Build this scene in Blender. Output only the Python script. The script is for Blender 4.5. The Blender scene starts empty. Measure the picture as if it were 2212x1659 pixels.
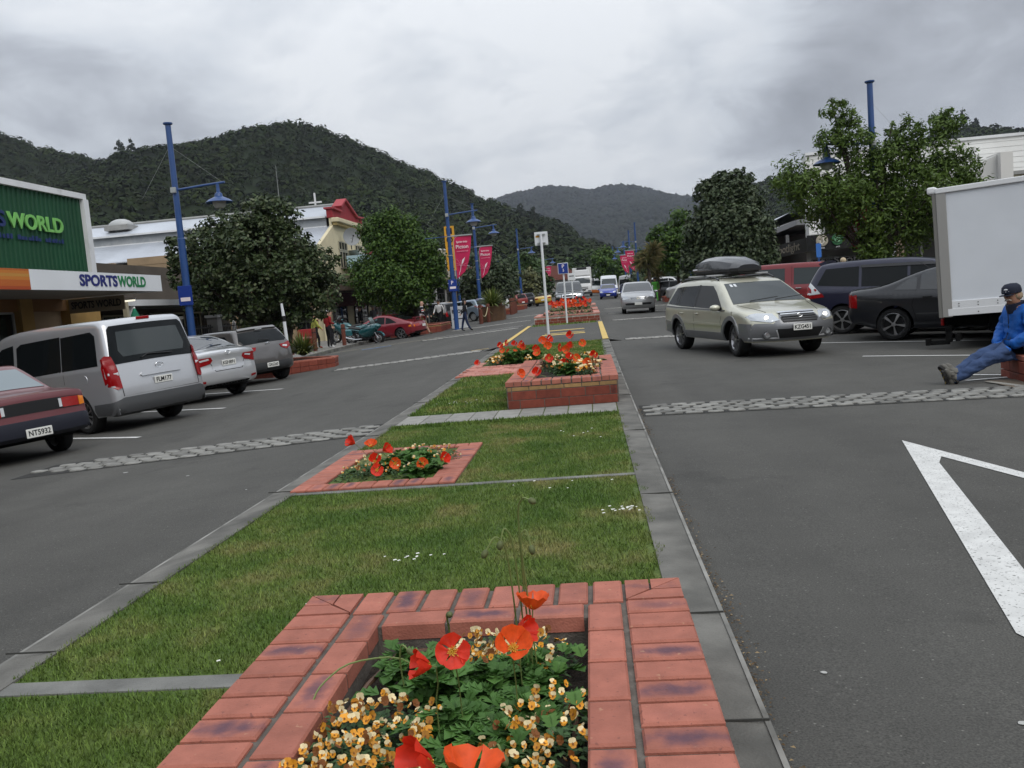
import bpy, bmesh, math, random
import numpy as np
from math import sin, cos, pi, radians, sqrt, atan2
from mathutils import Vector, Matrix, Euler
from mathutils import geometry as mgeo
from mathutils import noise as mnoise
random.seed(7)
rng = np.random.default_rng(7)
SC = bpy.context.scene
COL = SC.collection
# ------------------------------------------------------------------ camera
H = 1.31                                  # eye height above the median
YAW, PITCH, ROLL = 0.0958, 0.0933, 0.0820
def cam_axes():
 f = Vector((-sin(YAW)*cos(PITCH), cos(YAW)*cos(PITCH), -sin(PITCH)))
 r0 = Vector((cos(YAW), sin(YAW), 0)); u0 = r0.cross(f)
 return r0*cos(ROLL) - u0*sin(ROLL), u0*cos(ROLL) + r0*sin(ROLL), f
_r, _u, _f = cam_axes()
cd = bpy.data.cameras.new('camera'); cam = bpy.data.objects.new('camera', cd); COL.objects.link(cam)
cam.matrix_world = Matrix(((_r.x, _u.x, -_f.x, 0), (_r.y, _u.y, -_f.y, 0), (_r.z, _u.z, -_f.z, H), (0, 0, 0, 1)))
cd.sensor_width = 36; cd.lens = 36*1875/2212; cd.clip_start = .05; cd.clip_end = 9000
SC.camera = cam
# ------------------------------------------------------------------ sky: overcast, cloud layer over a Nishita sky
SUN_EL, SUN_AZ = radians(46), radians(145)
w = bpy.data.worlds.new('World'); SC.world = w; w.use_nodes = True
nt = w.node_tree; N = nt.nodes; L = nt.links; N.clear()
def nd(t, **k):
 n = N.new(t)
 for a, b in k.items(): setattr(n, a, b)
 return n
sky = nd('ShaderNodeTexSky', sky_type='NISHITA', sun_disc=False)
sky.sun_elevation = SUN_EL; sky.sun_rotation = SUN_AZ
tc = nd('ShaderNodeTexCoord'); sp = nd('ShaderNodeSeparateXYZ'); L.new(tc.outputs['Generated'], sp.inputs[0])
zz = nd('ShaderNodeMath', operation='ADD'); L.new(sp.outputs['Z'], zz.inputs[0]); zz.inputs[1].default_value = .34
zm = nd('ShaderNodeMath', operation='MAXIMUM'); L.new(zz.outputs[0], zm.inputs[0]); zm.inputs[1].default_value = .06
dx = nd('ShaderNodeMath', operation='DIVIDE'); L.new(sp.outputs['X'], dx.inputs[0]); L.new(zm.outputs[0], dx.inputs[1])
dy = nd('ShaderNodeMath', operation='DIVIDE'); L.new(sp.outputs['Y'], dy.inputs[0]); L.new(zm.outputs[0], dy.inputs[1])
cx = nd('ShaderNodeCombineXYZ'); L.new(dx.outputs[0], cx.inputs[0]); L.new(dy.outputs[0], cx.inputs[1])
def skynoise(scale, det, off, rough=.55, dist=0.):
 mp = nd('ShaderNodeMapping'); mp.inputs['Location'].default_value = off; L.new(cx.outputs[0], mp.inputs[0])
 n = nd('ShaderNodeTexNoise'); n.inputs['Scale'].default_value = scale; n.inputs['Detail'].default_value = det
 n.inputs['Roughness'].default_value = rough; n.inputs['Distortion'].default_value = dist
 L.new(mp.outputs[0], n.inputs[0]); return n
n1 = skynoise(1.15, 7, (3.1, 1.4, 0), .50, .25)
n2 = skynoise(3.6, 6, (7.7, 4.2, 2), .58, .4)
mx = nd('ShaderNodeMath', operation='MULTIPLY_ADD'); L.new(n2.outputs[0], mx.inputs[0]); mx.inputs[1].default_value = .30
ns = nd('ShaderNodeMath', operation='MULTIPLY_ADD'); L.new(n1.outputs[0], ns.inputs[0]); ns.inputs[1].default_value = .72; ns.inputs[2].default_value = .15; L.new(ns.outputs[0], mx.inputs[2])
# cloud banks: broad darker and thinner masses of the layer
acc = mx.outputs[0]
for d_, c0, amt in (((.42, .88, .24), .955, -.12), ((-.503, .83, .24), .96, -.03), ((.149, .98, .129), .975, -.05), ((-.144, .968, .215), .975, .10), ((.10, .963, .253), .985, .10), ((-.33, .89, .33), .95, .10), ((-.52, .78, .34), .96, .06), ((.27, .93, .22), .99, .06)):
 dt = nd('ShaderNodeVectorMath', operation='DOT_PRODUCT'); L.new(tc.outputs['Generated'], dt.inputs[0]); dt.inputs[1].default_value = Vector(d_).normalized()
 wob = nd('ShaderNodeMath', operation='MULTIPLY_ADD'); L.new(n2.outputs[0], wob.inputs[0]); wob.inputs[1].default_value = .05; L.new(dt.outputs['Value'], wob.inputs[2])
 mr_ = nd('ShaderNodeMapRange', interpolation_type='SMOOTHSTEP'); L.new(wob.outputs[0], mr_.inputs[0])
 for i_, v_ in enumerate((c0+.02, 1.03, 0, amt)): mr_.inputs[i_+1].default_value = v_
 ad = nd('ShaderNodeMath', operation='ADD'); L.new(acc, ad.inputs[0]); L.new(mr_.outputs[0], ad.inputs[1]); acc = ad.outputs[0]
cr = nd('ShaderNodeValToRGB'); L.new(acc, cr.inputs[0])
e = cr.color_ramp.elements
e[0].position = .46; e[0].color = (.40, .425, .475, 1)
e[1].position = .80; e[1].color = (1.10, 1.14, 1.19, 1)
m_ = e.new(.57); m_.color = (.60, .64, .71, 1)
m_ = e.new(.67); m_.color = (.86, .915, .99, 1)
# overcast luminance: brighter towards the zenith
zc_ = nd('ShaderNodeMath', operation='MAXIMUM'); L.new(sp.outputs['Z'], zc_.inputs[0]); zc_.inputs[1].default_value = 0
gr = nd('ShaderNodeMath', operation='MULTIPLY_ADD'); L.new(zc_.outputs[0], gr.inputs[0]); gr.inputs[1].default_value = .95; gr.inputs[2].default_value = .64
sc_ = nd('ShaderNodeVectorMath', operation='SCALE'); L.new(cr.outputs[0], sc_.inputs[0]); L.new(gr.outputs[0], sc_.inputs['Scale'])
SKYK = nd('ShaderNodeVectorMath', operation='SCALE'); L.new(sc_.outputs[0], SKYK.inputs[0]); SKYK.inputs['Scale'].default_value = 8.9
mixs = nd('ShaderNodeMix', data_type='RGBA'); mixs.inputs[0].default_value = .96
L.new(sky.outputs[0], mixs.inputs[6]); L.new(SKYK.outputs[0], mixs.inputs[7])
bg = nd('ShaderNodeBackground'); bg.inputs[1].default_value = .1; L.new(mixs.outputs[2], bg.inputs[0])
ow = nd('ShaderNodeOutputWorld'); L.new(bg.outputs[0], ow.inputs[0])
sd = bpy.data.lights.new('sun', 'SUN'); sd.energy = 1.5; sd.angle = radians(42); sd.color = (1, .97, .92)
sun = bpy.data.objects.new('sun', sd); COL.objects.link(sun)
_sd = Vector((sin(SUN_AZ)*cos(SUN_EL), cos(SUN_AZ)*cos(SUN_EL), sin(SUN_EL)))
sun.rotation_euler = (-_sd).to_track_quat('-Z', 'Y').to_euler(); sun.location = (0, 0, 60)
VS = SC.view_settings; VS.view_transform = 'Standard'; VS.look = 'None'; VS.gamma = 1; VS.exposure = 0; VS.use_curve_mapping = False
SC.render.engine = 'CYCLES'
SC.cycles.use_denoising = True
SC.cycles.max_bounces = 6; SC.cycles.diffuse_bounces = 3; SC.cycles.glossy_bounces = 3; SC.cycles.transmission_bounces = 4
SC.cycles.volume_bounces = 0; SC.cycles.transparent_max_bounces = 6
SC.cycles.caustics_reflective = False; SC.cycles.caustics_refractive = False
# ------------------------------------------------------------------ materials
MATS = {}
def M(name, col=(.5, .5, .5), rough=.7, spec=.4, metal=0., var=.0, vs=3., vd=4, bump=0., bs=60., coat=0., island=None,
  objvar=0., stain=None, emit=None, trans=0., flake=0.):
 """procedural principled material: var = brightness variation by noise, bump = fine relief, stain = (colour, scale, lo, hi)"""
 if name in MATS: return MATS[name]
 m = bpy.data.materials.new(name); m.use_nodes = True; t = m.node_tree; n = t.nodes; l = t.links
 b = n['Principled BSDF']
 b.inputs['Base Color'].default_value = (*col, 1); b.inputs['Roughness'].default_value = rough
 b.inputs['Specular IOR Level'].default_value = spec; b.inputs['Metallic'].default_value = metal
 if coat: b.inputs['Coat Weight'].default_value = coat; b.inputs['Coat Roughness'].default_value = .04
 cur = None
 geo = n.new('ShaderNodeNewGeometry')
 def noise(sc, det, vec=None):
  q = n.new('ShaderNodeTexNoise'); q.inputs['Scale'].default_value = sc; q.inputs['Detail'].default_value = det
  l.new(vec or geo.outputs['Position'], q.inputs[0]); return q
 def rng_(sock, a, b_, c, d):
  r = n.new('ShaderNodeMapRange'); l.new(sock, r.inputs[0])
  for i, v in enumerate((a, b_, c, d)): r.inputs[i+1].default_value = v
  return r.outputs[0]
 def scale(sock_col, sock_f):
  v = n.new('ShaderNodeVectorMath'); v.operation = 'SCALE'
  if sock_col is None: v.inputs[0].default_value = col
  else: l.new(sock_col, v.inputs[0])
  l.new(sock_f, v.inputs['Scale']); return v.outputs[0]
 if island:
  r = n.new('ShaderNodeValToRGB'); l.new(geo.outputs['Random Per Island'], r.inputs[0])
  es = r.color_ramp.elements
  for i, c in enumerate(island):
   p = i/(len(island)-1)
   if i == 0: es[0].color = (*c, 1)
   elif i == len(island)-1: es[-1].color = (*c, 1)
   else: x = es.new(p); x.color = (*c, 1)
  cur = r.outputs[0]
 if objvar:
  oi = n.new('ShaderNodeObjectInfo'); cur = scale(cur, rng_(oi.outputs['Random'], 0, 1, 1-objvar, 1+objvar))
 if var:
  cur = scale(cur, rng_(noise(vs, vd).outputs[0], .3, .7, 1-var, 1+var))
 if stain:
  sc_, ssc, lo, hi = stain
  mix = n.new('ShaderNodeMix'); mix.data_type = 'RGBA'
  l.new(rng_(noise(ssc, 5).outputs[0], lo, hi, 0, 1), mix.inputs[0])
  if cur is None: mix.inputs[6].default_value = (*col, 1)
  else: l.new(cur, mix.inputs[6])
  mix.inputs[7].default_value = (*sc_, 1); cur = mix.outputs[2]
 if cur is not None: l.new(cur, b.inputs['Base Color'])
 if bump:
  bp = n.new('ShaderNodeBump'); bp.inputs['Strength'].default_value = bump; bp.inputs['Distance'].default_value = .02
  l.new(noise(bs, 3).outputs[0], bp.inputs['Height']); l.new(bp.outputs[0], b.inputs['Normal'])
 if emit: b.inputs['Emission Color'].default_value = (*emit[0], 1); b.inputs['Emission Strength'].default_value = emit[1]
 if trans:
  tr = n.new('ShaderNodeBsdfTranslucent'); mxs = n.new('ShaderNodeMixShader'); mxs.inputs[0].default_value = trans
  if cur is not None: l.new(cur, tr.inputs[0])
  else: tr.inputs[0].default_value = (*col, 1)
  l.new(b.outputs[0], mxs.inputs[1]); l.new(tr.outputs[0], mxs.inputs[2]); l.new(mxs.outputs[0], n['Material Output'].inputs[0])
 MATS[name] = m
 return m
# ------------------------------------------------------------------ object helpers
def link(o, parent=None):
 COL.objects.link(o)
 if parent is not None: o.parent = parent
 return o
def tag(o, label=None, cat=None, group=None, kind=None):
 if label: o['label'] = label
 if cat: o['category'] = cat
 if group: o['group'] = group
 if kind: o['kind'] = kind
 return o
def thing(name, label, cat, loc=(0, 0, 0), rz=0., group=None):
 o = bpy.data.objects.new(name, None); COL.objects.link(o); o.empty_display_size = .2
 o.location = loc; o.rotation_euler = (0, 0, rz)
 return tag(o, label, cat, group)
def copy_tree(o, parent=None):
 c = o.copy(); COL.objects.link(c); c.parent = parent
 for ch in list(o.children): copy_tree(ch, c)
 return c
def set_smooth(me, ang=40):
 me.shade_smooth()
 try: me.set_sharp_from_angle(angle=radians(ang))
 except Exception: pass
class MB:
 def __init__(s): s.v = []; s.f = []; s.m = []
 def add(s, vs, fs, m=0):
  o = len(s.v); s.v.extend([tuple(p) for p in vs])
  for f in fs: s.f.append(tuple(i+o for i in f)); s.m.append(m)
  return s
 def quad(s, a, b, c, d, m=0): return s.add([a, b, c, d], [(0, 1, 2, 3)], m)
 def box(s, c, d, rz=0., m=0, rot=None, taper=1.):
  x, y, z = d[0]/2, d[1]/2, d[2]/2
  P = [(-x, -y, -z), (x, -y, -z), (x, y, -z), (-x, y, -z), (-x*taper, -y*taper, z), (x*taper, -y*taper, z), (x*taper, y*taper, z), (-x*taper, y*taper, z)]
  R = rot.to_matrix() if rot is not None else Matrix.Rotation(rz, 3, 'Z')
  P = [R @ Vector(p) + Vector(c) for p in P]
  return s.add(P, [(3, 2, 1, 0), (4, 5, 6, 7), (0, 1, 5, 4), (1, 2, 6, 5), (2, 3, 7, 6), (3, 0, 4, 7)], m)
 def bx(s, x0, x1, y0, y1, z0, z1, m=0): return s.box(((x0+x1)/2, (y0+y1)/2, (z0+z1)/2), (x1-x0, y1-y0, z1-z0), m=m)
 def prism(s, poly, a, b, axis='z', m=0):
  """polygon (2D, ccw) extruded along an axis"""
  def P(p, h):
   if axis == 'z': return (p[0], p[1], h)
   if axis == 'y': return (p[0], h, p[1])
   return (h, p[0], p[1])
  n = len(poly); vs = [P(p, a) for p in poly]+[P(p, b) for p in poly]
  fs = [tuple(range(n))[::-1], tuple(range(n, 2*n))]+[(i, (i+1) % n, n+(i+1) % n, n+i) for i in range(n)]
  return s.add(vs, fs, m)
 def tube(s, pts, r, n=8, m=0, caps=True):
  pts = [Vector(p) for p in pts]; k = len(pts)
  rr = list(r) if hasattr(r, '__len__') else [r]*k
  o = len(s.v); up = None
  for i, p in enumerate(pts):
   t = (pts[min(i+1, k-1)]-pts[max(i-1, 0)]).normalized()
   a = t.orthogonal().normalized() if up is None else (up-t*up.dot(t)).normalized()
   up = a; b = t.cross(a)
   for j in range(n):
    th = 2*pi*j/n; s.v.append(tuple(p+(a*cos(th)+b*sin(th))*rr[i]))
  for i in range(k-1):
   for j in range(n):
    q = (j+1) % n; s.f.append((o+i*n+j, o+i*n+q, o+(i+1)*n+q, o+(i+1)*n+j)); s.m.append(m)
  if caps:
   s.f.append(tuple(o+j for j in range(n))[::-1]); s.m.append(m)
   s.f.append(tuple(o+(k-1)*n+j for j in range(n))); s.m.append(m)
  return s
 def cyl(s, p0, p1, r0, r1=None, n=12, m=0): return s.tube([p0, p1], [r0, r0 if r1 is None else r1], n, m)
 def lathe(s, prof, n=16, c=(0, 0, 0), m=0, axis='z', ang=2*pi):
  o = len(s.v); k = len(prof); full = abs(ang-2*pi) < 1e-6; nn = n if full else n+1
  for r, z in prof:
   for j in range(nn):
    th = ang*j/n; a, b = r*cos(th), r*sin(th)
    p = (a, b, z) if axis == 'z' else ((a, z, b) if axis == 'y' else (z, a, b))
    s.v.append((p[0]+c[0], p[1]+c[1], p[2]+c[2]))
  for i in range(k-1):
   for j in range(n):
    q = (j+1) % nn; s.f.append((o+i*nn+j, o+i*nn+q, o+(i+1)*nn+q, o+(i+1)*nn+j)); s.m.append(m)
  return s
 def ell(s, c, r, nu=10, nv=6, m=0):
  prof = [(max(1e-4, sin(pi*i/nv)), -cos(pi*i/nv)) for i in range(nv+1)]
  o = len(s.v); s.lathe(prof, nu, m=m)
  for i in range(o, len(s.v)):
   p = s.v[i]; s.v[i] = (p[0]*r[0]+c[0], p[1]*r[1]+c[1], p[2]*r[2]+c[2])
  return s
 def xf(s, mat, start=0):
  for i in range(start, len(s.v)): s.v[i] = tuple(mat @ Vector(s.v[i]))
  return s
 def build(s, name, mats, parent=None, smooth=False, bevel=0., ang=40):
  me = bpy.data.meshes.new(name); me.from_pydata(s.v, [], s.f)
  mats = mats if isinstance(mats, (list, tuple)) else [mats]
  for x in mats: me.materials.append(x)
  if len(mats) > 1: me.polygons.foreach_set('material_index', s.m)
  me.validate()
  if smooth: set_smooth(me, ang)
  o = link(bpy.data.objects.new(name, me), parent)
  if bevel:
   bm_ = o.modifiers.new('Bevel', 'BEVEL'); bm_.width = bevel; bm_.segments = 2; bm_.limit_method = 'ANGLE'; bm_.angle_limit = radians(40)
  return o
def np_mesh(name, V, F, mat, parent=None, smooth=False, mi=None):
 """fast mesh from numpy: V (n,3), F (m,k) with constant k"""
 me = bpy.data.meshes.new(name); V = np.asarray(V, np.float32); F = np.asarray(F, np.int32); k = F.shape[1]
 me.vertices.add(len(V)); me.vertices.foreach_set('co', V.ravel())
 me.loops.add(F.size); me.loops.foreach_set('vertex_index', F.ravel())
 me.polygons.add(len(F)); me.polygons.foreach_set('loop_start', np.arange(0, F.size, k, dtype=np.int32))
 for x in (mat if isinstance(mat, (list, tuple)) else [mat]): me.materials.append(x)
 if mi is not None: me.polygons.foreach_set('material_index', np.asarray(mi, np.int32))
 me.update(calc_edges=True)
 if smooth: me.shade_smooth()
 return link(bpy.data.objects.new(name, me), parent)
_fonts = {}
def text_mesh(txt, size, depth=.004, bold=0., shear=0., space=1.):
 key = (txt, size, depth, bold, shear, space)
 if key in _fonts: return _fonts[key]
 c = bpy.data.curves.new('lettering', 'FONT'); c.body = txt; c.size = size; c.extrude = depth; c.offset = bold; c.shear = shear
 c.space_character = space; c.align_x = 'CENTER'; c.align_y = 'CENTER'; c.resolution_u = 3
 o = bpy.data.objects.new('lettering', c); COL.objects.link(o)
 me = bpy.data.meshes.new_from_object(o.evaluated_get(bpy.context.evaluated_depsgraph_get()))
 bpy.data.objects.remove(o); bpy.data.curves.remove(c); me.name = 'lettering'
 _fonts[key] = me
 return me
def lettering(txt, size, mat, loc, rot, parent, depth=.004, bold=0., shear=0., space=1., width=None):
 me = text_mesh(txt, size, depth, bold, shear, space)
 me = me.copy(); me.materials.clear(); me.materials.append(mat)
 o = link(bpy.data.objects.new('lettering', me), parent); o.location = loc; o.rotation_euler = rot
 if width:
  xs = [v.co.x for v in me.vertices]; k = width/(max(xs)-min(xs)); o.scale = (k, 1, 1)
 return o
# ------------------------------------------------------------------ lie of the land
XL, XR = -2.58, .45          # median edges
KL, KR = -11.4, 9.4          # outer kerbs of the car parks
def rise(y):
 t = y-12
 if t < -4: return 0.
 if t < 4: return .0125*(t+4)**2/16
 return .0125*t if t < 420 else .0125*420
def zx(x):
 if XL <= x <= XR: return 0.
 if x < XL: return -.06-.055*(XL-max(x, KL))+(.13 if x < KL-.001 else 0)
 return -.06-.018*(min(x, KR)-XR)+(.13 if x > KR+.001 else 0)
def zg(x, y): return zx(x)+rise(y)
def on(x, y, dz=0.): return (x, y, zg(x, y)+dz)
# ================================================================== ground, road, median
def asphalt_mat():
 m = bpy.data.materials.new('asphalt'); m.use_nodes = True; t = m.node_tree; n = t.nodes; l = t.links; b = n['Principled BSDF']
 geo = n.new('ShaderNodeNewGeometry')
 def no(s, d, r=.5):
  q = n.new('ShaderNodeTexNoise'); q.inputs['Scale'].default_value = s; q.inputs['Detail'].default_value = d; q.inputs['Roughness'].default_value = r
  l.new(geo.outputs['Position'], q.inputs[0]); return q.outputs[0]
 def mr(s, a, b_, c, d):
  r = n.new('ShaderNodeMapRange'); l.new(s, r.inputs[0])
  for i, v in enumerate((a, b_, c, d)): r.inputs[i+1].default_value = v
  return r.outputs[0]
 def mul(a, b_):
  q = n.new('ShaderNodeMath'); q.operation = 'MULTIPLY'; l.new(a, q.inputs[0]); l.new(b_, q.inputs[1]); return q.outputs[0]
 big = mr(no(.35, 4), .3, .7, .88, 1.12); mid = mr(no(2.2, 5, .65), .3, .7, .9, 1.1); fine = mr(no(130, 2, .7), .3, .7, .55, 1.45)
 stone = n.new('ShaderNodeTexVoronoi'); stone.inputs['Scale'].default_value = 42; l.new(geo.outputs['Position'], stone.inputs[0])
 sp_ = mr(stone.outputs['Distance'], .10, .24, 2.6, 1.0)
 rare = mr(no(26, 1), .56, .64, 0, 1)
 mixn = n.new('ShaderNodeMix'); l.new(rare, mixn.inputs[0]); mixn.inputs[2].default_value = 1; l.new(sp_, mixn.inputs[3])
 mp = n.new('ShaderNodeMapping'); mp.inputs['Scale'].default_value = (1.1, .06, 1); l.new(geo.outputs['Position'], mp.inputs[0]); trk = n.new('ShaderNodeTexNoise'); trk.inputs['Scale'].default_value = 1.; trk.inputs['Detail'].default_value = 3; l.new(mp.outputs[0], trk.inputs[0])
 patch = mr(no(.9, 6, .62), .60, .66, 1., .80)
 f = mul(mul(mul(mul(mul(big, mid), fine), mixn.outputs[0]), mr(trk.outputs[0], .35, .65, .90, 1.10)), patch)
 v = n.new('ShaderNodeVectorMath'); v.operation = 'SCALE'; v.inputs[0].default_value = (.072, .070, .063); l.new(f, v.inputs['Scale'])
 l.new(v.outputs[0], b.inputs['Base Color']); b.inputs['Roughness'].default_value = .82; b.inputs['Specular IOR Level'].default_value = .35
 bp = n.new('ShaderNodeBump'); bp.inputs['Strength'].default_value = .5; bp.inputs['Distance'].default_value = .006; l.new(no(160, 2), bp.inputs['Height']); l.new(bp.outputs[0], b.inputs['Normal'])
 return m
ASPH = asphalt_mat()
CONC = M('kerb concrete', (.155, .15, .135), .9, var=.32, vs=3.5, vd=7, bump=.3, bs=90, stain=((.075, .074, .067), 2.3, .45, .72))
CONC_D = M('old concrete', (.17, .17, .158), .9, var=.3, vs=5, vd=6, bump=.3, bs=90)
PAVE = M('footpath concrete', (.22, .21, .195), .9, var=.18, vs=2, vd=6, bump=.2, bs=60)
WLINE = M('worn white road paint', (.62, .62, .60), .7, var=.12, vs=9, stain=((.20, .20, .19), 70, .60, .66), bump=.2, bs=120)
YLINE = M('worn yellow road paint', (.62, .44, .13), .7, var=.12, vs=9, stain=((.2, .17, .1), 20, .6, .7))
BLUEP = M('faded blue road paint', (.10, .22, .42), .7, stain=((.11, .11, .11), 9, .45, .6))
def strip(name, x0, x1, y0, y1, mat, dz=0., nx=1, step=2., kind='structure', parent=None, zf=None):
 nyn = max(1, int((y1-y0)/step)); V = []; F = []
 for i in range(nyn+1):
  y = y0+(y1-y0)*i/nyn
  for j in range(nx+1):
   x = x0+(x1-x0)*j/nx; V.append((x, y, (zf(x, y) if zf else zg(x, y))+dz))
 for i in range(nyn):
  for j in range(nx):
   a = i*(nx+1)+j; F.append((a, a+1, a+nx+2, a+nx+1))
 o = np_mesh(name, V, F, mat, parent)
 if kind: o['kind'] = kind
 return o
# open ground to the horizon, lying under everything else
GRD = M('distant ground', (.06, .075, .035), .95, var=.3, vs=.05)
V = []; F = []; ys = [-200, -60, -20, 0, 10, 20, 40, 80, 150, 250, 430, 1200, 4000]; xs = [-3000, -400, -60, -20, 0, 20, 60, 400, 3000]
for y in ys:
 for x in xs: V.append((x, y, rise(y)-1.1))
nx_ = len(xs)
for i in range(len(ys)-1):
 for j in range(nx_-1): F.append((i*nx_+j, i*nx_+j+1, (i+1)*nx_+j+1, (i+1)*nx_+j))
np_mesh('ground', V, F, GRD)['kind'] = 'structure'
strip('road', KL, XL, -20, 230, ASPH, nx=6, zf=lambda x, y: rise(y)-.06-.055*(XL-x))
strip('road', XR, KR, -20, 230, ASPH, nx=6, zf=lambda x, y: rise(y)-.06-.018*(x-XR))
EDGE = lambda x, y: rise(y)
def zgap(x, y):      # asphalt across the gaps of the median, level with its top
 return rise(y)+.001
strip('road', XL, XR, 23.2, 34.3, ASPH, zf=zgap, nx=4)
strip('road', XL, XR, 63, 230, ASPH, zf=lambda x, y: rise(y)-.03, nx=4)
# ramps where the gap meets the lower lanes
for x0, x1 in ((XL-.35, XL), (XR, XR+.35)):
 strip('road', x0, x1, 23.2, 34.3, ASPH, nx=1, zf=lambda x, y: (rise(y)+.001) if XL-.01 <= x <= XR+.01 else zg(x, y)+.004)
# footpaths behind the outer kerbs
strip('pavement', -15.2, KL-.15, -20, 230, PAVE, nx=2, zf=lambda x, y: zg(KL-1, y))
strip('pavement', KR+.15, 14.5, -20, 230, PAVE, nx=2, zf=lambda x, y: zg(KR+1, y))
def kerb(name, x0, x1, y0, y1, ztop, zbot, mat=CONC, step=2.):
 mb = MB(); n = max(1, int((y1-y0)/step))
 for i in range(n):
  a = y0+(y1-y0)*i/n; b = y0+(y1-y0)*(i+1)/n
  vs = [(x0, a, zbot(x0, a)), (x0, a, ztop(x0, a)), (x1, a, ztop(x1, a)), (x1, a, zbot(x1, a)), (x0, b, zbot(x0, b)), (x0, b, ztop(x0, b)), (x1, b, ztop(x1, b)), (x1, b, zbot(x1, b))]
  fs = [(0, 4, 5, 1), (1, 5, 6, 2), (2, 6, 7, 3)]
  if i == 0: fs.append((0, 1, 2, 3))
  if i == n-1: fs.append((7, 6, 5, 4))
  mb.add(vs, fs)
 return tag(mb.build(name, mat), kind='structure')
kerb('kerb', KL-.15, KL, -20, 230, lambda x, y: zg(KL-1, y)+.004, lambda x, y: zg(KL, y)-.05)
kerb('kerb', KR, KR+.15, -20, 230, lambda x, y: zg(KR+1, y)+.004, lambda x, y: zg(KR, y)-.05)
MEDS = [(-3., 23.2), (34.3, 62.)]
for a, b in MEDS:
 kerb('kerb', .24, XR, a, b, lambda x, y: rise(y)+.006-(.012 if x > .4 else 0), lambda x, y: rise(y)-.2, step=1)
 kerb('kerb', XL, -2.33, a, b, lambda x, y: rise(y)+.006-(.035 if x < -2.5 else 0), lambda x, y: rise(y)-.2, step=1)
KE = M('pale kerb arris', (.26, .255, .235), .9, var=.3, vs=7, stain=((.13, .127, .115), 3.5, .42, .6)); KJ = M('kerb joint', (.05, .05, .045), .95)
for a, b in MEDS:
 for x0, x1, dz in ((.432, .449, .0005), (-2.575, -2.53, -.026)): strip('kerb', x0, x1, a, b, KE, step=1, zf=lambda x, y, dz=dz: rise(y)+dz)
mb = MB()
for y in (2.55, 3.45, 5.6, 8.3, 11.2, 14.1, 17.3, 20.2):
 mb.bx(.245, .447, y, y+.005, rise(y), rise(y)+.0075); mb.bx(-2.57, -2.335, y+.8, y+.805, rise(y+.8), rise(y+.8)+.007)
tag(mb.build('kerb_joints', KJ), kind='structure')
# ---- lawn
def lawn_mat(blade=False):
 m = bpy.data.materials.new('grass blades' if blade else 'lawn soil and thatch'); m.use_nodes = True; t = m.node_tree; n = t.nodes; l = t.links; b = n['Principled BSDF']
 geo = n.new('ShaderNodeNewGeometry')
 def no(s, d, r=.55):
  q = n.new('ShaderNodeTexNoise'); q.inputs['Scale'].default_value = s; q.inputs['Detail'].default_value = d; q.inputs['Roughness'].default_value = r
  l.new(geo.outputs['Position'], q.inputs[0]); return q.outputs[0]
 r = n.new('ShaderNodeValToRGB'); l.new(no(1.5, 4, .6), r.inputs[0]); es = r.color_ramp.elements
 k = 1.12 if blade else .78
 es[0].position = .38; es[0].color = (.068*k, .122*k, .022*k, 1); es[1].position = .78; es[1].color = (.27*k, .205*k, .095*k, 1)
 q = es.new(.52); q.color = (.108*k, .158*k, .034*k, 1)
 q = es.new(.64); q.color = (.175*k, .18*k, .06*k, 1)
 mr = n.new('ShaderNodeMapRange'); l.new(geo.outputs['Random Per Island'] if blade else no(70, 3), mr.inputs[0])
 for i, v in enumerate((0, 1, .55, 1.5) if blade else (.3, .7, .6, 1.4)): mr.inputs[i+1].default_value = v
 v = n.new('ShaderNodeVectorMath'); v.operation = 'SCALE'; l.new(r.outputs[0], v.inputs[0]); l.new(mr.outputs[0], v.inputs['Scale'])
 l.new(v.outputs[0], b.inputs['Base Color']); b.inputs['Roughness'].default_value = .75; b.inputs['Specular IOR Level'].default_value = .2
 return m
LAWN = lawn_mat(); BLADE = lawn_mat(True)
strip('lawn', -2.33, .24, -3, 23.2, LAWN, dz=.0, nx=2, step=1, zf=lambda x, y: rise(y)-.004)
strip('lawn', -2.33, .24, 34.3, 62, LAWN, dz=.0, nx=2, step=2, zf=lambda x, y: rise(y)-.004)
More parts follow.
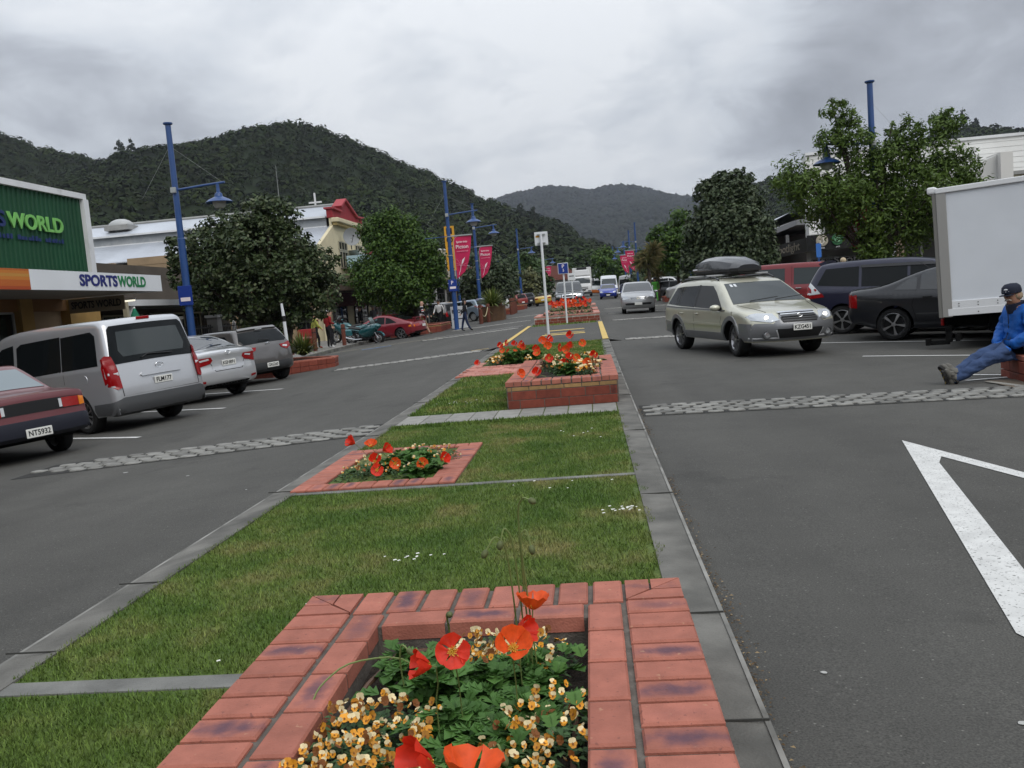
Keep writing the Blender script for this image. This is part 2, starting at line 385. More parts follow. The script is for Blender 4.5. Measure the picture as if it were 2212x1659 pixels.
# planter footprints: (x0,x1,y0,y1)
P1 = (-1.11, .25, -.2, 3.08); P2 = (-1.1, .285, 10.52, 13.9); BED2 = (-2.38, -1.1, 6.34, 8.1); BED3 = (-2.5, -1.12, 16.98, 18.4)
HOLES = [P1, P2, BED2, BED3, (-2.4, .3, 9.72, 10.52), (-2.5, -1.1, 15.4, 17.0), (-2.4, -1.08, 2.93, 3.06), (-2.4, .3, 6.24, 6.34)]
def inside(x, y, pad=0.):
 k = np.zeros(len(x), bool)
 for a, b, c, d in HOLES: k |= (x > a-pad) & (x < b+pad) & (y > c-pad) & (y < d+pad)
 return k
def grass(name, n, y0, y1, h, wd, pw, x0=-2.35, x1=.25, holes=True):
 u = rng.random(n); y = y0+(y1-y0)*u**pw; x = x0+(x1-x0)*rng.random(n)
 wob = .03*np.sin(y*9)+.02*np.sin(y*23+1)                   # ragged edges over the kerbs
 x = np.where(x > x1-.05, x+wob, x)
 if holes: k = ~inside(x, y, .008); x, y = x[k], y[k]
 n = len(x); z = np.array([rise(t) for t in y])-.004
 a = rng.random(n)*2*pi; hh = h*(.5+rng.random(n)); lean = (rng.random((n, 2))-.5)*h*1.5
 dxy = np.stack([np.cos(a), np.sin(a)], 1)*(wd*(.6+.8*rng.random(n)))[:, None]
 b0 = np.stack([x-dxy[:, 0], y-dxy[:, 1], z], 1); b1 = np.stack([x+dxy[:, 0], y+dxy[:, 1], z], 1); tp = np.stack([x+lean[:, 0], y+lean[:, 1], z+hh], 1)
 V = np.stack([b0, b1, tp], 1).reshape(-1, 3); F = np.arange(3*n).reshape(-1, 3)
 return tag(np_mesh(name, V, F, BLADE), 'mown green lawn with dry straw patches along the median strip', 'grass', kind='stuff')
grass('grass', 200000, 1.9, 10.0, .019, .0027, 1.5)
grass('grass', 60000, 9.5, 23.2, .03, .007, 1.3)
grass('grass', 9000, 34.3, 62, .05, .02, 1.0)
# little daisies in the lawn
mb = MB()
for cx_, cy_, nn, rr in ((-1.02, 4.35, 12, .15), (.12, 5.15, 22, .11), (-.1, 8.2, 7, .5), (-1.9, 11.4, 14, .35), (-.4, 6.0, 6, .4), (-1.2, 3.6, 5, .6)):
 for i in range(nn):
  x = cx_+random.gauss(0, rr*.6); y = cy_+random.gauss(0, rr*.35)
  if inside(np.array([x]), np.array([y]), .02)[0] or x > .22: continue
  r = random.uniform(.006, .011); c = (x, y, rise(y)+.032)
  mb.add([(c[0]+r*cos(k*pi/3), c[1]+r*sin(k*pi/3), c[2]+.003*(k % 2)) for k in range(6)], [(0, 1, 2, 3, 4, 5)])
tag(mb.build('daisies', M('daisy white', (.75, .75, .7), .7)), 'tiny white daisies dotted in the lawn', 'daisies', kind='stuff')
# narrow concrete bands across the lawn
for x0, x1, y0, y1 in ((-2.33, -1.11, 2.94, 3.05), (-2.33, .24, 6.25, 6.32)):
 tag(MB().bx(x0, x1, y0, y1, -.06, .002).build('lawn_edging', CONC_D), kind='structure')
# grey paver path across the median: each paver its own piece
path = strip('path', -2.33, .24, 9.73, 10.5, CONC_D, zf=lambda x, y: rise(y)-.006)
PV = M('grey concrete paver', (.25, .245, .225), .88, objvar=.14, var=.15, vs=8, bump=.2, bs=80)
def pieces(parent, name, mesh_ob, places):
 """copies of one small mesh as child parts"""
 for i, (loc, rz, s) in enumerate(places):
  o = mesh_ob if i == 0 else mesh_ob.copy()
  if i: COL.objects.link(o)
  o.parent = parent; o.location = loc; o.rotation_euler = (0, 0, rz) if not hasattr(rz, '__len__') else rz; o.scale = s
pl = []
x = -2.32
for i in range(9):
 pl.append(((-2.19+i*.285, 10.115, rise(10.1)+.002), random.uniform(-.008, .008), (1, 1, 1)))
pieces(path, 'paver', MB().box((0, 0, -.02), (.274, .75, .05)).build('paver', PV, bevel=.004), pl)
# ---- cobbled rumble strips, stone by stone
COB = M('grey setts', (.20, .197, .182), .85, objvar=.3, var=.2, vs=14, bump=.4, bs=70)
BEDM = M('dark mortar bed', (.028, .028, .026), .95, var=.3, vs=12)
def cob_mesh():
 mb = MB(); a = .092; b = .054
 P = [(-a, -b), (-a*.2, -b*1.25), (a, -b*.9), (a*1.06, b*.2), (a*.9, b), (-a*.1, b*1.1), (-a*.95, b*.85), (-a*1.08, 0)]
 n = 8; vs = [(x, y, -.03) for x, y in P]+[(x, y, .006) for x, y in P]+[(x*.93, y*.88, .012) for x, y in P]
 fs = [(i, (i+1) % n, n+(i+1) % n, n+i) for i in range(n)]+[(n+i, n+(i+1) % n, 2*n+(i+1) % n, 2*n+i) for i in range(n)]+[tuple(range(2*n, 3*n))]
 return mb.add(vs, fs)
def cobble_strip(x0, x1, y, rows=5, pitch=.168, taper=False):
 wd = rows*pitch
 bed = strip('rumble_strip', min(x0, x1), max(x0, x1), y-wd/2-.02, y+wd/2+.02, BEDM, dz=.004, nx=4, step=.5)
 src = None; pl = []
 s = 1 if x1 > x0 else -1
 for r in range(rows):
  x = x0+s*(.12+(.115 if r % 2 else 0))
  while (x-x1)*s < -.12:
   yy = y-wd/2+pitch*(r+.5)
   if not taper or abs(yy-y) < wd/2*min(1, abs(x1-x)/1.0+.25):
    pl.append((on(x, yy+random.uniform(-.012, .012), .006+random.uniform(-.003, .003)), random.uniform(-.1, .1), (random.uniform(.85, 1.08), random.uniform(.85, 1.05), 1)))
   x += s*random.uniform(.222, .24)
 return bed, pl
src = cob_mesh().build('cobble', COB)
first = True
for args in ((XL-.03, -7.0, 10.05, 6, .145, True), (XR+.05, 5.0, 10.05, 6, .145, False)):
 bed, pl = cobble_strip(*args)
 random.shuffle(pl)
 o0 = src if first else src.copy()
 if not first: COL.objects.link(o0)
 first = False
 pieces(bed, 'cobble', o0, pl)
def cobble_far(x0, x1, y, rows=4, pitch=.17):
 bed, pl = cobble_strip(x0, x1, y, rows, pitch)
 me = src.data; nv = len(me.vertices); base = np.zeros(nv*3, np.float32); me.vertices.foreach_get('co', base); base = base.reshape(-1, 3)
 mb = MB()
 for (loc, rz, s) in pl:
  mm = Matrix.Translation(loc) @ Matrix.Rotation(rz, 4, 'Z') @ Matrix.Diagonal((*s, 1))
  mb.add([mm @ Vector(v) for v in base], [tuple(p.vertices) for p in me.polygons])
 o = mb.build('cobbles', M('pale setts', (.30, .295, .275), .85, var=.3, vs=3), bed); o['kind'] = 'stuff'
for y in (23.6, 36.4, 44.5, 54):
 cobble_far(XL-.42, -7.2, y); cobble_far(XR+.42, 5.6, y)
# ---- painted markings
def marking(pts, mat, name='road_marking', dz=.005):
 """polygon painted on the road, cut finely enough to lie on it"""
 P = [Vector((a, b, 0)) for a, b in pts]
 mb = MB(); mb.add([on(p.x, p.y, dz) for p in P], [tuple(range(len(P)))])
 return tag(mb.build(name, mat), kind='structure')
def line(x0, y0, x1, y1, wd, mat=WLINE, dz=.009):
 d = Vector((x1-x0, y1-y0)); n = Vector((-d.y, d.x)).normalized()*wd/2; k = max(1, int(d.length/1.5)); mb = MB()
 for i in range(k):
  a = Vector((x0, y0))+d*i/k; b = Vector((x0, y0))+d*(i+1)/k
  mb.add([on(*(a+n), dz), on(*(a-n), dz), on(*(b-n), dz), on(*(b+n), dz)], [(3, 2, 1, 0)])
 return tag(mb.build('road_marking', mat), kind='structure')
# give-way triangle painted in the right-hand lane: apex away, base near
apex = (2.50, 7.40)
marking([apex, (1.50, 3.30), (1.86, 3.55), (1.86, 3.98), (2.43, 6.44)], WLINE)
marking([apex, (2.43, 6.44), (2.53, 6.66), (3.18, 3.95), (3.14, 3.55), (3.4, 3.3)], WLINE)
marking([(1.50, 3.30), (1.58, 3.02), (3.32, 3.02), (3.4, 3.3), (3.14, 3.55), (1.86, 3.55)], WLINE)
for x0, y0 in ((-7.02, 12.64), (-7.1, 15.98), (-7.05, 19.05), (-7.1, 9.2)):
 line(x0, y0, x0-4.2, y0+2.75, .1)
for x0, y0 in ((4.56, 15.24), (4.62, 18.6), (4.6, 12.0), (4.7, 22.0), (4.8, 28.6), (4.8, 32)):
 line(x0, y0, x0+4.3, y0-2.55, .1)
# yellow edge lines through the gap and the worn yellow box
line(-2.46, 23.3, -2.46, 35.0, .14, YLINE, .02); line(.36, 23.2, .36, 34.3, .16, YLINE, .02)
for k, (a, b) in enumerate(((27.2, .5), (28.0, .35), (29.9, .5))):
 line(-1.55+.05*k, a, -.2-.02*k, a+.12, b*.8, YLINE, .006)
line(-3.4, 24.2, -2.7, 24.25, .1, YLINE); line(-6.9, 37.9, -3.0, 38.3, .1)
line(-11.2, 36.5, -6.4, 37.6, .1, M('worn cream road paint', (.5, .45, .28), .7)); line(-9.6, 35.6, -8.4, 35.9, .5, BLUEP)
# leaf litter in the right-hand channel, twigs and specks
mb = MB()
LIT = [M('dry leaf litter', (.12, .075, .035), .9, var=.5, vs=60), M('pale litter', (.3, .22, .12), .9)]
for i in range(1500):
 y = 2.2+8*random.random()**1.6; dens = mnoise.noise((0, y*1.7, 3.3))
 if dens < random.uniform(-.25, .35): continue
 x = XR+.005+abs(random.gauss(0, .035)); z = zg(x, y)+.006+random.random()*.012
 r = random.uniform(.003, .011); a = random.random()*6.3
 mb.add([(x+r*cos(a), y+r*sin(a), z), (x-r*.5*sin(a), y+r*.5*cos(a), z+.004), (x-r*cos(a), y-r*sin(a), z), (x+r*.5*sin(a), y-r*.5*cos(a), z+.002)], [(0, 1, 2, 3)], random.choice((0, 0, 0, 1)))
tag(mb.build('leaf_litter', LIT), 'dry brown leaf litter gathered along the right kerb edge', 'leaf litter', kind='stuff')
mb = MB()
for x, y, r in ((1.75, 2.9, .02), (1.2, 2.62, .014), (.72, 3.0, .012), (1.0, 2.3, .009), (2.05, 3.3, .008), (1.36, 2.2, .008), (-5.2, 9.0, .03), (-4.1, 8.2, .02), (-3.0, 7.0, .012)):
 n = 7; mb.add([(x+r*(.7+.5*random.random())*cos(k*2*pi/n), y+r*(.7+.5*random.random())*sin(k*2*pi/n), zg(x, y)+.004) for k in range(n)], [tuple(range(n))])
tag(mb.build('road_specks', M('chewing gum grey', (.4, .4, .38), .8)), 'pale spots of old gum and bird droppings on the asphalt', 'spots', kind='stuff')
# ================================================================== brick planters and beds
def brick_mat(name, base, burn=(.07, .045, .075), thr=.55, amt=.8, ov=.14):
 m = bpy.data.materials.new(name); m.use_nodes = True; t = m.node_tree; n = t.nodes; l = t.links; b = n['Principled BSDF']
 tc = n.new('ShaderNodeTexCoord'); oi = n.new('ShaderNodeObjectInfo'); geo = n.new('ShaderNodeNewGeometry')
 def mr(s, a, b_, c, d, smooth=False):
  r = n.new('ShaderNodeMapRange'); l.new(s, r.inputs[0])
  if smooth: r.interpolation_type = 'SMOOTHSTEP'
  for i, v in enumerate((a, b_, c, d)): r.inputs[i+1].default_value = v
  return r.outputs[0]
 def no(s, d, src):
  q = n.new('ShaderNodeTexNoise'); q.inputs['Scale'].default_value = s; q.inputs['Detail'].default_value = d; l.new(src, q.inputs[0]); return q.outputs[0]
 def mul(a, b_):
  q = n.new('ShaderNodeMath'); q.operation = 'MULTIPLY'; l.new(a, q.inputs[0]); l.new(b_, q.inputs[1]); return q.outputs[0]
 v = n.new('ShaderNodeVectorMath'); v.operation = 'SCALE'; v.inputs[0].default_value = base
 l.new(mul(mr(oi.outputs['Random'], 0, 1, 1-ov, 1+ov), mr(no(14, 4, geo.outputs['Position']), .3, .7, .86, 1.14)), v.inputs['Scale'])
 mp = n.new('ShaderNodeMapping'); mp.inputs['Scale'].default_value = (8.5, 24, 3); l.new(tc.outputs['Object'], mp.inputs[0])
 ln = n.new('ShaderNodeVectorMath'); ln.operation = 'LENGTH'; l.new(mp.outputs[0], ln.inputs[0])
 add = n.new('ShaderNodeMath'); add.operation = 'ADD'; l.new(ln.outputs['Value'], add.inputs[0]); l.new(mr(no(22, 3, geo.outputs['Position']), .3, .7, -.3, .3), add.inputs[1])
 fr = n.new('ShaderNodeMath'); fr.operation = 'FRACT'; q = n.new('ShaderNodeMath'); q.operation = 'MULTIPLY'; q.inputs[1].default_value = 37.7
 l.new(oi.outputs['Random'], q.inputs[0]); l.new(q.outputs[0], fr.inputs[0])
 mask = mul(mr(add.outputs[0], 1.25, .1, 0, amt, True), mr(fr.outputs[0], thr, thr+.25, 0, 1))
 mix = n.new('ShaderNodeMix'); mix.data_type = 'RGBA'; l.new(mask, mix.inputs[0]); l.new(v.outputs[0], mix.inputs[6]); mix.inputs[7].default_value = (*burn, 1)
 spk = n.new('ShaderNodeMix'); spk.data_type = 'RGBA'; l.new(mr(no(60, 2, geo.outputs['Position']), .68, .74, 0, .55), spk.inputs[0]); l.new(mix.outputs[2], spk.inputs[6]); spk.inputs[7].default_value = (base[0]*.35, base[1]*.4, base[2]*.5, 1)
 lt = n.new('ShaderNodeMix'); lt.data_type = 'RGBA'; l.new(mr(no(38, 2, geo.outputs['Position']), .70, .76, 0, .45), lt.inputs[0]); l.new(spk.outputs[2], lt.inputs[6]); lt.inputs[7].default_value = (base[0]*1.25+.05, base[1]*1.9+.05, base[2]*1.7+.03, 1); l.new(lt.outputs[2], b.inputs['Base Color']); b.inputs['Roughness'].default_value = .72; b.inputs['Specular IOR Level'].default_value = .3
 bp = n.new('ShaderNodeBump'); bp.inputs['Strength'].default_value = .25; bp.inputs['Distance'].default_value = .01; l.new(no(120, 3, geo.outputs['Position']), bp.inputs['Height']); l.new(bp.outputs[0], b.inputs['Normal'])
 return m
BRK = brick_mat('terracotta brick', (.37, .132, .092))
BRKP = brick_mat('weathered pink brick', (.46, .20, .16), thr=.75, amt=.5)
BRKR = brick_mat('dark red block', (.20, .048, .03), burn=(.05, .022, .02), thr=.3, amt=.75)
BRKY = brick_mat('buff brick', (.33, .20, .085), burn=(.16, .11, .06), thr=.5, amt=.5)
MORT = M('mortar', (.115, .10, .085), .95, var=.3, vs=20, bump=.3, bs=120)
MORTL = M('pale mortar', (.34, .31, .27), .95, var=.25, vs=10, stain=((.55, .54, .52), 5, .55, .7), bump=.3, bs=120)
SOIL = M('garden soil', (.035, .027, .02), .95, var=.5, vs=40, vd=6, bump=1., bs=70)
HDR = {}
def brick_mesh(dx, dy, dz, mat, rnd=.008):
 k = (round(dx, 4), round(dy, 4), round(dz, 4), mat.name)
 if k not in HDR:
  # box with chamfered top edges
  x, y, z = dx/2, dy/2, dz/2; c = min(rnd, dx*.2, dy*.2)
  vs = [(-x, -y, -z), (x, -y, -z), (x, y, -z), (-x, y, -z), (-x, -y, z-c), (x, -y, z-c), (x, y, z-c), (-x, y, z-c), (-x+c, -y+c, z), (x-c, -y+c, z), (x-c, y-c, z), (-x+c, y-c, z)]
  fs = [(3, 2, 1, 0), (0, 1, 5, 4), (1, 2, 6, 5), (2, 3, 7, 6), (3, 0, 4, 7), (4, 5, 9, 8), (5, 6, 10, 9), (6, 7, 11, 10), (7, 4, 8, 11), (8, 9, 10, 11)]
  me = bpy.data.meshes.new('brick'); me.from_pydata(vs, [], fs); me.materials.append(mat); HDR[k] = me
 return HDR[k]
def brick(parent, c, d, mat, rz=0., rnd=.006, tilt=.006):
 """one brick; its long side is put along the mesh's own x"""
 if d[1] > d[0]: d = (d[1], d[0], d[2]); rz += pi/2
 o = link(bpy.data.objects.new('brick', brick_mesh(*d, mat, rnd)), parent); o.location = c
 o.rotation_euler = (random.uniform(-tilt, tilt), random.uniform(-tilt, tilt), rz+random.uniform(-tilt, tilt)); return o
def tri_brick(parent, pts, z0, z1, mat, g=.006):
 P = [Vector(p) for p in pts]; c = sum(P, Vector((0, 0)))/len(P)
 Q = [c+(p-c)*(1-g/max(.02, (p-c).length)) for p in P]
 if mgeo.normal([Vector((*p, 0)) for p in Q]).z < 0: Q = Q[::-1]
 mb = MB().prism([(p.x-c.x, p.y-c.y) for p in Q], z0, z1)
 o = mb.build('brick', mat, parent); o.location = (c.x, c.y, 0); return o
def run(a, b, pitch):
 n = max(1, round((b-a)/pitch)); return [(a+(b-a)*(i+.5)/n, (b-a)/n) for i in range(n)]
def planter(label, x0, x1, y0, y1, ztop, soil, zb=lambda y: rise(y), capm=None, wide=.20, inner=.11, walls=('f', 'r', 'l'), group='raised brick planters down the median', detail=True, inner_row=True):
 capm = capm or BRK
 t = thing('brick_planter', label, 'planter', ((x0+x1)/2, (y0+y1)/2, 0), 0, group)
 ox, oy = (x0+x1)/2, (y0+y1)/2
 X0, X1, Y0, Y1 = x0-ox, x1-ox, y0-oy, y1-oy
 g = .018; cap = .055; zt = lambda yy: ztop+zb(yy+oy); rim = wide+(g+inner if inner_row else 0)
 zb0 = zb(y0)-.1
 # mortar core just under the brick faces and soil
 core = MB(); e = .012
 top = ztop-.008
 for (a, b, c, d) in ((X0+e, X1-e, Y0+e, Y0+rim-.004), (X0+e, X1-e, Y1-rim+.004, Y1-e), (X0+e, X0+rim-.004, Y0+rim-.004, Y1-rim+.004), (X1-rim+.004, X1-e, Y0+rim-.004, Y1-rim+.004)):
  zc1 = zt((c+d)/2)-.012; core.bx(a, b, c, d, zb0, zc1)
 core.build('mortar_core', MORT if detail else MORTL, t)
 sb = MB(); nx, ny = 10, 26; a, b, c, d = X0+rim-.01, X1-rim+.01, Y0+rim-.01, Y1-rim+.01
 for j in range(ny+1):
  for i in range(nx+1):
   xx = a+(b-a)*i/nx; yy = c+(d-c)*j/ny; sb.v.append((xx, yy, soil+zb(yy+oy)+.02*mnoise.noise((xx*6, yy*6, 1))))
 for j in range(ny):
  for i in range(nx): q = j*(nx+1)+i; sb.f.append((q, q+1, q+nx+2, q+nx+1)); sb.m.append(0)
 tag(sb.build('soil', SOIL, t, smooth=True), kind='stuff')
 def zc(yy): return zt(yy)-cap/2
 W = wide
 if detail:
  # outer header course, mitred corners
  for xx, w_ in run(X0+W, X1-W, .123):
   for yy in (Y0+W/2, Y1-W/2): brick(t, (xx, yy, zc(yy)), (w_-g, W, cap), capm)
  for yy, w_ in run(Y0+W, Y1-W, .123):
   for xx in (X0+W/2, X1-W/2): brick(t, (xx, yy, zc(yy)), (W, w_-g, cap), capm)
  for sx, cx_ in ((1, X0), (-1, X1)):
   for sy, cy_ in ((1, Y0), (-1, Y1)):
    A = (cx_, cy_); B = (cx_+sx*W, cy_+sy*W); z1 = zt(cy_); z0 = z1-cap
    h = .55
    tri_brick(t, [A, (cx_+sx*W*h, cy_), (cx_+sx*W*h, cy_+sy*W*h)], z0, z1, capm)
    tri_brick(t, [(cx_+sx*W*h, cy_), (cx_+sx*W, cy_), B, (cx_+sx*W*h, cy_+sy*W*h)], z0, z1, capm)
    tri_brick(t, [A, (cx_, cy_+sy*W*h), (cx_+sx*W*h, cy_+sy*W*h)], z0, z1, capm)
    tri_brick(t, [(cx_, cy_+sy*W*h), (cx_, cy_+sy*W), B, (cx_+sx*W*h, cy_+sy*W*h)], z0, z1, capm)
  if inner_row:
   a = W+g; b = W+g+inner
   for xx, w_ in run(X0+a+inner+.006, X1-a-inner-.006, .24):
    for yy in (Y0+a+inner/2, Y1-a-inner/2): brick(t, (xx, yy, zc(yy)-.001), (w_-g, inner, cap), capm)
   for yy, w_ in run(Y0+a, Y1-a, .24):
    for xx in (X0+a+inner/2, X1-a-inner/2): brick(t, (xx, yy, zc(yy)-.001), (inner, w_-g, cap), capm)
   # lining bricks under the inner lip
   for yy, w_ in run(Y0+a+inner, Y1-a-inner, .24):
    for xx in (X0+b-.05, X1-b+.05): brick(t, (xx, yy, zt(yy)-cap-.05), (.08, w_-g, .075), capm)
   for xx, w_ in run(X0+b, X1-b, .24):
    for yy in (Y1-b+.05,): brick(t, (xx, yy, zt(yy)-cap-.05), (w_-g, .08, .075), capm)
 else:
  for yy in (Y0+W/2, Y1-W/2):
   for xx, w_ in run(X0, X1, .33): brick(t, (xx, yy, zc(yy)), (w_-.012, W, cap), capm)
  for yy, w_ in run(Y0+W, Y1-W, .5):
   for xx in (X0+W/2, X1-W/2): brick(t, (xx, yy, zc(yy)), (W, w_-.012, cap), capm)
 # wall courses
 z = ztop-cap-.006
 for ci, (hgt, lenb, mat, off) in enumerate(((.045, .215, BRKY, 0), (.103, .30, BRKR, 0), (.1, .30, BRKR, .5))):
  zz = z-hgt/2-.004; z -= hgt+.008
  if z < -.14: break
  if ci == 0 and not detail: continue
  for side in walls:
   if side in 'fb':
    yy = Y0 if side == 'f' else Y1; s = 1 if side == 'f' else -1
    xs = X0+.02
    first_ = lenb*(1-off) if off else .055
    while xs < X1-.03:
     ln = min(first_, X1-.02-xs)
     brick(t, (xs+ln/2, yy+s*.05, zz+zb(yy+oy)), (max(.02, ln-.011), .085, hgt), mat, tilt=.002); xs += ln; first_ = lenb
   else:
    xx = X0 if side == 'l' else X1; s = 1 if side == 'l' else -1
    for yy, w_ in run(Y0+.1, Y1-.02, lenb if detail else .6): brick(t, (xx+s*.05, yy, zz+zb(yy+oy)), (.085, w_-.011, hgt), mat, tilt=.002)
 return t
pl1 = planter('near brick planter of poppies and pansies with terracotta rim by the right kerb', *P1, .28, .17)
pl2 = planter('brick planter with buff course and red block wall facing a grey paver path', *P2, .335, .27, walls=('f', 'r', 'l'))
planter('wide low brick planter crossing the median beyond the yellow lines', -2.3, .4, 35.6, 39.2, .34, .26, detail=False, inner_row=False, walls=('f',), wide=.26, capm=BRKP)
planter('second brick planter beyond the yellow lines, thick with red poppies', -2.12, .38, 40.2, 44., .36, .28, detail=False, inner_row=False, walls=('f',), wide=.26, capm=BRKP)
planter('far brick planter with poppies in front of the dark parked off-roader', -1.95, .36, 49.6, 54., .36, .28, detail=False, inner_row=False, walls=('f',), wide=.26, capm=BRKP)
# irrigation hose lying in the near planter
h = MB()
h.tube([(-.115, 1.2, .195), (-.11, 1.6, .2), (-.118, 2.0, .205), (-.112, 2.25, .2), (-.13, 2.36, .19)], .0085, 7)
h.tube([(-.09, 2.66, .2), (-.2, 2.67, .205), (-.3, 2.665, .2)], .010, 7); h.tube([(-.16, 2.66, .204), (-.13, 2.663, .204)], .014, 7, m=1)
h.tube([(-.775, 1.5, .2), (-.77, 2.1, .205), (-.74, 2.45, .21), (-.70, 2.7, .2), (-.5, 2.73, .195)], .0085, 7)
tag(h.build('garden_hose', [M('brown hose', (.12, .065, .04), .5), M('hose clip', (.02, .02, .02), .5)], smooth=True), 'brown irrigation hose lying on the soil inside the near planter', 'hose')
# flush brick-edged beds
def flush_bed(label, x0, x1, y0, y1, sides, wd=.21, mat=BRK, row=.2):
 t = thing('flower_bed', label, 'flower bed', ((x0+x1)/2, (y0+y1)/2, rise((y0+y1)/2)), 0, 'flush flower beds let into the lawn')
 X, Y = (x1-x0)/2, (y1-y0)/2
 MB().bx(-X, X, -Y, Y, -.12, -.055).build('soil', SOIL, t)['kind'] = 'stuff'
 core = MB()
 for (a, b, c, d) in ((-X, -X+wd, -Y, Y), (X-wd, X, -Y, Y), (-X, X, -Y, -Y+row), (-X, X, Y-row*.7, Y)): core.bx(a, b, c, d, -.11, .0, 0)
 core.build('mortar_core', MORT, t)
 zc = -.012
 for yy, w_ in run(-Y+row, Y-.14, .15):
  if 'l' in sides: brick(t, (-X+wd/2, yy, zc), (wd-.006, w_-.008, .06), mat)
  if 'r' in sides: brick(t, (X-wd/2, yy, zc), (wd-.006, w_-.008, .06), mat)
 for xx, w_ in run(-X, X, .128):
  if 'f' in sides: brick(t, (xx, -Y+row/2, zc), (w_-.008, row-.006, .06), mat)
  if 'b' in sides: brick(t, (xx, Y-.07, zc), (w_-.008, .13, .06), mat)
 return t
flush_bed('flush brick-edged flower bed in the lawn beside the left kerb', BED2[0], BED2[1], BED2[2], BED2[3], 'lrfb')
flush_bed('far flush flower bed behind pink paving left of the second planter', -2.45, -1.13, 16.98, 18.4, 'lf', mat=BRKP, row=.16)
pv = strip('path', -2.45, -1.12, 15.42, 16.97, CONC_D, zf=lambda x, y: rise(y)-.002)
for j in range(7):
 for i in range(6):
  brick(pv, (-2.34+i*.222+(.1 if j % 2 else 0)-.05, 15.53+j*.22, rise(15.5+j*.22)+.002), (.215, .21, .03), BRKP if (i+j) % 4 else BRK, tilt=.003)
# ================================================================== flowers
LEAFG = M('bedding leaves', (.05, .12, .03), .6, island=[(.045, .11, .022), (.075, .18, .035), (.11, .24, .05)], trans=.25)
LEAFD = M('pansy leaves', (.03, .07, .02), .6, island=[(.022, .055, .016), (.042, .095, .025), (.065, .13, .035)])
STEM = M('poppy stems', (.17, .22, .07), .6); BUD = M('poppy buds', (.10, .12, .045), .7, var=.2, vs=80)
POP = [M('scarlet petals', (.72, .035, .012), .55, var=.15, vs=60, trans=.25), M('orange red petals', (.80, .10, .015), .55, var=.15, vs=60, trans=.25)]
POPC = M('poppy stamens', (.70, .42, .05), .7)
PANC = M('cream pansy petals', (.74, .62, .36), .6, objvar=.22); PANO = M('orange pansy petals', (.60, .26, .02), .6, objvar=.45); PANB = M('brown pansy face', (.18, .06, .01), .7)
def leaf_pts(l, w, lob=3):
 """pinnately lobed leaf outline"""
 P = [(0, 0)]
 for i in range(lob):
  a = (i+.35)/(lob+.6); P += [(w*(1-.35*a)*.22, l*(a-.06)), (w*(1-.3*a), l*(a+.10))]
 P.append((0, l));
 return P+[(-x, y) for x, y in P[1:-1]][::-1]
def add_leaf(mb, c, l, w, az, el, curl=.3, lob=3, m=0):
 Q = leaf_pts(l, w, lob); d = Vector((cos(az)*cos(el), sin(az)*cos(el), sin(el))); s = Vector((-sin(az), cos(az), 0)); up = s.cross(d)*-1
 vs = []
 for x, y in Q:
  k = y/l; vs.append(Vector(c)+d*y+s*x+Vector((0, 0, -curl*l*k*k))+Vector((0, 0, .15*abs(x))))
 n = len(vs); h = n//2
 mid0 = 0
 fs = []
 for i in range(1, h): fs.append((0, i, i+1)) if i < h else None
 for i in range(h, n-1): fs.append((0, i, i+1))
 mb.add(vs, fs, m)
# pansy flower meshes
def pansy_mesh(mi):
 mb = MB()
 def petal(az, r, w, tilt, m):
  d = Vector((cos(az), sin(az), 0)); s = Vector((-sin(az), cos(az), 0)); o = len(mb.v)
  P = [(0, 0), (.5*r, -w*.8), (.95*r, -w*.6), (1.08*r, 0), (.95*r, w*.6), (.5*r, w*.8)]
  mb.add([d*a+s*b+Vector((0, 0, tilt*a+.12*abs(b)+random.uniform(-.001, .001))) for a, b in P], [(0, 1, 2, 3), (0, 3, 4, 5)], m)
 up = 0 if mi != 1 else 1; lo = 1
 petal(pi/2+.5, .018, .012, .35, up); petal(pi/2-.5, .018, .012, .3, up)
 petal(pi+.15, .015, .010, .25, lo if mi else 0); petal(-.15, .015, .010, .25, lo if mi else 0); petal(-pi/2, .016, .014, .15, lo)
 mb.add([(0, .004, .004), (-.004, -.003, .004), (0, -.009, .0045), (.004, -.003, .004)], [(0, 1, 2, 3)], 2)
 me = bpy.data.meshes.new('flower'); me.from_pydata(mb.v, [], mb.f)
 for x in (PANC, PANO, PANB): me.materials.append(x)
 me.polygons.foreach_set('material_index', mb.m); return me
PANM = [pansy_mesh(0), pansy_mesh(1), pansy_mesh(2), pansy_mesh(2), pansy_mesh(2)]; PAND = pansy_mesh(1); PAND.materials.clear()
for _m in (PANB, M('rust pansy petals', (.30, .10, .02), .6, objvar=.4), PANB): PAND.materials.append(_m)
PANM.append(PAND)
def pansy_leaves(r, hgt, n):
 mb = MB()
 for i in range(n):
  a = random.random()*2*pi; q = r*sqrt(random.random()); z = hgt*(1-(q/r)**2*.6)*random.uniform(.25, 1)
  add_leaf(mb, (q*cos(a), q*sin(a), z), random.uniform(.02, .034), .009, a+random.uniform(-1, 1), random.uniform(-.2, .9), lob=1)
 me = bpy.data.meshes.new('foliage'); me.from_pydata(mb.v, [], mb.f); me.materials.append(LEAFD); return me
PLM = [pansy_leaves(.11, .11, 170), pansy_leaves(.1, .12, 150)]
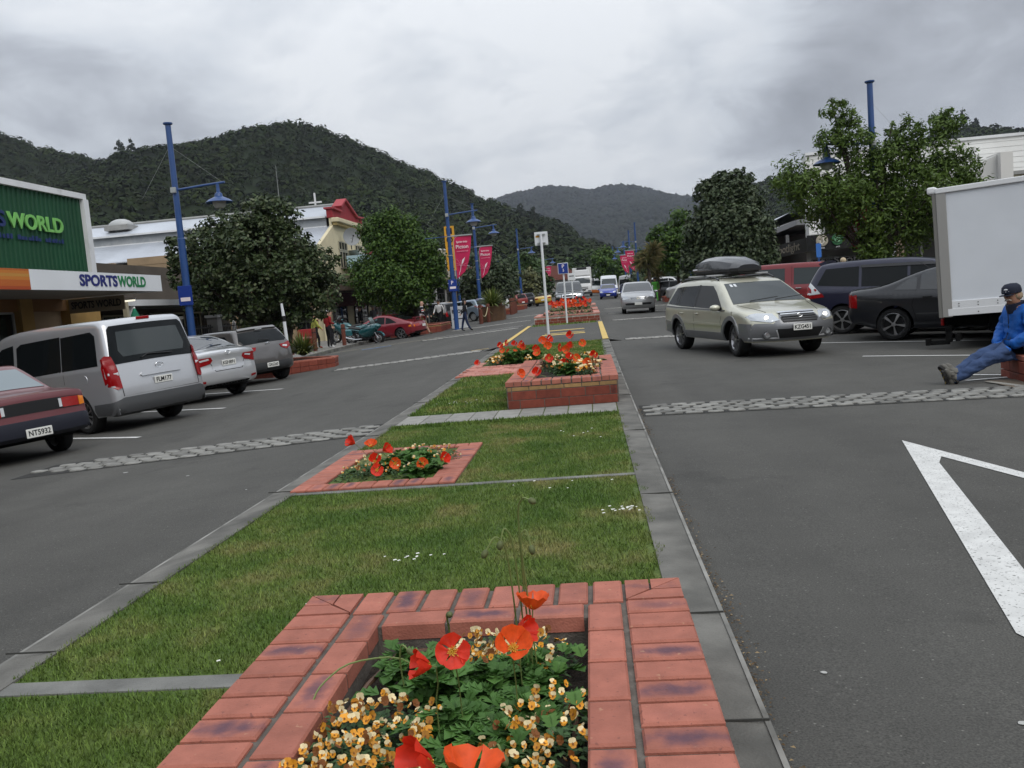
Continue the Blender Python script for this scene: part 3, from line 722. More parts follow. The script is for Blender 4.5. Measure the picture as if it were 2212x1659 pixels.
def pansy(x, y, z, nfl, label, group, s=1., far=False):
 t = thing('pansy_plant', label, 'pansies', (x, y, z), random.random()*6.3, group); t.scale = (s, s, s)
 o = link(bpy.data.objects.new('foliage', random.choice(PLM)), t); o['kind'] = 'stuff'
 for i in range(nfl):
  a = random.random()*2*pi; q = .105*sqrt(random.random()); zz = .115*(1-(q/.11)**2*.55)+random.uniform(.0, .025)
  f = link(bpy.data.objects.new('flower', random.choice(PANM)), t); f.location = (q*cos(a), q*sin(a), zz)
  # faces look out towards the light, mostly up and southwards
  d = Vector((random.gauss(0, .5), random.gauss(-.55, .45), random.uniform(.35, 1.0))); d.rotate(Euler((0, 0, -t.rotation_euler.z)))
  f.rotation_euler = d.to_track_quat('Z', 'Y').to_euler(); k = random.uniform(.46, .74)*(1.75 if far else 1); f.scale = (k, k, k)
 return t
def poppy_petals(r, cup, m, seed):
 rd = random.Random(seed); mb = MB(); n = 4
 for i in range(n):
  az = i*2*pi/n+rd.uniform(-.15, .15); lay = .003*(i % 2); o = len(mb.v); R, C = 5, 6
  for a in range(R+1):
   for b in range(C+1):
    u = a/R; v = (b/C-.5)*2; ang = az+v*.85*(.55+.45*u); rr = r*u*(1-.12*v*v+.05*rd.uniform(-1, 1)*u)
    zz = cup*r*u**1.6+lay+.09*r*u*sin(v*11+i)+.06*r*u*rd.uniform(-1, 1)
    mb.v.append((rr*cos(ang), rr*sin(ang), zz))
  for a in range(R):
   for b in range(C):
    q = o+a*(C+1)+b; mb.f.append((q, q+1, q+C+2, q+C+1)); mb.m.append(0)
 me = bpy.data.meshes.new('flower'); me.from_pydata(mb.v, [], mb.f); me.materials.append(m); me.shade_smooth(); return me
POPM = [poppy_petals(.042, .25, POP[0], 1), poppy_petals(.042, .8, POP[1], 2), poppy_petals(.04, .5, POP[1], 3), poppy_petals(.04, 1.3, POP[0], 4)]
def cm_():
 mb = MB()
 for i in range(26):
  a = i*2.4; q = .011*sqrt(i/26); mb.tube([(0, 0, .001), (q*.7*cos(a), q*.7*sin(a), .008), (q*1.25*cos(a), q*1.25*sin(a), .011)], [.0006, .0006, .0013], 4)
 me = bpy.data.meshes.new('flower_centre'); me.from_pydata(mb.v, [], mb.f); me.materials.append(POPC); return me
CENM = cm_()
def poppy_leaves(n, ln):
 mb = MB()
 for i in range(n): add_leaf(mb, (random.gauss(0, .045), random.gauss(0, .045), random.uniform(0, .10)), random.uniform(.6, 1)*ln, ln*.30, random.random()*6.3, random.uniform(.3, 1.15), curl=.6, lob=4)
 me = bpy.data.meshes.new('foliage'); me.from_pydata(mb.v, [], mb.f); me.materials.append(LEAFG); return me
PPL = [poppy_leaves(85, .095), poppy_leaves(70, .105)]
def poppy(base, head, face, label, group=None, kind=0, size=1., leaves=True, simple=False):
 """poppy growing at base, bloom at head (world), looking along face"""
 t = thing('poppy', label, 'poppy', base, 0, group); h_ = Vector(head)-Vector(base); d = Vector(face).normalized()
 mid = Vector((h_.x*.3, h_.y*.3, h_.z*.6)); pts = [Vector((0, 0, 0)), mid*.5, mid, h_*.5+mid*.5-d*.01, h_-d*.012*size, h_]
 MB().tube(pts, .0019 if not simple else .004, 5).build('stem', STEM, t, smooth=True)
 if leaves: o = link(bpy.data.objects.new('foliage', random.choice(PPL)), t); o.rotation_euler = (0, 0, random.random()*6); o['kind'] = 'stuff'
 f = link(bpy.data.objects.new('flower', POPM[kind]), t); f.location = h_; q = d.to_track_quat('Z', 'Y').to_euler(); f.rotation_euler = q; f.scale = (size,)*3
 if not simple or kind in (0, 2): c = link(bpy.data.objects.new('flower_centre', CENM), f)
 return t
def bud(base, pts, label, r=.009, group='nodding poppy buds in the near planter'):
 t = thing('poppy_bud', label, 'poppy bud', base, 0, group); b = Vector(base); P = [Vector(p)-b for p in pts]
 # smooth the stalk
 Q = []
 for i in range(len(P)-1):
  for k in range(4): Q.append(P[i].lerp(P[i+1], k/4))
 Q.append(P[-1])
 for _ in range(2): Q = [Q[0]]+[(Q[i-1]+Q[i]*2+Q[i+1])/4 for i in range(1, len(Q)-1)]+[Q[-1]]
 MB().tube(Q, .0026, 5).build('stem', STEM, t, smooth=True)
 d = (Q[-1]-Q[-2]).normalized(); mb = MB().ell((0, 0, 0), (r, r, r*1.5), 9, 7); o = mb.build('bud', BUD, t, smooth=True); o.location = Q[-1]+d*r; o.rotation_euler = d.to_track_quat('Z', 'Y').to_euler()
 return t
G1 = 'red poppies in the near planter'
S1 = .17
for i, (b, hd, fc, lb, kd, sz) in enumerate([
 ((-.40, 2.12, S1), (-.375, 1.93, .515), (.15, -1, .45), 'scarlet poppy with an open face and golden centre, middle of the near planter', 0, 1.0),
 ((-.45, 2.05, S1), (-.425, 1.92, .485), (-.8, -.35, .3), 'half-closed orange red poppy left of the open scarlet one', 3, .85),
 ((-.26, 2.15, S1), (-.245, 2.02, .475), (.2, -.6, .75), 'large orange red poppy below the tall bud stalks', 1, 1.1),
 ((-.24, 2.4, S1), (-.215, 2.30, .47), (.1, .1, 1), 'frilly orange poppy bloom at the back corner under the drooping buds', 1, 1.15),
 ((-.26, 2.3, S1), (-.255, 2.20, .45), (.9, -.4, .3), 'small red poppy seen from its side behind the orange one', 3, .9),
 ((-.36, 1.55, S1), (-.325, 1.42, .52), (-.7, -.5, .4), 'red poppy seen from its side at the bottom edge of the planter', 3, 1.1),
 ((-.30, 1.5, S1), (-.25, 1.335, .535), (.2, .1, 1), 'big orange poppy at the front edge of the near planter', 1, 1.25)]):
 poppy(b, hd, fc, lb, G1, kd, sz)
for b, P, lb in [((-.27, 2.4, S1), [(-.27, 2.4, S1), (-.27, 2.35, .5), (-.275, 2.3, .66), (-.30, 2.28, .69), (-.325, 2.27, .65)], 'left nodding bud of the tall three over the orange poppy'),
     ((-.25, 2.4, S1), [(-.25, 2.4, S1), (-.25, 2.34, .5), (-.255, 2.3, .68), (-.275, 2.29, .71), (-.285, 2.28, .67)], 'middle nodding bud of the tall three over the orange poppy'),
     ((-.22, 2.4, S1), [(-.22, 2.4, S1), (-.23, 2.34, .5), (-.235, 2.3, .68), (-.215, 2.3, .70), (-.205, 2.29, .65)], 'right nodding bud of the tall three over the orange poppy'),
     ((-.24, 2.42, S1), [(-.24, 2.42, S1), (-.24, 2.36, .5), (-.235, 2.3, .76), (-.215, 2.28, .79), (-.195, 2.26, .785)], 'topmost thin bud reaching above the rest against the lawn'),
     ((-.46, 2.35, S1), [(-.46, 2.35, S1), (-.45, 2.3, .42), (-.44, 2.22, .50), (-.43, 2.2, .505)], 'fat round bud rising beside the far rim'),
     ((-.60, 2.35, S1), [(-.60, 2.35, S1), (-.6, 2.3, .34), (-.585, 2.28, .40), (-.565, 2.27, .385)], 'small pale bud low beside the left rim'),
     ((-.44, 1.75, S1), [(-.44, 1.75, S1), (-.45, 1.72, .36), (-.45, 1.70, .40), (-.46, 1.69, .38)], 'green bud over the middle foliage, left of its twin'),
     ((-.40, 1.75, S1), [(-.40, 1.75, S1), (-.41, 1.70, .37), (-.415, 1.68, .41)], 'tall oval green bud over the middle foliage'),
     ((-.27, 1.8, S1), [(-.27, 1.8, S1), (-.27, 1.76, .36), (-.26, 1.74, .39), (-.25, 1.73, .365)], 'drooping green bud right of the middle foliage'),
     ((-.31, 1.7, S1), [(-.31, 1.7, S1), (-.31, 1.68, .33), (-.315, 1.66, .37)], 'round green bud among the pansies near the front'),
     ((-.66, 2.5, S1), [(-.5, 2.45, S1), (-.62, 2.42, .31), (-.76, 2.32, .335), (-.82, 2.24, .30), (-.83, 2.2, .265)], 'long bud stalk trailing over the left rim')]:
 bud(b, P, lb)
# mounded green leaves of the poppies
for x, y, s in ((-.5, 2.35, 1.1), (-.36, 2.3, 1.0), (-.26, 2.42, .85), (-.62, 2.5, .9), (-.42, 2.08, .95), (-.38, 1.75, .9), (-.3, 2.0, .9), (-.37, 1.55, .75), (-.26, 2.52, .7), (-.36, 1.3, .7), (-.45, 1.9, .7), (-.33, 1.65, .7)):
 o = link(bpy.data.objects.new('poppy_foliage', random.choice(PPL))); o.location = (x, y, S1+.01); o.rotation_euler = (0, 0, random.random()*6); o.scale = (s, s, s*1.1)
 tag(o, 'clump of lobed green poppy leaves in the near planter', 'foliage', 'poppy leaf clumps in the near planter')
_pp = []
for _ in range(900):
 x, y = random.uniform(-.76, -.17), random.uniform(1.12, 2.62)
 left = x < -.43-.24*max(0, y-1.75) and y < 2.22; right = x > -.29+.10*max(0, y-1.9) and y < 2.2; back = y > 2.42 and -.46 < x < -.2; front = y < 1.42 and not -.42 < x < -.3
 if (left or right or back or front) and all(math.hypot(x-a, y-b) > .083 for a, b in _pp): _pp.append((x, y))
for x, y in _pp:
 pansy(x, y, S1, 27, 'cream and orange pansy plant in the near brick planter', 'pansies in the near planter')
# second bed: low mound of pansies and nine poppies
for x, y in [(-2.0, 6.75), (-1.85, 6.85), (-1.7, 6.75), (-1.55, 6.95), (-2.02, 6.95), (-1.45, 7.35), (-1.35, 7.5), (-1.5, 7.6), (-1.8, 7.3), (-1.95, 7.25), (-1.65, 7.7), (-1.32, 7.3), (-1.78, 7.6)]:
 pansy(x, y, rise(y)-.055, 9, 'yellow and cream pansy plant in the flush bed by the left kerb', 'pansies in the flush bed', 1.25)
for i, (x, y) in enumerate([(-1.75, 7.0), (-1.6, 7.15), (-1.55, 7.3), (-1.7, 7.4), (-1.45, 6.75), (-1.42, 6.9), (-1.85, 7.1), (-1.6, 7.5)]):
 o = link(bpy.data.objects.new('poppy_foliage', random.choice(PPL))); o.location = (x, y, -.05); o.rotation_euler = (0, 0, i); o.scale = (1.2,)*3
 tag(o, 'clump of lobed green poppy leaves in the flush flower bed', 'foliage', 'poppy leaf clumps in the flush bed')
for hd, fc, lb, kd in [((-1.98, 6.85, .40), (-.5, -.5, .5), 'topmost leaning red poppy at the left end of the flush bed', 3), ((-1.86, 6.9, .36), (.1, -.5, 1), 'orange red poppy cup beside the topmost one in the flush bed', 1),
      ((-1.78, 6.95, .31), (.8, -.3, .4), 'half-open red poppy above the middle of the flush bed', 3), ((-1.83, 6.85, .24), (.2, -.6, .5), 'crumpled red poppy bud opening in the flush bed', 3),
      ((-1.66, 6.85, .20), (.1, -1, .2), 'ragged orange poppy in the centre of the flush bed', 2), ((-1.75, 6.6, .185), (.1, -1, .35), 'wide open vermilion poppy facing the road camera in the flush bed', 0),
      ((-1.42, 6.75, .185), (.3, -1, .3), 'open red poppy at the right end of the flush bed', 2), ((-1.28, 6.85, .1), (.6, -.5, .4), 'little pink red poppy low at the right edge of the flush bed', 3)]:
 hd = (hd[0], hd[1], max(.09, hd[2]-.13)); poppy((hd[0]*.7-1.65*.3, hd[1]+.15, -.05), hd, fc, lb, 'poppies in the flush bed', kd, 1.25, leaves=False)
# raised planter two
for i in range(30):
 x = random.choice((random.uniform(-.72, -.45), random.uniform(-.2, .0), random.uniform(-.45, -.15))); y = random.uniform(10.9, 13.5)
 pansy(x, y, .27+rise(y), 7, 'creamy yellow pansy plant in the raised planter behind the paver path', 'pansies in the second planter', 1.3, True)
for i in range(10):
 o = link(bpy.data.objects.new('poppy_foliage', PPL[i % 2])); o.location = (random.uniform(-.55, -.1), random.uniform(11, 13.4), .29); o.rotation_euler = (0, 0, i); o.scale = (1.5, 1.5, 1.4)
 tag(o, 'clump of green poppy leaves in the raised planter behind the path', 'foliage', 'poppy leaf clumps in the second planter')
for i, (x, y, z, kd) in enumerate([(-.95, 10.95, .40, 1), (-.72, 10.85, .47, 3), (-.62, 12.2, .74, 0), (-.85, 12.6, .86, 3), (-.8, 12.5, .80, 2), (-.74, 12.9, .95, 1), (-.67, 12.9, .96, 3), (-.45, 12.5, .86, 0), (-.36, 12.4, .83, 1), (-.3, 12.6, .84, 3), (-.24, 12.1, .72, 2), (-.34, 12.3, .70, 3), (-.08, 11.9, .62, 1), (-.15, 12.8, .88, 2), (-.3, 13.0, 1.0, 3), (.02, 12.5, .72, 3), (-.4, 12.0, .64, 3), (-.66, 12.7, .88, 1)]):
 z = max(.40, z-.25); poppy((x*.6-.14, y+.05, .28), (x, y, z), (random.gauss(0, .5), -1, random.uniform(.1, .8)), 'red poppy bloom standing above the pansies of the second raised planter', 'poppies in the second planter', kd, 1.5, leaves=False, simple=True)
# third bed behind the paving
for i in range(14):
 y = random.uniform(17.2, 18.1); pansy(random.uniform(-2.2, -1.35), y, rise(y)-.05, 6, 'brownish yellow pansy plant in the far flush bed', 'pansies in the far bed', 1.6, True)
for i in range(8):
 o = link(bpy.data.objects.new('poppy_foliage', PPL[i % 2])); o.location = (random.uniform(-1.75, -1.2), random.uniform(17.3, 18.2), rise(17.5)); o.rotation_euler = (0, 0, i); o.scale = (1.9, 1.9, 2.2)
 tag(o, 'clump of poppy leaves in the far flush bed', 'foliage', 'poppy leaf clumps in the far bed')
for i, (x, y, z) in enumerate([(-2.28, 17.1, .16), (-1.85, 17.8, .62), (-1.72, 17.8, .58), (-1.6, 17.9, .7), (-1.5, 17.9, .66), (-1.45, 17.9, .72), (-1.4, 17.9, .64), (-1.42, 17.8, .58), (-1.33, 17.8, .55), (-1.9, 17.9, .72), (-1.6, 17.8, .55), (-1.75, 17.9, .76)]):
 z = max(.14, z-.27); poppy((x*.5-.85, y+.1, rise(17.5)), (x, y, z), (random.gauss(0, .5), -1, random.uniform(.1, .8)), 'red poppy bloom in the far flush bed behind the pink paving', 'poppies in the far bed', (3, 2, 0)[i % 3], 1.6, leaves=False, simple=True)
# beds beyond the gap: dense planting
def dense_bed(x0, x1, y0, y1, z, npan, npop, lab):
 mb = MB()
 for i in range(npan*14):
  x = random.uniform(x0, x1); y = random.uniform(y0, y1); add_leaf(mb, (x, y, z+rise(y)+random.uniform(0, .18)), .12, .05, random.random()*6.3, random.uniform(0, 1.2), lob=1, m=random.choice((0, 0, 1)))
 tag(mb.build('bedding_foliage', [LEAFD, M('yellowing bedding', (.16, .14, .04), .7)]), 'low green and yellow bedding plants in the '+lab, 'bedding plants', kind='stuff')
 for i in range(npop):
  x = random.uniform(x0, x1); y = random.uniform(y0, y1); zz = z+rise(y)
  poppy((x, y, zz), (x+random.gauss(0, .05), y-.05, zz+random.uniform(.22, .5)), (random.gauss(0, .6), -1, random.uniform(.1, .9)), 'red poppy in the '+lab, 'poppies in the '+lab, random.choice((0, 1, 3)), 2.1, leaves=False, simple=True)
dense_bed(-1.9, .0, 40.6, 43.6, .28, 50, 46, 'second planter beyond the yellow lines')
dense_bed(-1.95, .1, 36.1, 38.8, .2, 20, 0, 'wide low planter')
dense_bed(-1.7, .1, 50, 53.6, .28, 30, 18, 'far brick planter before the off-roader')
# ================================================================== buildings
GRN = M('dark green sheet', (.007, .066, .027), .55, .4, var=.12, vs=.8); WHT = M('white painted trim', (.74, .75, .76), .6, var=.08, vs=1.5, stain=((.3, .3, .29), 1.2, .62, .8))
FASW = M('white fascia panel', (.76, .78, .80), .45, var=.03, vs=1); ORG = [M('orange stripe a', (.55, .19, .03), .5), M('orange stripe b', (.48, .12, .02), .5), M('orange stripe c', (.38, .065, .015), .5), M('orange stripe d', (.52, .25, .05), .5)]
TAN = M('tan plaster', (.33, .235, .145), .85, var=.1, vs=2, stain=((.2, .14, .09), .9, .6, .85)); OCH = M('ochre pillar', (.36, .22, .07), .8, var=.1, vs=3)
CREAM = M('cream painted render', (.62, .55, .37), .8, var=.07, vs=1.2, stain=((.42, .36, .24), 1.0, .62, .85)); REDG = M('red painted gable', (.26, .022, .030), .75, var=.1, vs=1.5)
SOFF = M('soffit lining', (.22, .205, .18), .8, var=.08, vs=2); GLW = M('shop window glass', (.010, .012, .013), .05, .6); FRM = M('aluminium window frame', (.36, .36, .35), .5); FRMD = M('dark window frame', (.03, .03, .03), .6)
DKW = M('dark shop interior', (.018, .016, .015), .9); DKR = M('dark red shopfront', (.085, .010, .010), .7); BLK = M('black signboard', (.008, .008, .008), .5); NAVY = M('navy lettering', (.015, .022, .16), .5); GREENL = M('green lettering', (.02, .20, .07), .5)
LIME = M('lime green lettering', (.20, .52, .13), .5); BLULET = M('blue lettering', (.012, .03, .13), .5); IRON = M('black iron', (.014, .014, .015), .6); GREYC = M('grey coping', (.30, .30, .29), .7, var=.1, vs=2)
def roof_mat(name, col, axis, pitch=.11):
 m = M(name, col, .38, .5, .35, var=.12, vs=.6); n = m.node_tree.nodes; l = m.node_tree.links; b = n['Principled BSDF']
 geo = n['Geometry'] if 'Geometry' in n else n.new('ShaderNodeNewGeometry'); wv = n.new('ShaderNodeTexWave'); wv.bands_direction = axis; wv.inputs['Scale'].default_value = 1/pitch/3.14*1.0
 l.new(geo.outputs['Position'], wv.inputs[0]); bp = n.new('ShaderNodeBump'); bp.inputs['Strength'].default_value = .5; bp.inputs['Distance'].default_value = .03; l.new(wv.outputs['Fac'], bp.inputs['Height']); l.new(bp.outputs[0], b.inputs['Normal']); return m
SILV = roof_mat('silver corrugated iron', (.50, .53, .58), 'X'); CLER = M('clerestory sheet', (.33, .35, .37), .5, var=.1, vs=1.5, stain=((.42, .43, .44), 2.5, .5, .7))
def corrugated(name, x, y0, y1, z0, z1, mat, parent, pitch=.19, dep=.035, face=1):
 """upright ribbed sheet facing +x or -x (face)"""
 mb = MB(); y = y0; P = []
 while y < y1:
  for f, d in ((0, 0), (.5, 0), (.6, 1), (.9, 1)): P.append((min(y1, y+f*pitch), d*dep*face))
  y += pitch
 P.append((y1, 0))
 o = len(mb.v)
 for a, d in P: mb.v += [(x+d, a, z0), (x+d, a, z1)]
 for i in range(len(P)-1): mb.f.append((2*i, 2*i+2, 2*i+3, 2*i+1)); mb.m.append(0)
 return mb.build(name, mat, parent)
def window(parent, plane, a0, a1, z0, z1, pos, face, nx=1, nz=1, fr=.05, frm=None, glass=None, dep=.06):
 """framed window; plane 'x' lies at x=pos spanning y, 'y' lies at y=pos spanning x. face +-1 outward"""
 frm = frm or FRM; glass = glass or GLW; mb = MB()
 def B(u0, u1, w0, w1, d0, d1, m_):
  if plane == 'x': m_.bx(min(pos+face*d0, pos+face*d1), max(pos+face*d0, pos+face*d1), u0, u1, w0, w1)
  else: m_.bx(u0, u1, min(pos+face*d0, pos+face*d1), max(pos+face*d0, pos+face*d1), w0, w1)
 for i in range(nx+1): c = a0+(a1-a0)*i/nx; B(c-fr/2, c+fr/2, z0, z1, .0, dep, mb)
 for j in range(nz+1): c = z0+(z1-z0)*j/nz; B(a0, a1, c-fr/2, c+fr/2, .002, dep-.004, mb)
 o = mb.build('window', frm, parent); g_ = MB(); B(a0, a1, z0, z1, .006, .016, g_); g_.build('pane', glass, o); return o
# ---- sports shop on the left
ZP = zg(-13, 20)          # footpath level there
t = thing('sports_shop', 'green ribbed sports shop with a white fascia verandah and orange stripes', 'shop', (0, 0, 0))
MB().bx(-30, -14.7, 4, 24.7, ZP, 5.3).build('wall', TAN, t)
corrugated('sign_wall', -14.62, 4, 24.7, 3.2, 5.36, GRN, t)
MB().bx(-14.75, -14.5, 4, 24.8, 5.34, 5.50).build('top_trim', WHT, t); MB().bx(-14.72, -14.48, 24.62, 24.86, 2.9, 5.34).build('side_trim', WHT, t)
W1 = lettering('WORLD', .56, LIME, (-14.54, 22.37, 4.44), (pi/2, 0, pi/2), t, .02, .012, width=2.35); lettering('SPORTS', .56, BLULET, (-14.54, 19.8, 4.44), (pi/2, 0, pi/2), t, .02, .012, width=2.55)
mb = MB()
for k in range(30):
 y = 19.2+k*.145
 if k % 8 == 7: continue
 mb.bx(-14.565, -14.55, y, y+random.uniform(.07, .12), 3.98, 4.06+random.uniform(0, .05))
tag(mb.build('small_lettering', BLULET, t), kind='stuff')
MB().bx(-14.7, -11.66, 3, 22.95, 2.42, 2.80).build('verandah', SOFF, t)
MB().bx(-11.66, -11.60, 17.36, 23.0, 2.40, 2.83).build('fascia', FASW, t)
mb = MB()
zs = [2.40, 2.47, 2.53, 2.60, 2.67, 2.73, 2.79, 2.83];
for k in range(7): mb.bx(-11.66, -11.60, 3, 17.355, zs[k], zs[k+1]-.0015, m=[2, 1, 1, 0, 3, 0, 1][k])
mb.build('striped_fascia', ORG, t); MB().bx(-14.6, -11.66, 22.94, 23.0, 2.40, 2.83).build('end_fascia', FASW, t)
lettering('SPORTS', .36, NAVY, (-11.592, 19.95, 2.62), (pi/2, 0, pi/2), t, .004, .012, width=1.62); lettering('WORLD', .36, GREENL, (-11.592, 21.47, 2.62), (pi/2, 0, pi/2), t, .004, .012, width=1.36)
bd = MB().bx(-13.9, -12.35, 22.30, 22.36, 1.98, 2.36).build('hanging_sign', M('buff signboard', (.27, .22, .15), .7), t); lettering('SPORTS WORLD', .26, BLK, (-13.12, 22.285, 2.17), (pi/2, 0, 0), bd, .004, .006, width=1.4)
bs = MB().bx(-14.4, -12.5, 14.6, 14.7, 1.75, 2.38).build('hanging_sign', BLK, t)
MB().bx(-12.5, -12.15, 14.6, 14.7, 1.85, 2.3).build('hanging_sign', M('grey signboard', (.25, .26, .30), .6), t)
for y in (9, 14.2, 17.6, 21.3, 23.9):
 MB().bx(-14.72, -14.42, y-.25 if y < 22 else y-.75, y+.25 if y < 22 else y+.75, ZP, 2.42).build('pillar', OCH, t)
MB().bx(-14.7, -14.5, 4, 24.6, 2.1, 2.45).build('shop_header', M('orange brown header', (.20, .095, .03), .7), t)
for y0, y1 in ((9.3, 13.9), (14.5, 17.3), (17.9, 21.0)): window(t, 'x', y0, y1, ZP+.35, 2.08, -14.66, 1, 3, 2, .06)
t2 = thing('strip_light', 'short glowing fluorescent tube at the end of the sports verandah', 'lamp', (-12.6, 22.75, 2.2)); MB().tube([(-.32, 0, 0), (.32, 0, .02)], .03, 8).build('tube', M('fluorescent tube', (.8, .8, .7), .4, emit=((1, .93, .75), 1.1)), t2); MB().bx(-.34, .34, -.03, .03, .03, .07).build('batten', WHT, t2)
tag(MB().box((-13.2, 23.9, ZP+1.3), (.12, .12, 2.6)).build('downpipe', M('cream pipe', (.45, .40, .28), .6)), 'cream downpipe at the corner of the sports shop', 'downpipe')
# ---- cafe yard between the shop and the hall: pillars, railings, canopy
ZF = zg(-13, 30)
t = thing('yard_fence', 'iron railing fence with grey stone pillars behind the parked silver cars', 'fence')
for y in (25.6, 28.4, 31.6, 34.8, 38.0):
 MB().bx(-14.25, -13.85, y-.2, y+.2, ZF-.1, ZF+1.85).build('pillar', M('grey stucco', (.20, .195, .185), .85, var=.12, vs=3), t); MB().bx(-14.3, -13.8, y-.25, y+.25, ZF+1.85, ZF+1.95).build('pillar_cap', GREYC, t)
y = 25.9
mb = None
for k in range(86):
 y = 25.9+k*.14
 if min(abs(y-q) for q in (28.4, 31.6, 34.8, 38.0)) < .26: continue
 MB().bx(-14.065, -14.035, y-.015, y+.015, ZF-.05, ZF+1.6).build('railing_bar', IRON, t)
for z in (.15, 1.5): MB().bx(-14.07, -14.03, 25.7, 38, ZF+z-.02, ZF+z+.02).build('rail', IRON, t)
t = thing('cafe', 'dark cafe front with a white edged canopy in the yard behind the railings', 'building')
MB().bx(-24, -17.2, 25, 40.4, ZF-.2, 3.9).build('wall', M('dark brown wall', (.085, .07, .055), .85, var=.15, vs=1), t)  # wall in one dark brown, slightly mottled
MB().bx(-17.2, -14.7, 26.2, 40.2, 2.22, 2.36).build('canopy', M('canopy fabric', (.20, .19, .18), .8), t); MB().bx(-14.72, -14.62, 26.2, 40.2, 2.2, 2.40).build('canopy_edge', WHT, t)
for y in (27, 31, 35, 39): MB().bx(-14.78, -14.68, y-.05, y+.05, ZF, 2.2).build('post', WHT, t)
for y0 in (26, 29.4, 32.8, 36.2): window(t, 'x', y0, y0+2.8, ZF+.6, 2.0, -17.18, 1, 3, 1, .07, M('cream joinery', (.4, .37, .28), .7))
MB().bx(-17.18, -17.02, 25, 40.4, ZF-.1, ZF+.5).build('dado', M('buff dado', (.36, .31, .19), .8), t)
t = thing('umbrella', 'closed dark green cafe umbrella beside a stone pillar', 'umbrella', (-13.6, 25.1, ZF)); MB().cyl((0, 0, 0), (0, 0, 2.3), .03).build('pole', WHT, t)
MB().lathe([(.03, 2.25), (.12, 2.05), (.19, 1.55), (.17, 1.42), (.12, 1.45), (.14, .95), (.05, .9)], 10).build('folded_canopy', M('green canvas', (.006, .14, .075), .8, var=.2, vs=12), t, smooth=True)
# ---- silver roofed hall with the red gable
t = thing('hall', 'big cream hall with a silver iron roof and a red stepped gable to the street', 'building')
XG = -14.6; XB = -48
yc = 53.05; ridge = 7.95
MB().bx(XB, -15.4, 47.3, 47.7, ZF-.5, 5.1).build('side_wall', TAN, t)
MB().bx(XB, -26.6, 47.28, 47.72, 5.1, 5.36).build('parapet', TAN, t); MB().bx(-25.7, -15.4, 47.28, 47.72, 5.1, 5.52).build('parapet', TAN, t)
MB().bx(XB, -14.7, 47.7, 58.4, ZF-.5, 5.2).build('wall', CREAM, t)
def plane(a, b, x0, x1, mat, name='roof', th=.06):
 return MB().add([(x0, a[0], a[1]), (x1, a[0], a[1]), (x1, b[0], b[1]), (x0, b[0], b[1]), (x0, a[0], a[1]-th), (x1, a[0], a[1]-th), (x1, b[0], b[1]-th), (x0, b[0], b[1]-th)], [(0, 1, 2, 3), (7, 6, 5, 4), (0, 4, 5, 1), (1, 5, 6, 2), (2, 6, 7, 3), (3, 7, 4, 0)]).build(name, mat, t)
plane((47.75, 5.42), (50.6, 6.66), XB, -14.62, SILV); MB().bx(XB, -15.0, 50.58, 50.66, 6.55, 7.24).build('clerestory', CLER, t); plane((50.4, 7.22), (53.0, 8.12), XB, -14.9, SILV)
plane((53.0, 8.12), (55.6, 7.22), XB, -14.9, SILV); MB().bx(XB, -15.0, 55.34, 55.42, 6.55, 7.24).build('clerestory', CLER, t); plane((55.4, 6.66), (58.3, 5.42), XB, -14.62, SILV)
MB().tube([(XB, 53, 8.16), (-14.95, 53, 8.16)], .09, 8).build('ridge_cap', GREYC, t)
MB().bx(XB, -15.0, 50.34, 50.44, 7.14, 7.24).build('gutter', WHT, t); MB().bx(XB, -15.0, 50.52, 50.6, 6.60, 6.68).build('flashing', WHT, t)
gp = [(47.3, ZF-.4), (57.0, ZF-.4), (57.0, 7.1), (50.25, 7.1), (50.25, 6.6), (47.3, 5.32)]
MB().prism(gp, -14.75, -14.55, 'x').build('street_wall', CREAM, t)
rg = [(50.2, 7.1), (57.0, 7.1), (57.0, 7.60), (55.5, 7.55), (53.05, 8.36), (51.95, 7.86), (51.95, 7.58), (50.2, 7.62)]
MB().prism(rg, -14.85, -14.5, 'x').build('red_gable', REDG, t)
REDC = M('red coping', (.36, .05, .06), .7)
for q in ([(53.05, 8.36), (53.05, 8.48), (51.85, 7.93), (51.95, 7.83)], [(53.05, 8.36), (55.5, 7.52), (55.6, 7.62), (53.05, 8.48)], [(50.1, 7.6), (51.95, 7.55), (51.95, 7.65), (50.1, 7.7)], [(55.5, 7.52), (57.1, 7.58), (57.1, 7.68), (55.5, 7.63)]):
 MB().prism(q, -14.97, -14.36, 'x').build('gable_coping', REDC, t)
MB().bx(-14.6, -14.15, 50.15, 57.1, 6.82, 7.08).build('cornice', CREAM, t, bevel=.05); MB().bx(-14.6, -14.28, 50.25, 57.0, 6.66, 6.82).build('cornice', M('ochre moulding', (.36, .27, .11), .8), t)
for y0, y1 in ((51.0, 52.75), (54.7, 56.4)):
 window(t, 'x', y0, y1, 5.28, 5.75, -14.55, 1, 3, 1, .07, M('cream joinery', (.5, .46, .34), .7)); window(t, 'x', y0, y1, 4.2, 5.18, -14.55, 1, 3, 1, .07, M('cream joinery'))
MB().prism([(52.8, 5.3), (54.4, 5.15), (54.4, 4.6)], -14.5, -13.9, 'x').build('window_awning', M('striped awning', (.4, .38, .33), .8), t)
MB().bx(-14.1, -12.9, 50.9, 57.2, 4.12, 4.85).build('light_box', M('pale blue signboard', (.36, .50, .56), .5), t)
MB().bx(-14.6, -11.7, 47.5, 57.5, 2.75, 3.15).build('verandah', M('verandah brown', (.07, .05, .035), .8), t); bsb = MB().bx(-11.76, -11.66, 47.5, 57.4, 2.70, 3.28).build('fascia', M('book fascia', (.085, .06, .045), .7), t)
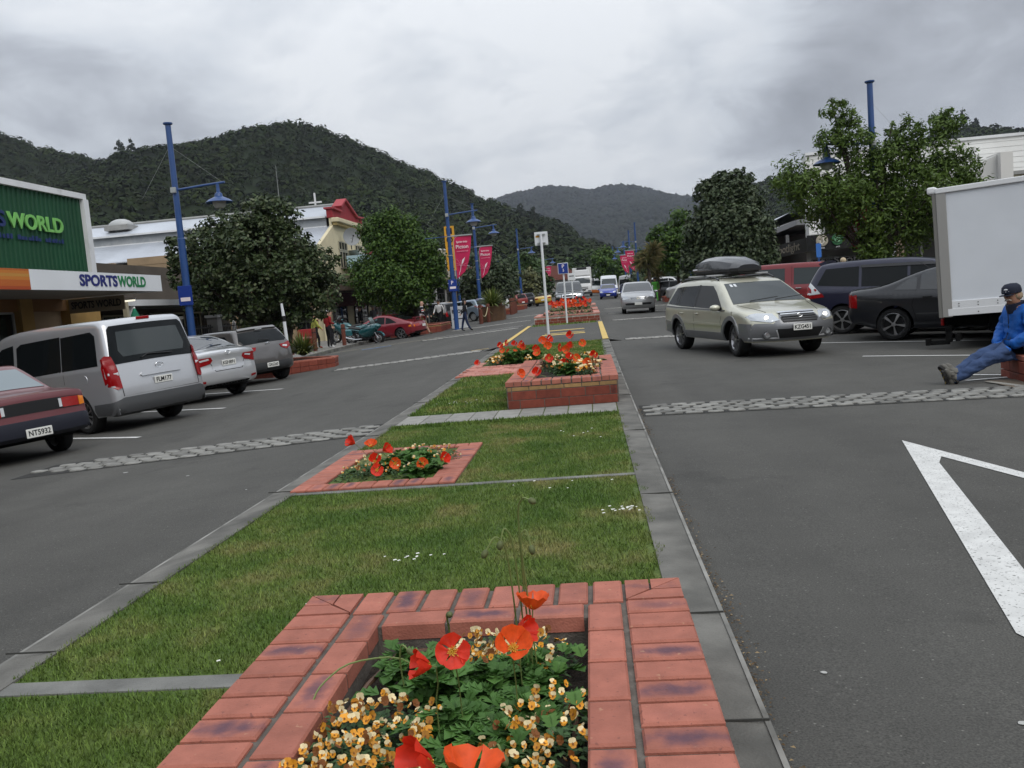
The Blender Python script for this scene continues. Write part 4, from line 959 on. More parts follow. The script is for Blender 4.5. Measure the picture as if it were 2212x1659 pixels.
lettering('THE BOOK SHOP' if 0 else 'BOOK', .52, BLK, (-11.65, 53.8, 3.0), (pi/2, 0, pi/2), bsb, .01, .02, width=4.2)
MB().bx(-11.78, -11.66, 49.6, 56.4, 2.38, 2.68).build('sub_fascia', M('grey sub fascia', (.12, .11, .105), .7), t); MB().bx(-14.5, -14.3, 48, 57, 1.9, 2.7).build('shop_header', DKR, t)
for y in (49.4, 52.6, 56.4): MB().bx(-11.85, -11.7, y-.08, y+.08, zg(-12, 52), 2.7).build('post', M('red post', (.17, .02, .016), .6), t)
for y0, y1 in ((42.2, 44.6), (48.4, 51.2), (53, 56.2)): window(t, 'x', y0, y1, zg(-13, 50)+.4, 1.9, -14.5, 1, 2, 2, .07, FRMD)
t = thing('satellite_dish', 'grey satellite dish fixed above the cream hall windows', 'satellite dish', (-13.9, 51.6, 6.0), radians(-58))
mb = MB().lathe([(.001, .0), (.2, .03), (.4, .10), (.52, .17), (.525, .16), (.4, .085), (.001, -.015)], 22, axis='x'); mb.build('dish', M('grey dish', (.28, .29, .30), .6), t, smooth=True)
MB().tube([(0, 0, -.4), (.5, 0, .02)], .02, 5).build('arm', IRON, t); MB().box((.5, 0, .02), (.1, .07, .09)).build('receiver', IRON, t); MB().tube([(0, 0, -.05), (-.1, 0, -.6), (-.4, .1, -.7)], .03, 6).build('bracket', IRON, t)
t = thing('skylight', 'domed skylight on the upper silver roof of the hall', 'skylight', (-28.2, 51.7, 7.78), 0); MB().box((0, 0, 0), (1.5, 1.3, .3)).build('curb', GREYC, t); MB().ell((0, 0, .15), (.75, .65, .42), 14, 8).build('dome', M('skylight dome', (.42, .43, .43), .4), t, smooth=True)
tag(MB().cyl((0, 0, 0), (0, 0, 4.2), .045, .02, 6).build('radio_mast', M('mast grey', (.2, .21, .2), .6)), 'thin pale mast rising behind the hall roof against the hill', 'mast').location = (-19.6, 56, 7.2)
t = thing('church_cross', 'white cross standing up behind the silver hall roof', 'cross', (-24.6, 80, 11.0)); MB().bx(-.07, .07, -.07, .07, -2.5, 1.9).build('upright', WHT, t); MB().bx(-.6, .6, -.06, .06, .95, 1.1).build('crossbar', WHT, t)
# ---- shops farther up the left side
def shop(label, x0, x1, y0, y1, h, wall, face, fasc, ver=True, zv=2.75, name='shop', glass=None, par=None, cat='shop', grp=None):
 """plain two-wall shop facing the street (face +1: street to the +x side)"""
 t = thing(name, label, cat, group=grp); xf = x1 if face > 0 else x0; z0 = zg(xf+face*1.5, (y0+y1)/2); zz = rise((y0+y1)/2)
 MB().bx(x0, x1, y0+.02, y1-.02, z0-.6, h+zz).build('wall', wall, t)
 if par: MB().bx(min(xf-face*.4, xf+face*.12), max(xf-face*.4, xf+face*.12), y0, y1, h+zz-.02, h+zz+par).build('parapet', wall, t); MB().bx(min(xf-face*.45, xf+face*.2), max(xf-face*.45, xf+face*.2), y0, y1, h+zz+par, h+zz+par+.12).build('cornice', WHT, t)
 if ver:
  a, b = (xf, xf+2.9) if face > 0 else (xf-2.9, xf)
  MB().bx(a, b, y0+.05, y1-.05, zv+zz, zv+zz+.22).build('verandah', SOFF, t); e = b if face > 0 else a
  MB().bx(min(e, e+face*.07), max(e, e+face*.07), y0+.05, y1-.05, zv+zz-.12, zv+zz+.42).build('fascia', fasc, t)
  for k in range(3): y = y0+.4+(y1-y0-.8)*k/2; MB().bx(e-.06, e+.06, y-.06, y+.06, z0, zv+zz-.1).build('post', FRM, t)
 n = max(1, int((y1-y0)/3.2))
 for k in range(n):
  a = y0+(y1-y0)*k/n+.25; b = y0+(y1-y0)*(k+1)/n-.25; window(t, 'x', a, b, z0+.4, z0+2.3, xf+face*.01, face, 2, 1, .08, FRMD if k % 2 else FRM)
  if h > 5: window(t, 'x', a+.5, b-.5, zz+4.2, zz+5.4, xf+face*.01, face, 2, 1, .08, WHT)
 return t
shop('dark red shop beyond the bookshop half covered by the bright green tree', -26, -14.6, 58, 66, 4.6, M('dull red wall', (.22, .035, .035), .8, var=.1), 1, BLK, par=.9)
t = shop('brown shop with a DISCOUNTS board and louvred gable further up the left side', -26, -14.6, 66.3, 76, 4.2, M('brown wall', (.14, .10, .07), .8, var=.1), 1, M('khaki fascia', (.22, .19, .10), .7))
lettering('DISCOUNTS', .5, WHT, (-11.6, 71, rise(71)+2.45), (pi/2, 0, pi/2), t, .01, .01, width=4.6); MB().bx(-11.72, -11.61, 68, 74.5, rise(71)+2.12, rise(71)+2.62).build('sign_board', BLK, t)
for k in range(9): MB().bx(-14.5, -14.4, 66.6+k*.42, 66.75+k*.42, rise(70)+3.6, rise(70)+5.4).build('louvre_blade', WHT, t)
t = shop('black fronted motel office with a green underlined sign up the left side', -26, -14.6, 76.3, 88, 4.6, M('charcoal wall', (.05, .05, .05), .8), 1, BLK, par=.5)
lettering('MOTEL', .75, WHT, (-11.58, 80.5, rise(80)+2.88), (pi/2, 0, pi/2), t, .01, .02, width=5.2); MB().bx(-11.62, -11.57, 77.5, 85, rise(80)+2.42, rise(80)+2.5).build('sign_underline', LIME, t)
tm = thing('motel_sign', 'tall yellow upright motel sign standing behind the first bannered blue post', 'sign', (-11.55, 75, zg(-11.55, 75))); MB().cyl((0, .5, 0), (0, .5, 7.2), .09).build('pole', M('brown pole', (.10, .06, .03), .7), tm); MB().bx(-.42, .42, -.09, .09, 4.1, 7.9).build('sign_panel', M('yellow sign panel', (.62, .31, .02), .5), tm)
for k, ch in enumerate('MOTEL'): lettering(ch, .72, BLK, (0, -.10, 7.45-k*.75), (pi/2, 0, 0), tm, .006, .02)
for (y0, y1, h, c, fc, lb) in ((88.3, 100, 5.6, (.42, .38, .30), (.25, .04, .03), 'cream two-storey shop with a dull red fascia far up the left'), (100.3, 114, 4.4, (.25, .09, .05), (.3, .3, .3), 'terracotta single-storey shop far up the left'), (114.3, 132, 5.0, (.36, .36, .35), (.05, .12, .08), 'pale grey shop with a dark green fascia far up the left'), (133, 155, 4.2, (.30, .22, .14), (.4, .4, .4), 'buff shop at the far end of the left row')):
 shop(lb, -26, -14.6, y0, y1, h, M('wall'+str(c), c, .85, var=.1), 1, M('fascia'+str(fc), fc, .6), par=.6)
# ---- right side: souvenir shop, white building, shops
t = thing('souvenir_shop', 'dark souvenir shop with a black curved fascia of round emblems', 'shop')
zc0 = zg(11, 40)
MB().bx(12.4, 20, 39.2, 50, zc0-.6, 3.6).build('wall', DKR, t); MB().bx(9.6, 20, 39.0, 46.2, 2.62, 2.9).build('verandah', SOFF, t)
MB().bx(9.53, 9.60, 39.0, 46.0, 2.45, 3.06).build('fascia', BLK, t)
fs = MB(); P = [(9.56, 39.0), (10.4, 38.75), (10.9, 38.72), (12.9, 39.0), (14.2, 39.2)]
for a, b in zip(P[:-1], P[1:]): fs.add([(a[0], a[1], 2.46), (b[0], b[1], 2.46), (b[0], b[1], 3.14), (a[0], a[1], 3.14), (a[0], a[1]+.06, 2.46), (b[0], b[1]+.06, 2.46), (b[0], b[1]+.06, 3.14), (a[0], a[1]+.06, 3.14)], [(0, 1, 2, 3), (7, 6, 5, 4), (3, 2, 6, 7), (0, 4, 5, 1)])
fs.build('front_fascia', BLK, t)
lettering('Spotlight', .52, M('dull bronze lettering', (.30, .26, .20), .5), (9.515, 42.6, 2.76), (pi/2, 0, -pi/2), t, .006, .004, width=4.8)
lettering('Spotlight', .40, M('faint window lettering', (.07, .07, .07), .6), (11.6, 39.02, 1.98), (pi/2, 0, 0), t, .004, .002, width=1.9)
DISC = [M('bone disc', (.42, .38, .30), .6, var=.2, vs=9), M('jade disc', (.03, .13, .05), .5, var=.3, vs=9), M('shell disc', (.03, .12, .07), .5, var=.4, vs=9)]
CARV = [M('bone carving', (.66, .62, .54), .6), M('jade carving', (.20, .42, .24), .5), M('shell carving', (.12, .36, .22), .5)]
for k, (x, y, txt) in enumerate(((10.12, 38.79, 'BONE'), (10.75, 38.70, 'JADE'), (11.55, 38.78, 'PAUA'))):
 d = MB().lathe([(.001, 0), (.23, 0), (.25, .02)], 24, axis='y').build('emblem', DISC[k], t, smooth=True); d.location = (x, y-.04, 2.86); d.rotation_euler = (0, 0, (-.2, 0, .1)[k])
 sp_ = [(.15*(1-u*.75)*cos(u*9+k), -.025, .15*(1-u*.75)*sin(u*9+k)) for u in np.linspace(0, 1, 22)]
 if k == 0: sp_ = [(.03, -.025, .19), (.05, -.025, .05), (.07, -.025, -.07), (.0, -.025, -.16), (-.09, -.025, -.1), (-.06, -.025, 0)]
 MB().tube(sp_, .03 if k else .035, 6).build('carving', CARV[k], d, smooth=True)
 lettering(txt, .075, WHT, (x, y-.035, 2.55), (pi/2, 0, 0), t, .003, .001)
MB().bx(12.3, 14.5, 39.0, 39.1, 2.2, 2.46).build('shop_header', DKR, t)
for x0, x1 in ((9.75, 11.0), (11.1, 12.3), (12.5, 14.2)): window(t, 'y', x0, x1, zc0+.1, 2.1, 39.2, -1, 2, 1, .06, FRMD)
pst = MB().bx(10.15, 10.45, 39.1, 39.14, .9, 1.75).build('poster', M('pale poster', (.4, .37, .33), .7), t); MB().bx(10.24, 10.34, 39.08, 39.1, 1.2, 1.7).build('poster_print', M('orange print', (.6, .14, .03), .6), pst)
MB().bx(9.50, 9.56, 45.6, 47.6, 2.3, 2.75).build('side_sign', M('orange red sign', (.5, .06, .03), .6), t)
t = thing('canopy_house', 'low building with a silver roof and grey boxed canopy above the souvenir shop', 'building')
MB().bx(9.9, 14, 47, 60, zc0-.3, 3.6).build('wall', M('dark grey wall', (.12, .115, .11), .8), t)  # wall in one even dark grey
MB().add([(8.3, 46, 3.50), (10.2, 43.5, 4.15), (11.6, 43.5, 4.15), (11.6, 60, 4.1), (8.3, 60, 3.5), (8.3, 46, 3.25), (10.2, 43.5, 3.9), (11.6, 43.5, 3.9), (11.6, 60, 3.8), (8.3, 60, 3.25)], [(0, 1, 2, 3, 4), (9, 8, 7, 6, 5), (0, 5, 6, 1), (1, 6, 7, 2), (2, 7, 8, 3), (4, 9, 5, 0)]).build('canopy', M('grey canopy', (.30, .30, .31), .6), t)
MB().add([(8.4, 50, 3.7), (10.6, 46.5, 4.75), (13, 46.5, 4.75), (13, 60, 4.9), (8.4, 60, 3.9)], [(0, 1, 2, 3, 4)]).build('roof', SILV, t)
for x, y in ((8.6, 46.2), (9.9, 44.2)): MB().bx(x-.07, x+.07, y-.07, y+.07, 2.9, 3.5).build('post', GREYC, t)
WB = M('white weatherboard', (.79, .79, .77), .6, var=.05, vs=.7, stain=((.45, .45, .42), .8, .66, .9)); WBG = M('grey side wall', (.55, .55, .53), .7, var=.05, vs=.8)
t = thing('white_building', 'large white windowless building with horizontal cladding behind the tree and truck', 'building')
MB().bx(10.0, 40, 40.3, 41.0, zc0-.6, 6.7).build('wall', WB, t); MB().bx(12.5, 40, 41.0, 62, zc0-.6, 5.2).build('rear_wall', WBG, t)
for k in range(16):      # cladding boards, each lapped proud of the one below
 z0 = 3.0+k*.235*1.0
 MB().add([(9.98, 40.295, z0), (40, 40.295, z0), (40, 40.27, z0), (9.98, 40.27, z0), (9.98, 40.295, z0+.232), (40, 40.295, z0+.232), (40, 40.285, z0+.232), (9.98, 40.285, z0+.232)], [(0, 1, 2, 3), (3, 2, 6, 7), (4, 7, 6, 5), (0, 3, 7, 4), (1, 5, 6, 2)]).build('cladding_board', WB, t)
MB().bx(9.95, 40, 40.2, 40.34, 6.7, 6.82).build('parapet_cap', WHT, t)
MB().prism([(16.3, 3.4), (17.6, 3.4), (17.6, 5.85), (16.3, 5.35)], 39.2, 40.2, 'y').build('fin_wall', WBG, t); MB().bx(17.6, 18.1, 38.9, 40.2, 3.2, 5.9).build('fin_wall', M('pale fin', (.66, .65, .62), .7), t)
MB().bx(18.1, 40, 39.2, 40.2, 3.2, 4.95).build('lower_wall', M('cream lower wall', (.55, .52, .40), .7), t); MB().bx(18.05, 40, 39.1, 40.25, 4.95, 5.1).build('lower_cap', GREYC, t)
window(t, 'y', 10.6, 11.6, 3.1, 4.1, 40.27, -1, 2, 1, .08)
t = thing('stay_wire', 'thin white stay rising across the white building above the box truck', 'wire'); MB().tube([(16.9, 36.5, 3.9), (19.6, 38.5, 6.2)], .022, 5).build('wire', WHT, t)
t = thing('glass_fronted_shop', 'shop with grey framed windows and a white corner column beside the box truck', 'shop')
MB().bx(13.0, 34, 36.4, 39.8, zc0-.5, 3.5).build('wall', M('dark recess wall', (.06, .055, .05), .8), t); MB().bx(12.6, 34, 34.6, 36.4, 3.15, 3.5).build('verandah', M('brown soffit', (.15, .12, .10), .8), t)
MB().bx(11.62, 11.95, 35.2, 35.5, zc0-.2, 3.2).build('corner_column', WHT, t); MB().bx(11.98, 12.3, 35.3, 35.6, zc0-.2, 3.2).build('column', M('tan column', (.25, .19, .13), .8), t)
for x0 in (12.4, 14.3, 16.2, 18.1): window(t, 'y', x0, x0+1.85, zc0+.35, 2.7, 36.38, -1, 2, 2, .07, FRM, M('reflecting shop glass', (.04, .042, .045), .06, .9))
for (y0, y1, h, c, fc, lb) in ((61, 70, 4.2, (.10, .10, .11), (.15, .3, .08), 'dark shop with a lime green fascia behind the slender trees on the right'), (70.3, 84, 4.6, (.35, .32, .28), (.4, .4, .38), 'pale two-post shop on the right beyond the lime one'), (84.3, 100, 5.4, (.28, .10, .07), (.3, .28, .25), 'brick red shop far up the right side'), (100.3, 122, 4.4, (.40, .40, .38), (.08, .12, .2), 'light grey shop far up on the right'), (122.3, 150, 4.6, (.28, .25, .2), (.3, .05, .04), 'buff shop at the far end of the right row')):
 shop(lb, 13.2, 26, y0, y1, h, M('wall'+str(c), c, .85, var=.1), -1, M('fascia'+str(fc), fc, .6), par=.5)
for k, (x, y) in enumerate(((8.9, 62), (9.0, 63.4), (9.1, 64.6))): tag(MB().bx(x-.16, x+.16, y-.16, y+.16, zg(x, y), zg(x, y)+2.3).build('street_pillar', M('pinkish red pillar', (.5, .07, .09), .6)), 'pinkish red upright panel outside the lime fascia shop', 'pillar', 'pinkish red uprights outside the lime shop')
# pale gabled building closing the street
t = thing('gabled_pavilion', 'pale grey-blue gabled pavilion closing the far end of the street', 'building', (6.2, 150, rise(150)))
MB().bx(-4.5, 5.5, 0, 10, 0, 3.0).build('wall', M('pavilion wall', (.16, .12, .10), .8), t); PVR = M('pale blue roof', (.42, .47, .52), .5)
MB().add([(-5.2, -.8, 2.9), (5.0, -.8, 2.9), (1.2, -.8, 3.6), (-3.0, -.8, 6.0), (-5.2, 10, 2.9), (5, 10, 2.9), (1.2, 10, 3.6), (-3, 10, 6)], [(0, 1, 2, 3), (3, 2, 6, 7), (2, 1, 5, 6), (0, 3, 7, 4)]).build('roof', PVR, t)
t = thing('red_roofed_house', 'low house with a dull red roof at the far end left of the lorry', 'house', (-7.0, 165, rise(165))); MB().bx(-6, 5, 0, 8, 0, 3).build('wall', M('house wall', (.3, .28, .25), .8), t); MB().prism([(-6.6, 2.9), (5.6, 2.9), (3, 5.6), (-3, 5.6)], -.5, 8.5, 'y').build('roof', M('dull red roof', (.17, .06, .045), .7), t)
t = thing('grey_roofed_house', 'low house with a pale gable far behind the yellow convertible', 'house', (-12.5, 160, rise(160))); MB().bx(-5, 5, 0, 8, 0, 2.8).build('wall', M('house wall'), t); MB().prism([(-5.6, 2.7), (5.6, 2.7), (1, 5.8)], -.5, 8.5, 'y').build('roof', M('mid grey roof', (.24, .24, .25), .6), t)
# unseen shop rows added behind the viewer and beside the truck for reflections
shop('cream shop row added unseen beyond the box truck', 13.4, 28, 10, 25.5, 4.6, M('wallrow', (.34, .30, .24), .85, var=.1), -1, M('fasciarow', (.3, .3, .3), .6))
for y0, y1, c in ((-12, 16, (.22, .12, .09)), (-44, -12.3, (.34, .33, .30))): shop(('brown' if y0 > -20 else 'pale')+' unseen shop row added for reflections on the right behind the viewer', 13.4, 28, y0, y1, 5.2, M('wallb'+str(c), c, .85, var=.1), -1, M('fasciab'+str(c), (.2, .2, .22), .6), par=.6)
for y0, y1, c in ((-20, 3.7, (.30, .24, .16)), (-48, -20.3, (.25, .26, .28))): shop(('tan' if y0 > -30 else 'grey')+' unseen shop row added for reflections on the left behind the viewer', -30, -14.6, y0, y1, 5.4, M('wallb'+str(c), c, .85, var=.1), 1, M('fasciab'+str(c), (.12, .1, .1), .6), par=.6)
# ================================================================== vehicles
def paint(name, col=(.5,.5,.5), metal=0., rough=.32, coat=1.): return M('car paint '+name, col, rough, .5, metal, coat=coat)
GLASS = M('tinted car glass', (.008, .010, .011), .05, .18)
GLASSC = M('clear windscreen glass', (.025, .033, .033), .03, .7)
BLACK = M('black trim', (.012, .012, .013), .45, .4); DARK = M('dark underbody', (.008, .008, .008), .9, .1)
TYRE = M('tyre rubber', (.014, .014, .014), .75, .3, bump=.2, bs=200); ALLOY = M('alloy', (.42, .42, .43), .28, .5, .85); STEEL = M('wheel cover', (.42, .43, .44), .35, .5, .5)
CHROME = M('chrome', (.75, .76, .77), .12, .5, 1.); REDL = M('red tail lamp', (.27, .003, .005), .2, .3, coat=.2); WHITEL = M('clear lamp', (.62, .64, .66), .08, .8, coat=1.)
AMBER = M('amber lamp', (.75, .22, .02), .15, .6); PLATE = M('white number plate', (.72, .72, .68), .45); PLK = M('plate lettering', (.015, .015, .018), .5)
GREYP = M('grey plastic', (.055, .057, .06), .55, .4); LAMPON = M('lit headlamp', (.8, .8, .75), .1, emit=((1., .9, .7), 3.5)); HEADR = M('headlamp reflector', (.5, .52, .54), .12, .6, .7, coat=1.)
SEAM = M('panel gap', (.01, .01, .01), .8, .1); SKINW = M('skin', (.45, .26, .18), .55)
def chaikin(P, it=2, keep=0):
 for _ in range(it):
  Q = [P[0]]
  for a, b in zip(P[:-1], P[1:]):
   Q.append((a[0]*.75+b[0]*.25, a[1]*.75+b[1]*.25)); Q.append((a[0]*.25+b[0]*.75, a[1]*.25+b[1]*.75))
  Q.append(P[-1]); P = Q
 return P
def resample(P, step):
 out = [P[0]]; acc = 0
 for a, b in zip(P[:-1], P[1:]):
  d = math.hypot(b[0]-a[0], b[1]-a[1]); n = max(1, int(round(d/step)))
  if d < step*.4 and len(out) and math.hypot(b[0]-out[-1][0], b[1]-out[-1][1]) < step*.5 and b is not P[-1]: continue
  for i in range(1, n+1): out.append((a[0]+(b[0]-a[0])*i/n, a[1]+(b[1]-a[1])*i/n))
 return out
class Car:
 """body given by its side outline (x forward, z up) and a half-width field; all trim is laid on that surface"""
 def __init__(s, top, W, belt, tumble, wheels, rw, zbot, arch=None, r=.07, nose=.20, tail=.12, crown=.03, res=.09, tw=None, sill=.05):
  s.W, s.tumble, s.r, s.res = W, tumble, r, res; s.nose, s.tail, s.crown, s.sill = nose, tail, crown, sill
  s.b0, s.b1 = belt                        # belt line points (x,z)
  s.wheels, s.rw, s.zbot = wheels, rw, zbot; s.tw = tw or rw*.62
  s.top = resample(chaikin(top, 2), res)
  s.x0 = min(p[0] for p in s.top); s.x1 = max(p[0] for p in s.top); s.ztop = max(p[1] for p in s.top)
  ra = arch or rw*1.17; s.ra = ra
  bot = []
  x = s.top[-1][0]
  for wx in sorted(wheels, reverse=True):
   dz = zbot-rw*1.02; h = sqrt(max(.0001, ra*ra-dz*dz)); a0 = atan2(dz, h); a1 = pi-a0
   for k in range(13): a = a0+(a1-a0)*k/12; bot.append((wx+ra*cos(a), rw*1.02+ra*sin(a)))
  s.bot = bot
  s.nrm = []
  T = s.top
  for i in range(len(T)):
   a = T[max(0, i-1)]; b = T[min(len(T)-1, i+1)]; d = Vector((b[0]-a[0], b[1]-a[1])).normalized(); s.nrm.append((d.y, -d.x))   # inward (clockwise outline rear->roof->front)
 def belt(s, x): (x0, z0), (x1, z1) = s.b0, s.b1; return z0+(z1-z0)*(x-x0)/(x1-x0)
 def rr(s, z): k = min(1, max(0, (z-s.zbot-.02)/.3)); k = k*k*(3-2*k); return .015+(s.r-.015)*k
 def T(s, x, z):
  zb = s.belt(x)
  if z >= zb:
   k = min(1, (z-zb)/.035); return s.W-.022*k-(z-zb)*s.tumble
  q = (zb-z)/(zb-s.zbot); y = s.W-.03*(q-.28)**2*1.6
  if z < s.zbot+.16: y -= s.sill*((s.zbot+.16-z)/.16)**1.5
  return y
 def warp(s, p):
  x, y, z = p; v = abs(y)/s.W
  xf = s.wheels[0]-.05; xr = s.wheels[1]+.05
  if x > xf: k = (x-xf)/(s.x1-xf); x -= s.nose*k*v**2.4; y *= 1-.05*k*k
  elif x < xr: k = (xr-x)/(xr-s.x0); x -= -s.tail*k*v**2.4; y *= 1-.04*k*k
  if z > .55: z += s.crown*(1-v*v)*min(1, (z-.55)/.3)
  return (x, y, z)
 def dist_top(s, x, z):
  P = s._ta; d = np.hypot(P[:, 0]-x, P[:, 1]-z); return float(d.min())
 def yside(s, x, z, off=0.):
  d = s.dist_top(x, z); r = s.rr(z); y = s.T(x, z)
  if d < r: y -= r-sqrt(max(0, r*r-(r-d)**2))
  return y+off
 def body(s, mat, parent, name='body'):
  s._ta = np.array(resample(s.top, .02))
  outline = s.top+s.bot; n = len(outline)
  pts = [Vector(p) for p in outline]; nt_ = len(s.top)
  for (x, z), (nx, nz) in zip(s.top[1:-1], s.nrm[1:-1]):
   r = s.rr(z)
   for d in (r*.12, r*.4, r*.95):
    q = (x+nx*d, z+nz*d)
    if s.dist_top(*q) > d*.93 and q[1] > s.zbot+.01: pts.append(Vector(q))
  poly = [Vector(p) for p in outline]
  st = s.res*1.15; bp = np.array(outline)
  zi = s.zbot+.06
  while zi < s.ztop:
   xi = s.x0+.03
   while xi < s.x1:
    d = np.hypot(bp[:, 0]-xi, bp[:, 1]-zi).min()
    if d > st*.55 and s.dist_top(xi, zi) > s.rr(zi)*1.05+.01: pts.append(Vector((xi, zi)))
    xi += st
   zi += st
  # belt line, so the crease is crisp
  xi = s.x0+.1
  while xi < s.x1-.1:
   for dz in (-.004, .036):
    q = (xi, s.belt(xi)+dz)
    if s.dist_top(*q) > s.rr(q[1])+.015: pts.append(Vector(q))
   xi += st
  vs, es, fs, *_ = mgeo.delaunay_2d_cdt(pts, [], [list(range(n))], 1, 1e-5)
  V = []; F = []
  for v in vs: V.append((v.x, s.yside(v.x, v.y), v.y))
  m = len(V); V += [(x, -y, z) for x, y, z in V]
  for f in fs:
   a = [vs[i] for i in f]; ar = (a[1].x-a[0].x)*(a[2].y-a[0].y)-(a[1].y-a[0].y)*(a[2].x-a[0].x)
   f = tuple(f) if ar > 0 else tuple(f)[::-1]
   F.append(f[::-1]); F.append(tuple(i+m for i in f))
  # the strip across the car along the outline
  K = 8; mats = [0]*len(F); base = len(V)
  for i, (x, z) in enumerate(outline):
   y = s.yside(x, z) if i < nt_ else s.T(x, z)
   for k in range(K+1): V.append((x, y*(1-2*k/K), z))
  for i in range(n):
   j = (i+1) % n; mm = 0 if i < nt_-1 else 1
   for k in range(K):
    F.append((base+i*(K+1)+k, base+j*(K+1)+k, base+j*(K+1)+k+1, base+i*(K+1)+k+1)); mats.append(mm)
  V = [s.warp(p) for p in V]
  me = bpy.data.meshes.new(name); me.from_pydata(V, [], F); me.materials.append(mat); me.materials.append(DARK)
  me.polygons.foreach_set('material_index', mats)
  bm = bmesh.new(); bm.from_mesh(me); bmesh.ops.remove_doubles(bm, verts=bm.verts, dist=.0008); bmesh.ops.recalc_face_normals(bm, faces=bm.faces); bm.to_mesh(me); bm.free()
  set_smooth(me, 38)
  s.mesh = me
  return link(bpy.data.objects.new(name, me), parent)
 # -- patches laid on the surface
 def _tri(s, poly, step):
  P = [Vector(p) for p in poly]
  if sum((P[i].x*P[(i+1) % len(P)].y-P[(i+1) % len(P)].x*P[i].y) for i in range(len(P))) < 0: P = P[::-1]
  Q = []
  for i in range(len(P)):
   a, b = P[i], P[(i+1) % len(P)]; k = max(1, int((b-a).length/step))
   for j in range(k): Q.append(a.lerp(b, j/k))
  n = len(Q); pts = list(Q); x0, x1 = min(p.x for p in Q), max(p.x for p in Q); y0, y1 = min(p.y for p in Q), max(p.y for p in Q)
  arr = np.array([(p.x, p.y) for p in Q]); yy = y0+step*.5
  while yy < y1:
   xx = x0+step*.5
   while xx < x1:
    if np.hypot(arr[:, 0]-xx, arr[:, 1]-yy).min() > step*.45: pts.append(Vector((xx, yy)))
    xx += step
   yy += step
  vs, es, fs, *_ = mgeo.delaunay_2d_cdt(pts, [], [list(range(n))], 1, 1e-6)
  F = []
  for f in fs:
   a = [vs[i] for i in f]; ar = (a[1].x-a[0].x)*(a[2].y-a[0].y)-(a[1].y-a[0].y)*(a[2].x-a[0].x)
   F.append(tuple(f) if ar > 0 else tuple(f)[::-1])
  cnt = {}
  for f in F:
   for i in range(3): e = (f[i], f[(i+1) % 3]); cnt[e] = cnt.get(e, 0)+1
  rim = [e for e in cnt if (e[1], e[0]) not in cnt]
  return vs, F, rim
 def _patch(s, name, mat, parent, vs, F, rim, fn, off, th):
  V = [s.warp(fn(v.x, v.y, off)) for v in vs]; W_ = [s.warp(fn(v.x, v.y, off-th)) for v in vs]; n = len(V); G = list(F)
  for a, b in rim: G.append((b, a, n+a, n+b))
  me = bpy.data.meshes.new(name); me.from_pydata(V+W_, [], G); me.materials.append(mat)
  bm = bmesh.new(); bm.from_mesh(me); bmesh.ops.delete(bm, geom=[v for v in bm.verts if not v.link_faces], context='VERTS'); bmesh.ops.recalc_face_normals(bm, faces=bm.faces); bm.to_mesh(me); bm.free()
  set_smooth(me, 35); return link(bpy.data.objects.new(name, me), parent)
 def side(s, name, poly, mat, parent, off=.006, th=.012, sides=(1, -1), step=.09):
  vs, F, rim = s._tri(poly, step); out = []
  for sg in sides:
   out.append(s._patch(name, mat, parent, vs, F, rim, lambda x, z, o, sg=sg: (x, sg*(s.yside(x, z)+o), z), off, th))
  return out
 def _end(s, z, front):
  """outline point at a height, on the front or the rear branch"""
  A = s._ta; im = int(np.argmax(A[:, 1])); B = A[im:] if front else A[:im+1]
  zs = B[:, 1]; best = None
  rng_i = range(len(B)-1) if front else range(len(B)-1)
  cand = []
  for i in rng_i:
   z0, z1 = zs[i], zs[i+1]
   if (z0-z)*(z1-z) <= 0 and abs(z1-z0) > 1e-6:
    t = (z-z0)/(z1-z0); cand.append((B[i, 0]+(B[i+1, 0]-B[i, 0])*t, i, B))
  if not cand:
   i = int(np.argmin(abs(zs-z))); cand = [(B[i, 0], min(i, len(B)-2), B)]
  x, i, B = max(cand) if front else min(cand)
  d = B[min(i+1, len(B)-1)]-B[i]; d = d/max(1e-6, np.hypot(*d)); return x, (d[1], -d[0])
 def _fz(s, y, z, o, front):
  x, (nx, nz) = s._end(z, front); T_ = s.T(x, z); r = s.rr(z); ye = T_-r; d = 0.
  if abs(y) > ye: q = min(abs(y)-ye, r*.999); d = r-sqrt(r*r-q*q)
  return (x+nx*(d-o), y, z+nz*(d-o))
 def end(s, name, poly, mat, parent, front, off=.006, th=.012, step=.08):
  """polygon in (y, z) on the nose or the tail, windscreens too"""
  vs, F, rim = s._tri(poly, step)
  return s._patch(name, mat, parent, vs, F, rim, lambda y, z, o: s._fz(y, z, o, front), off, th)
 def ends(s, name, poly, mat, parent, front, **k):
  return [s.end(name, poly, mat, parent, front, **k), s.end(name, [(-y, z) for y, z in poly], mat, parent, front, **k)]
 def zroof(s, x):
  A = s._ta; return float(np.interp(x, A[:, 0], A[:, 1])) if 0 else max(A[i, 1]+(A[i+1, 1]-A[i, 1])*((x-A[i, 0])/(A[i+1, 0]-A[i, 0]) if abs(A[i+1, 0]-A[i, 0]) > 1e-6 else 0) for i in range(len(A)-1) if min(A[i, 0], A[i+1, 0])-1e-6 <= x <= max(A[i, 0], A[i+1, 0])+1e-6)
 def topp(s, name, poly, mat, parent, off=.006, th=.012, step=.1):
  vs, F, rim = s._tri(poly, step)
  return s._patch(name, mat, parent, vs, F, rim, lambda x, y, o: (x, y, s.zroof(x)+o), off, th)
 def at_front(s, y, z, off=.0): return Vector(s.warp(s._fz(y, z, off, True)))
 def at_rear(s, y, z, off=.0): return Vector(s.warp(s._fz(y, z, off, False)))
 def at_side(s, x, z, sg=1, off=0.): return Vector(s.warp((x, sg*(s.yside(x, z)+off), z)))
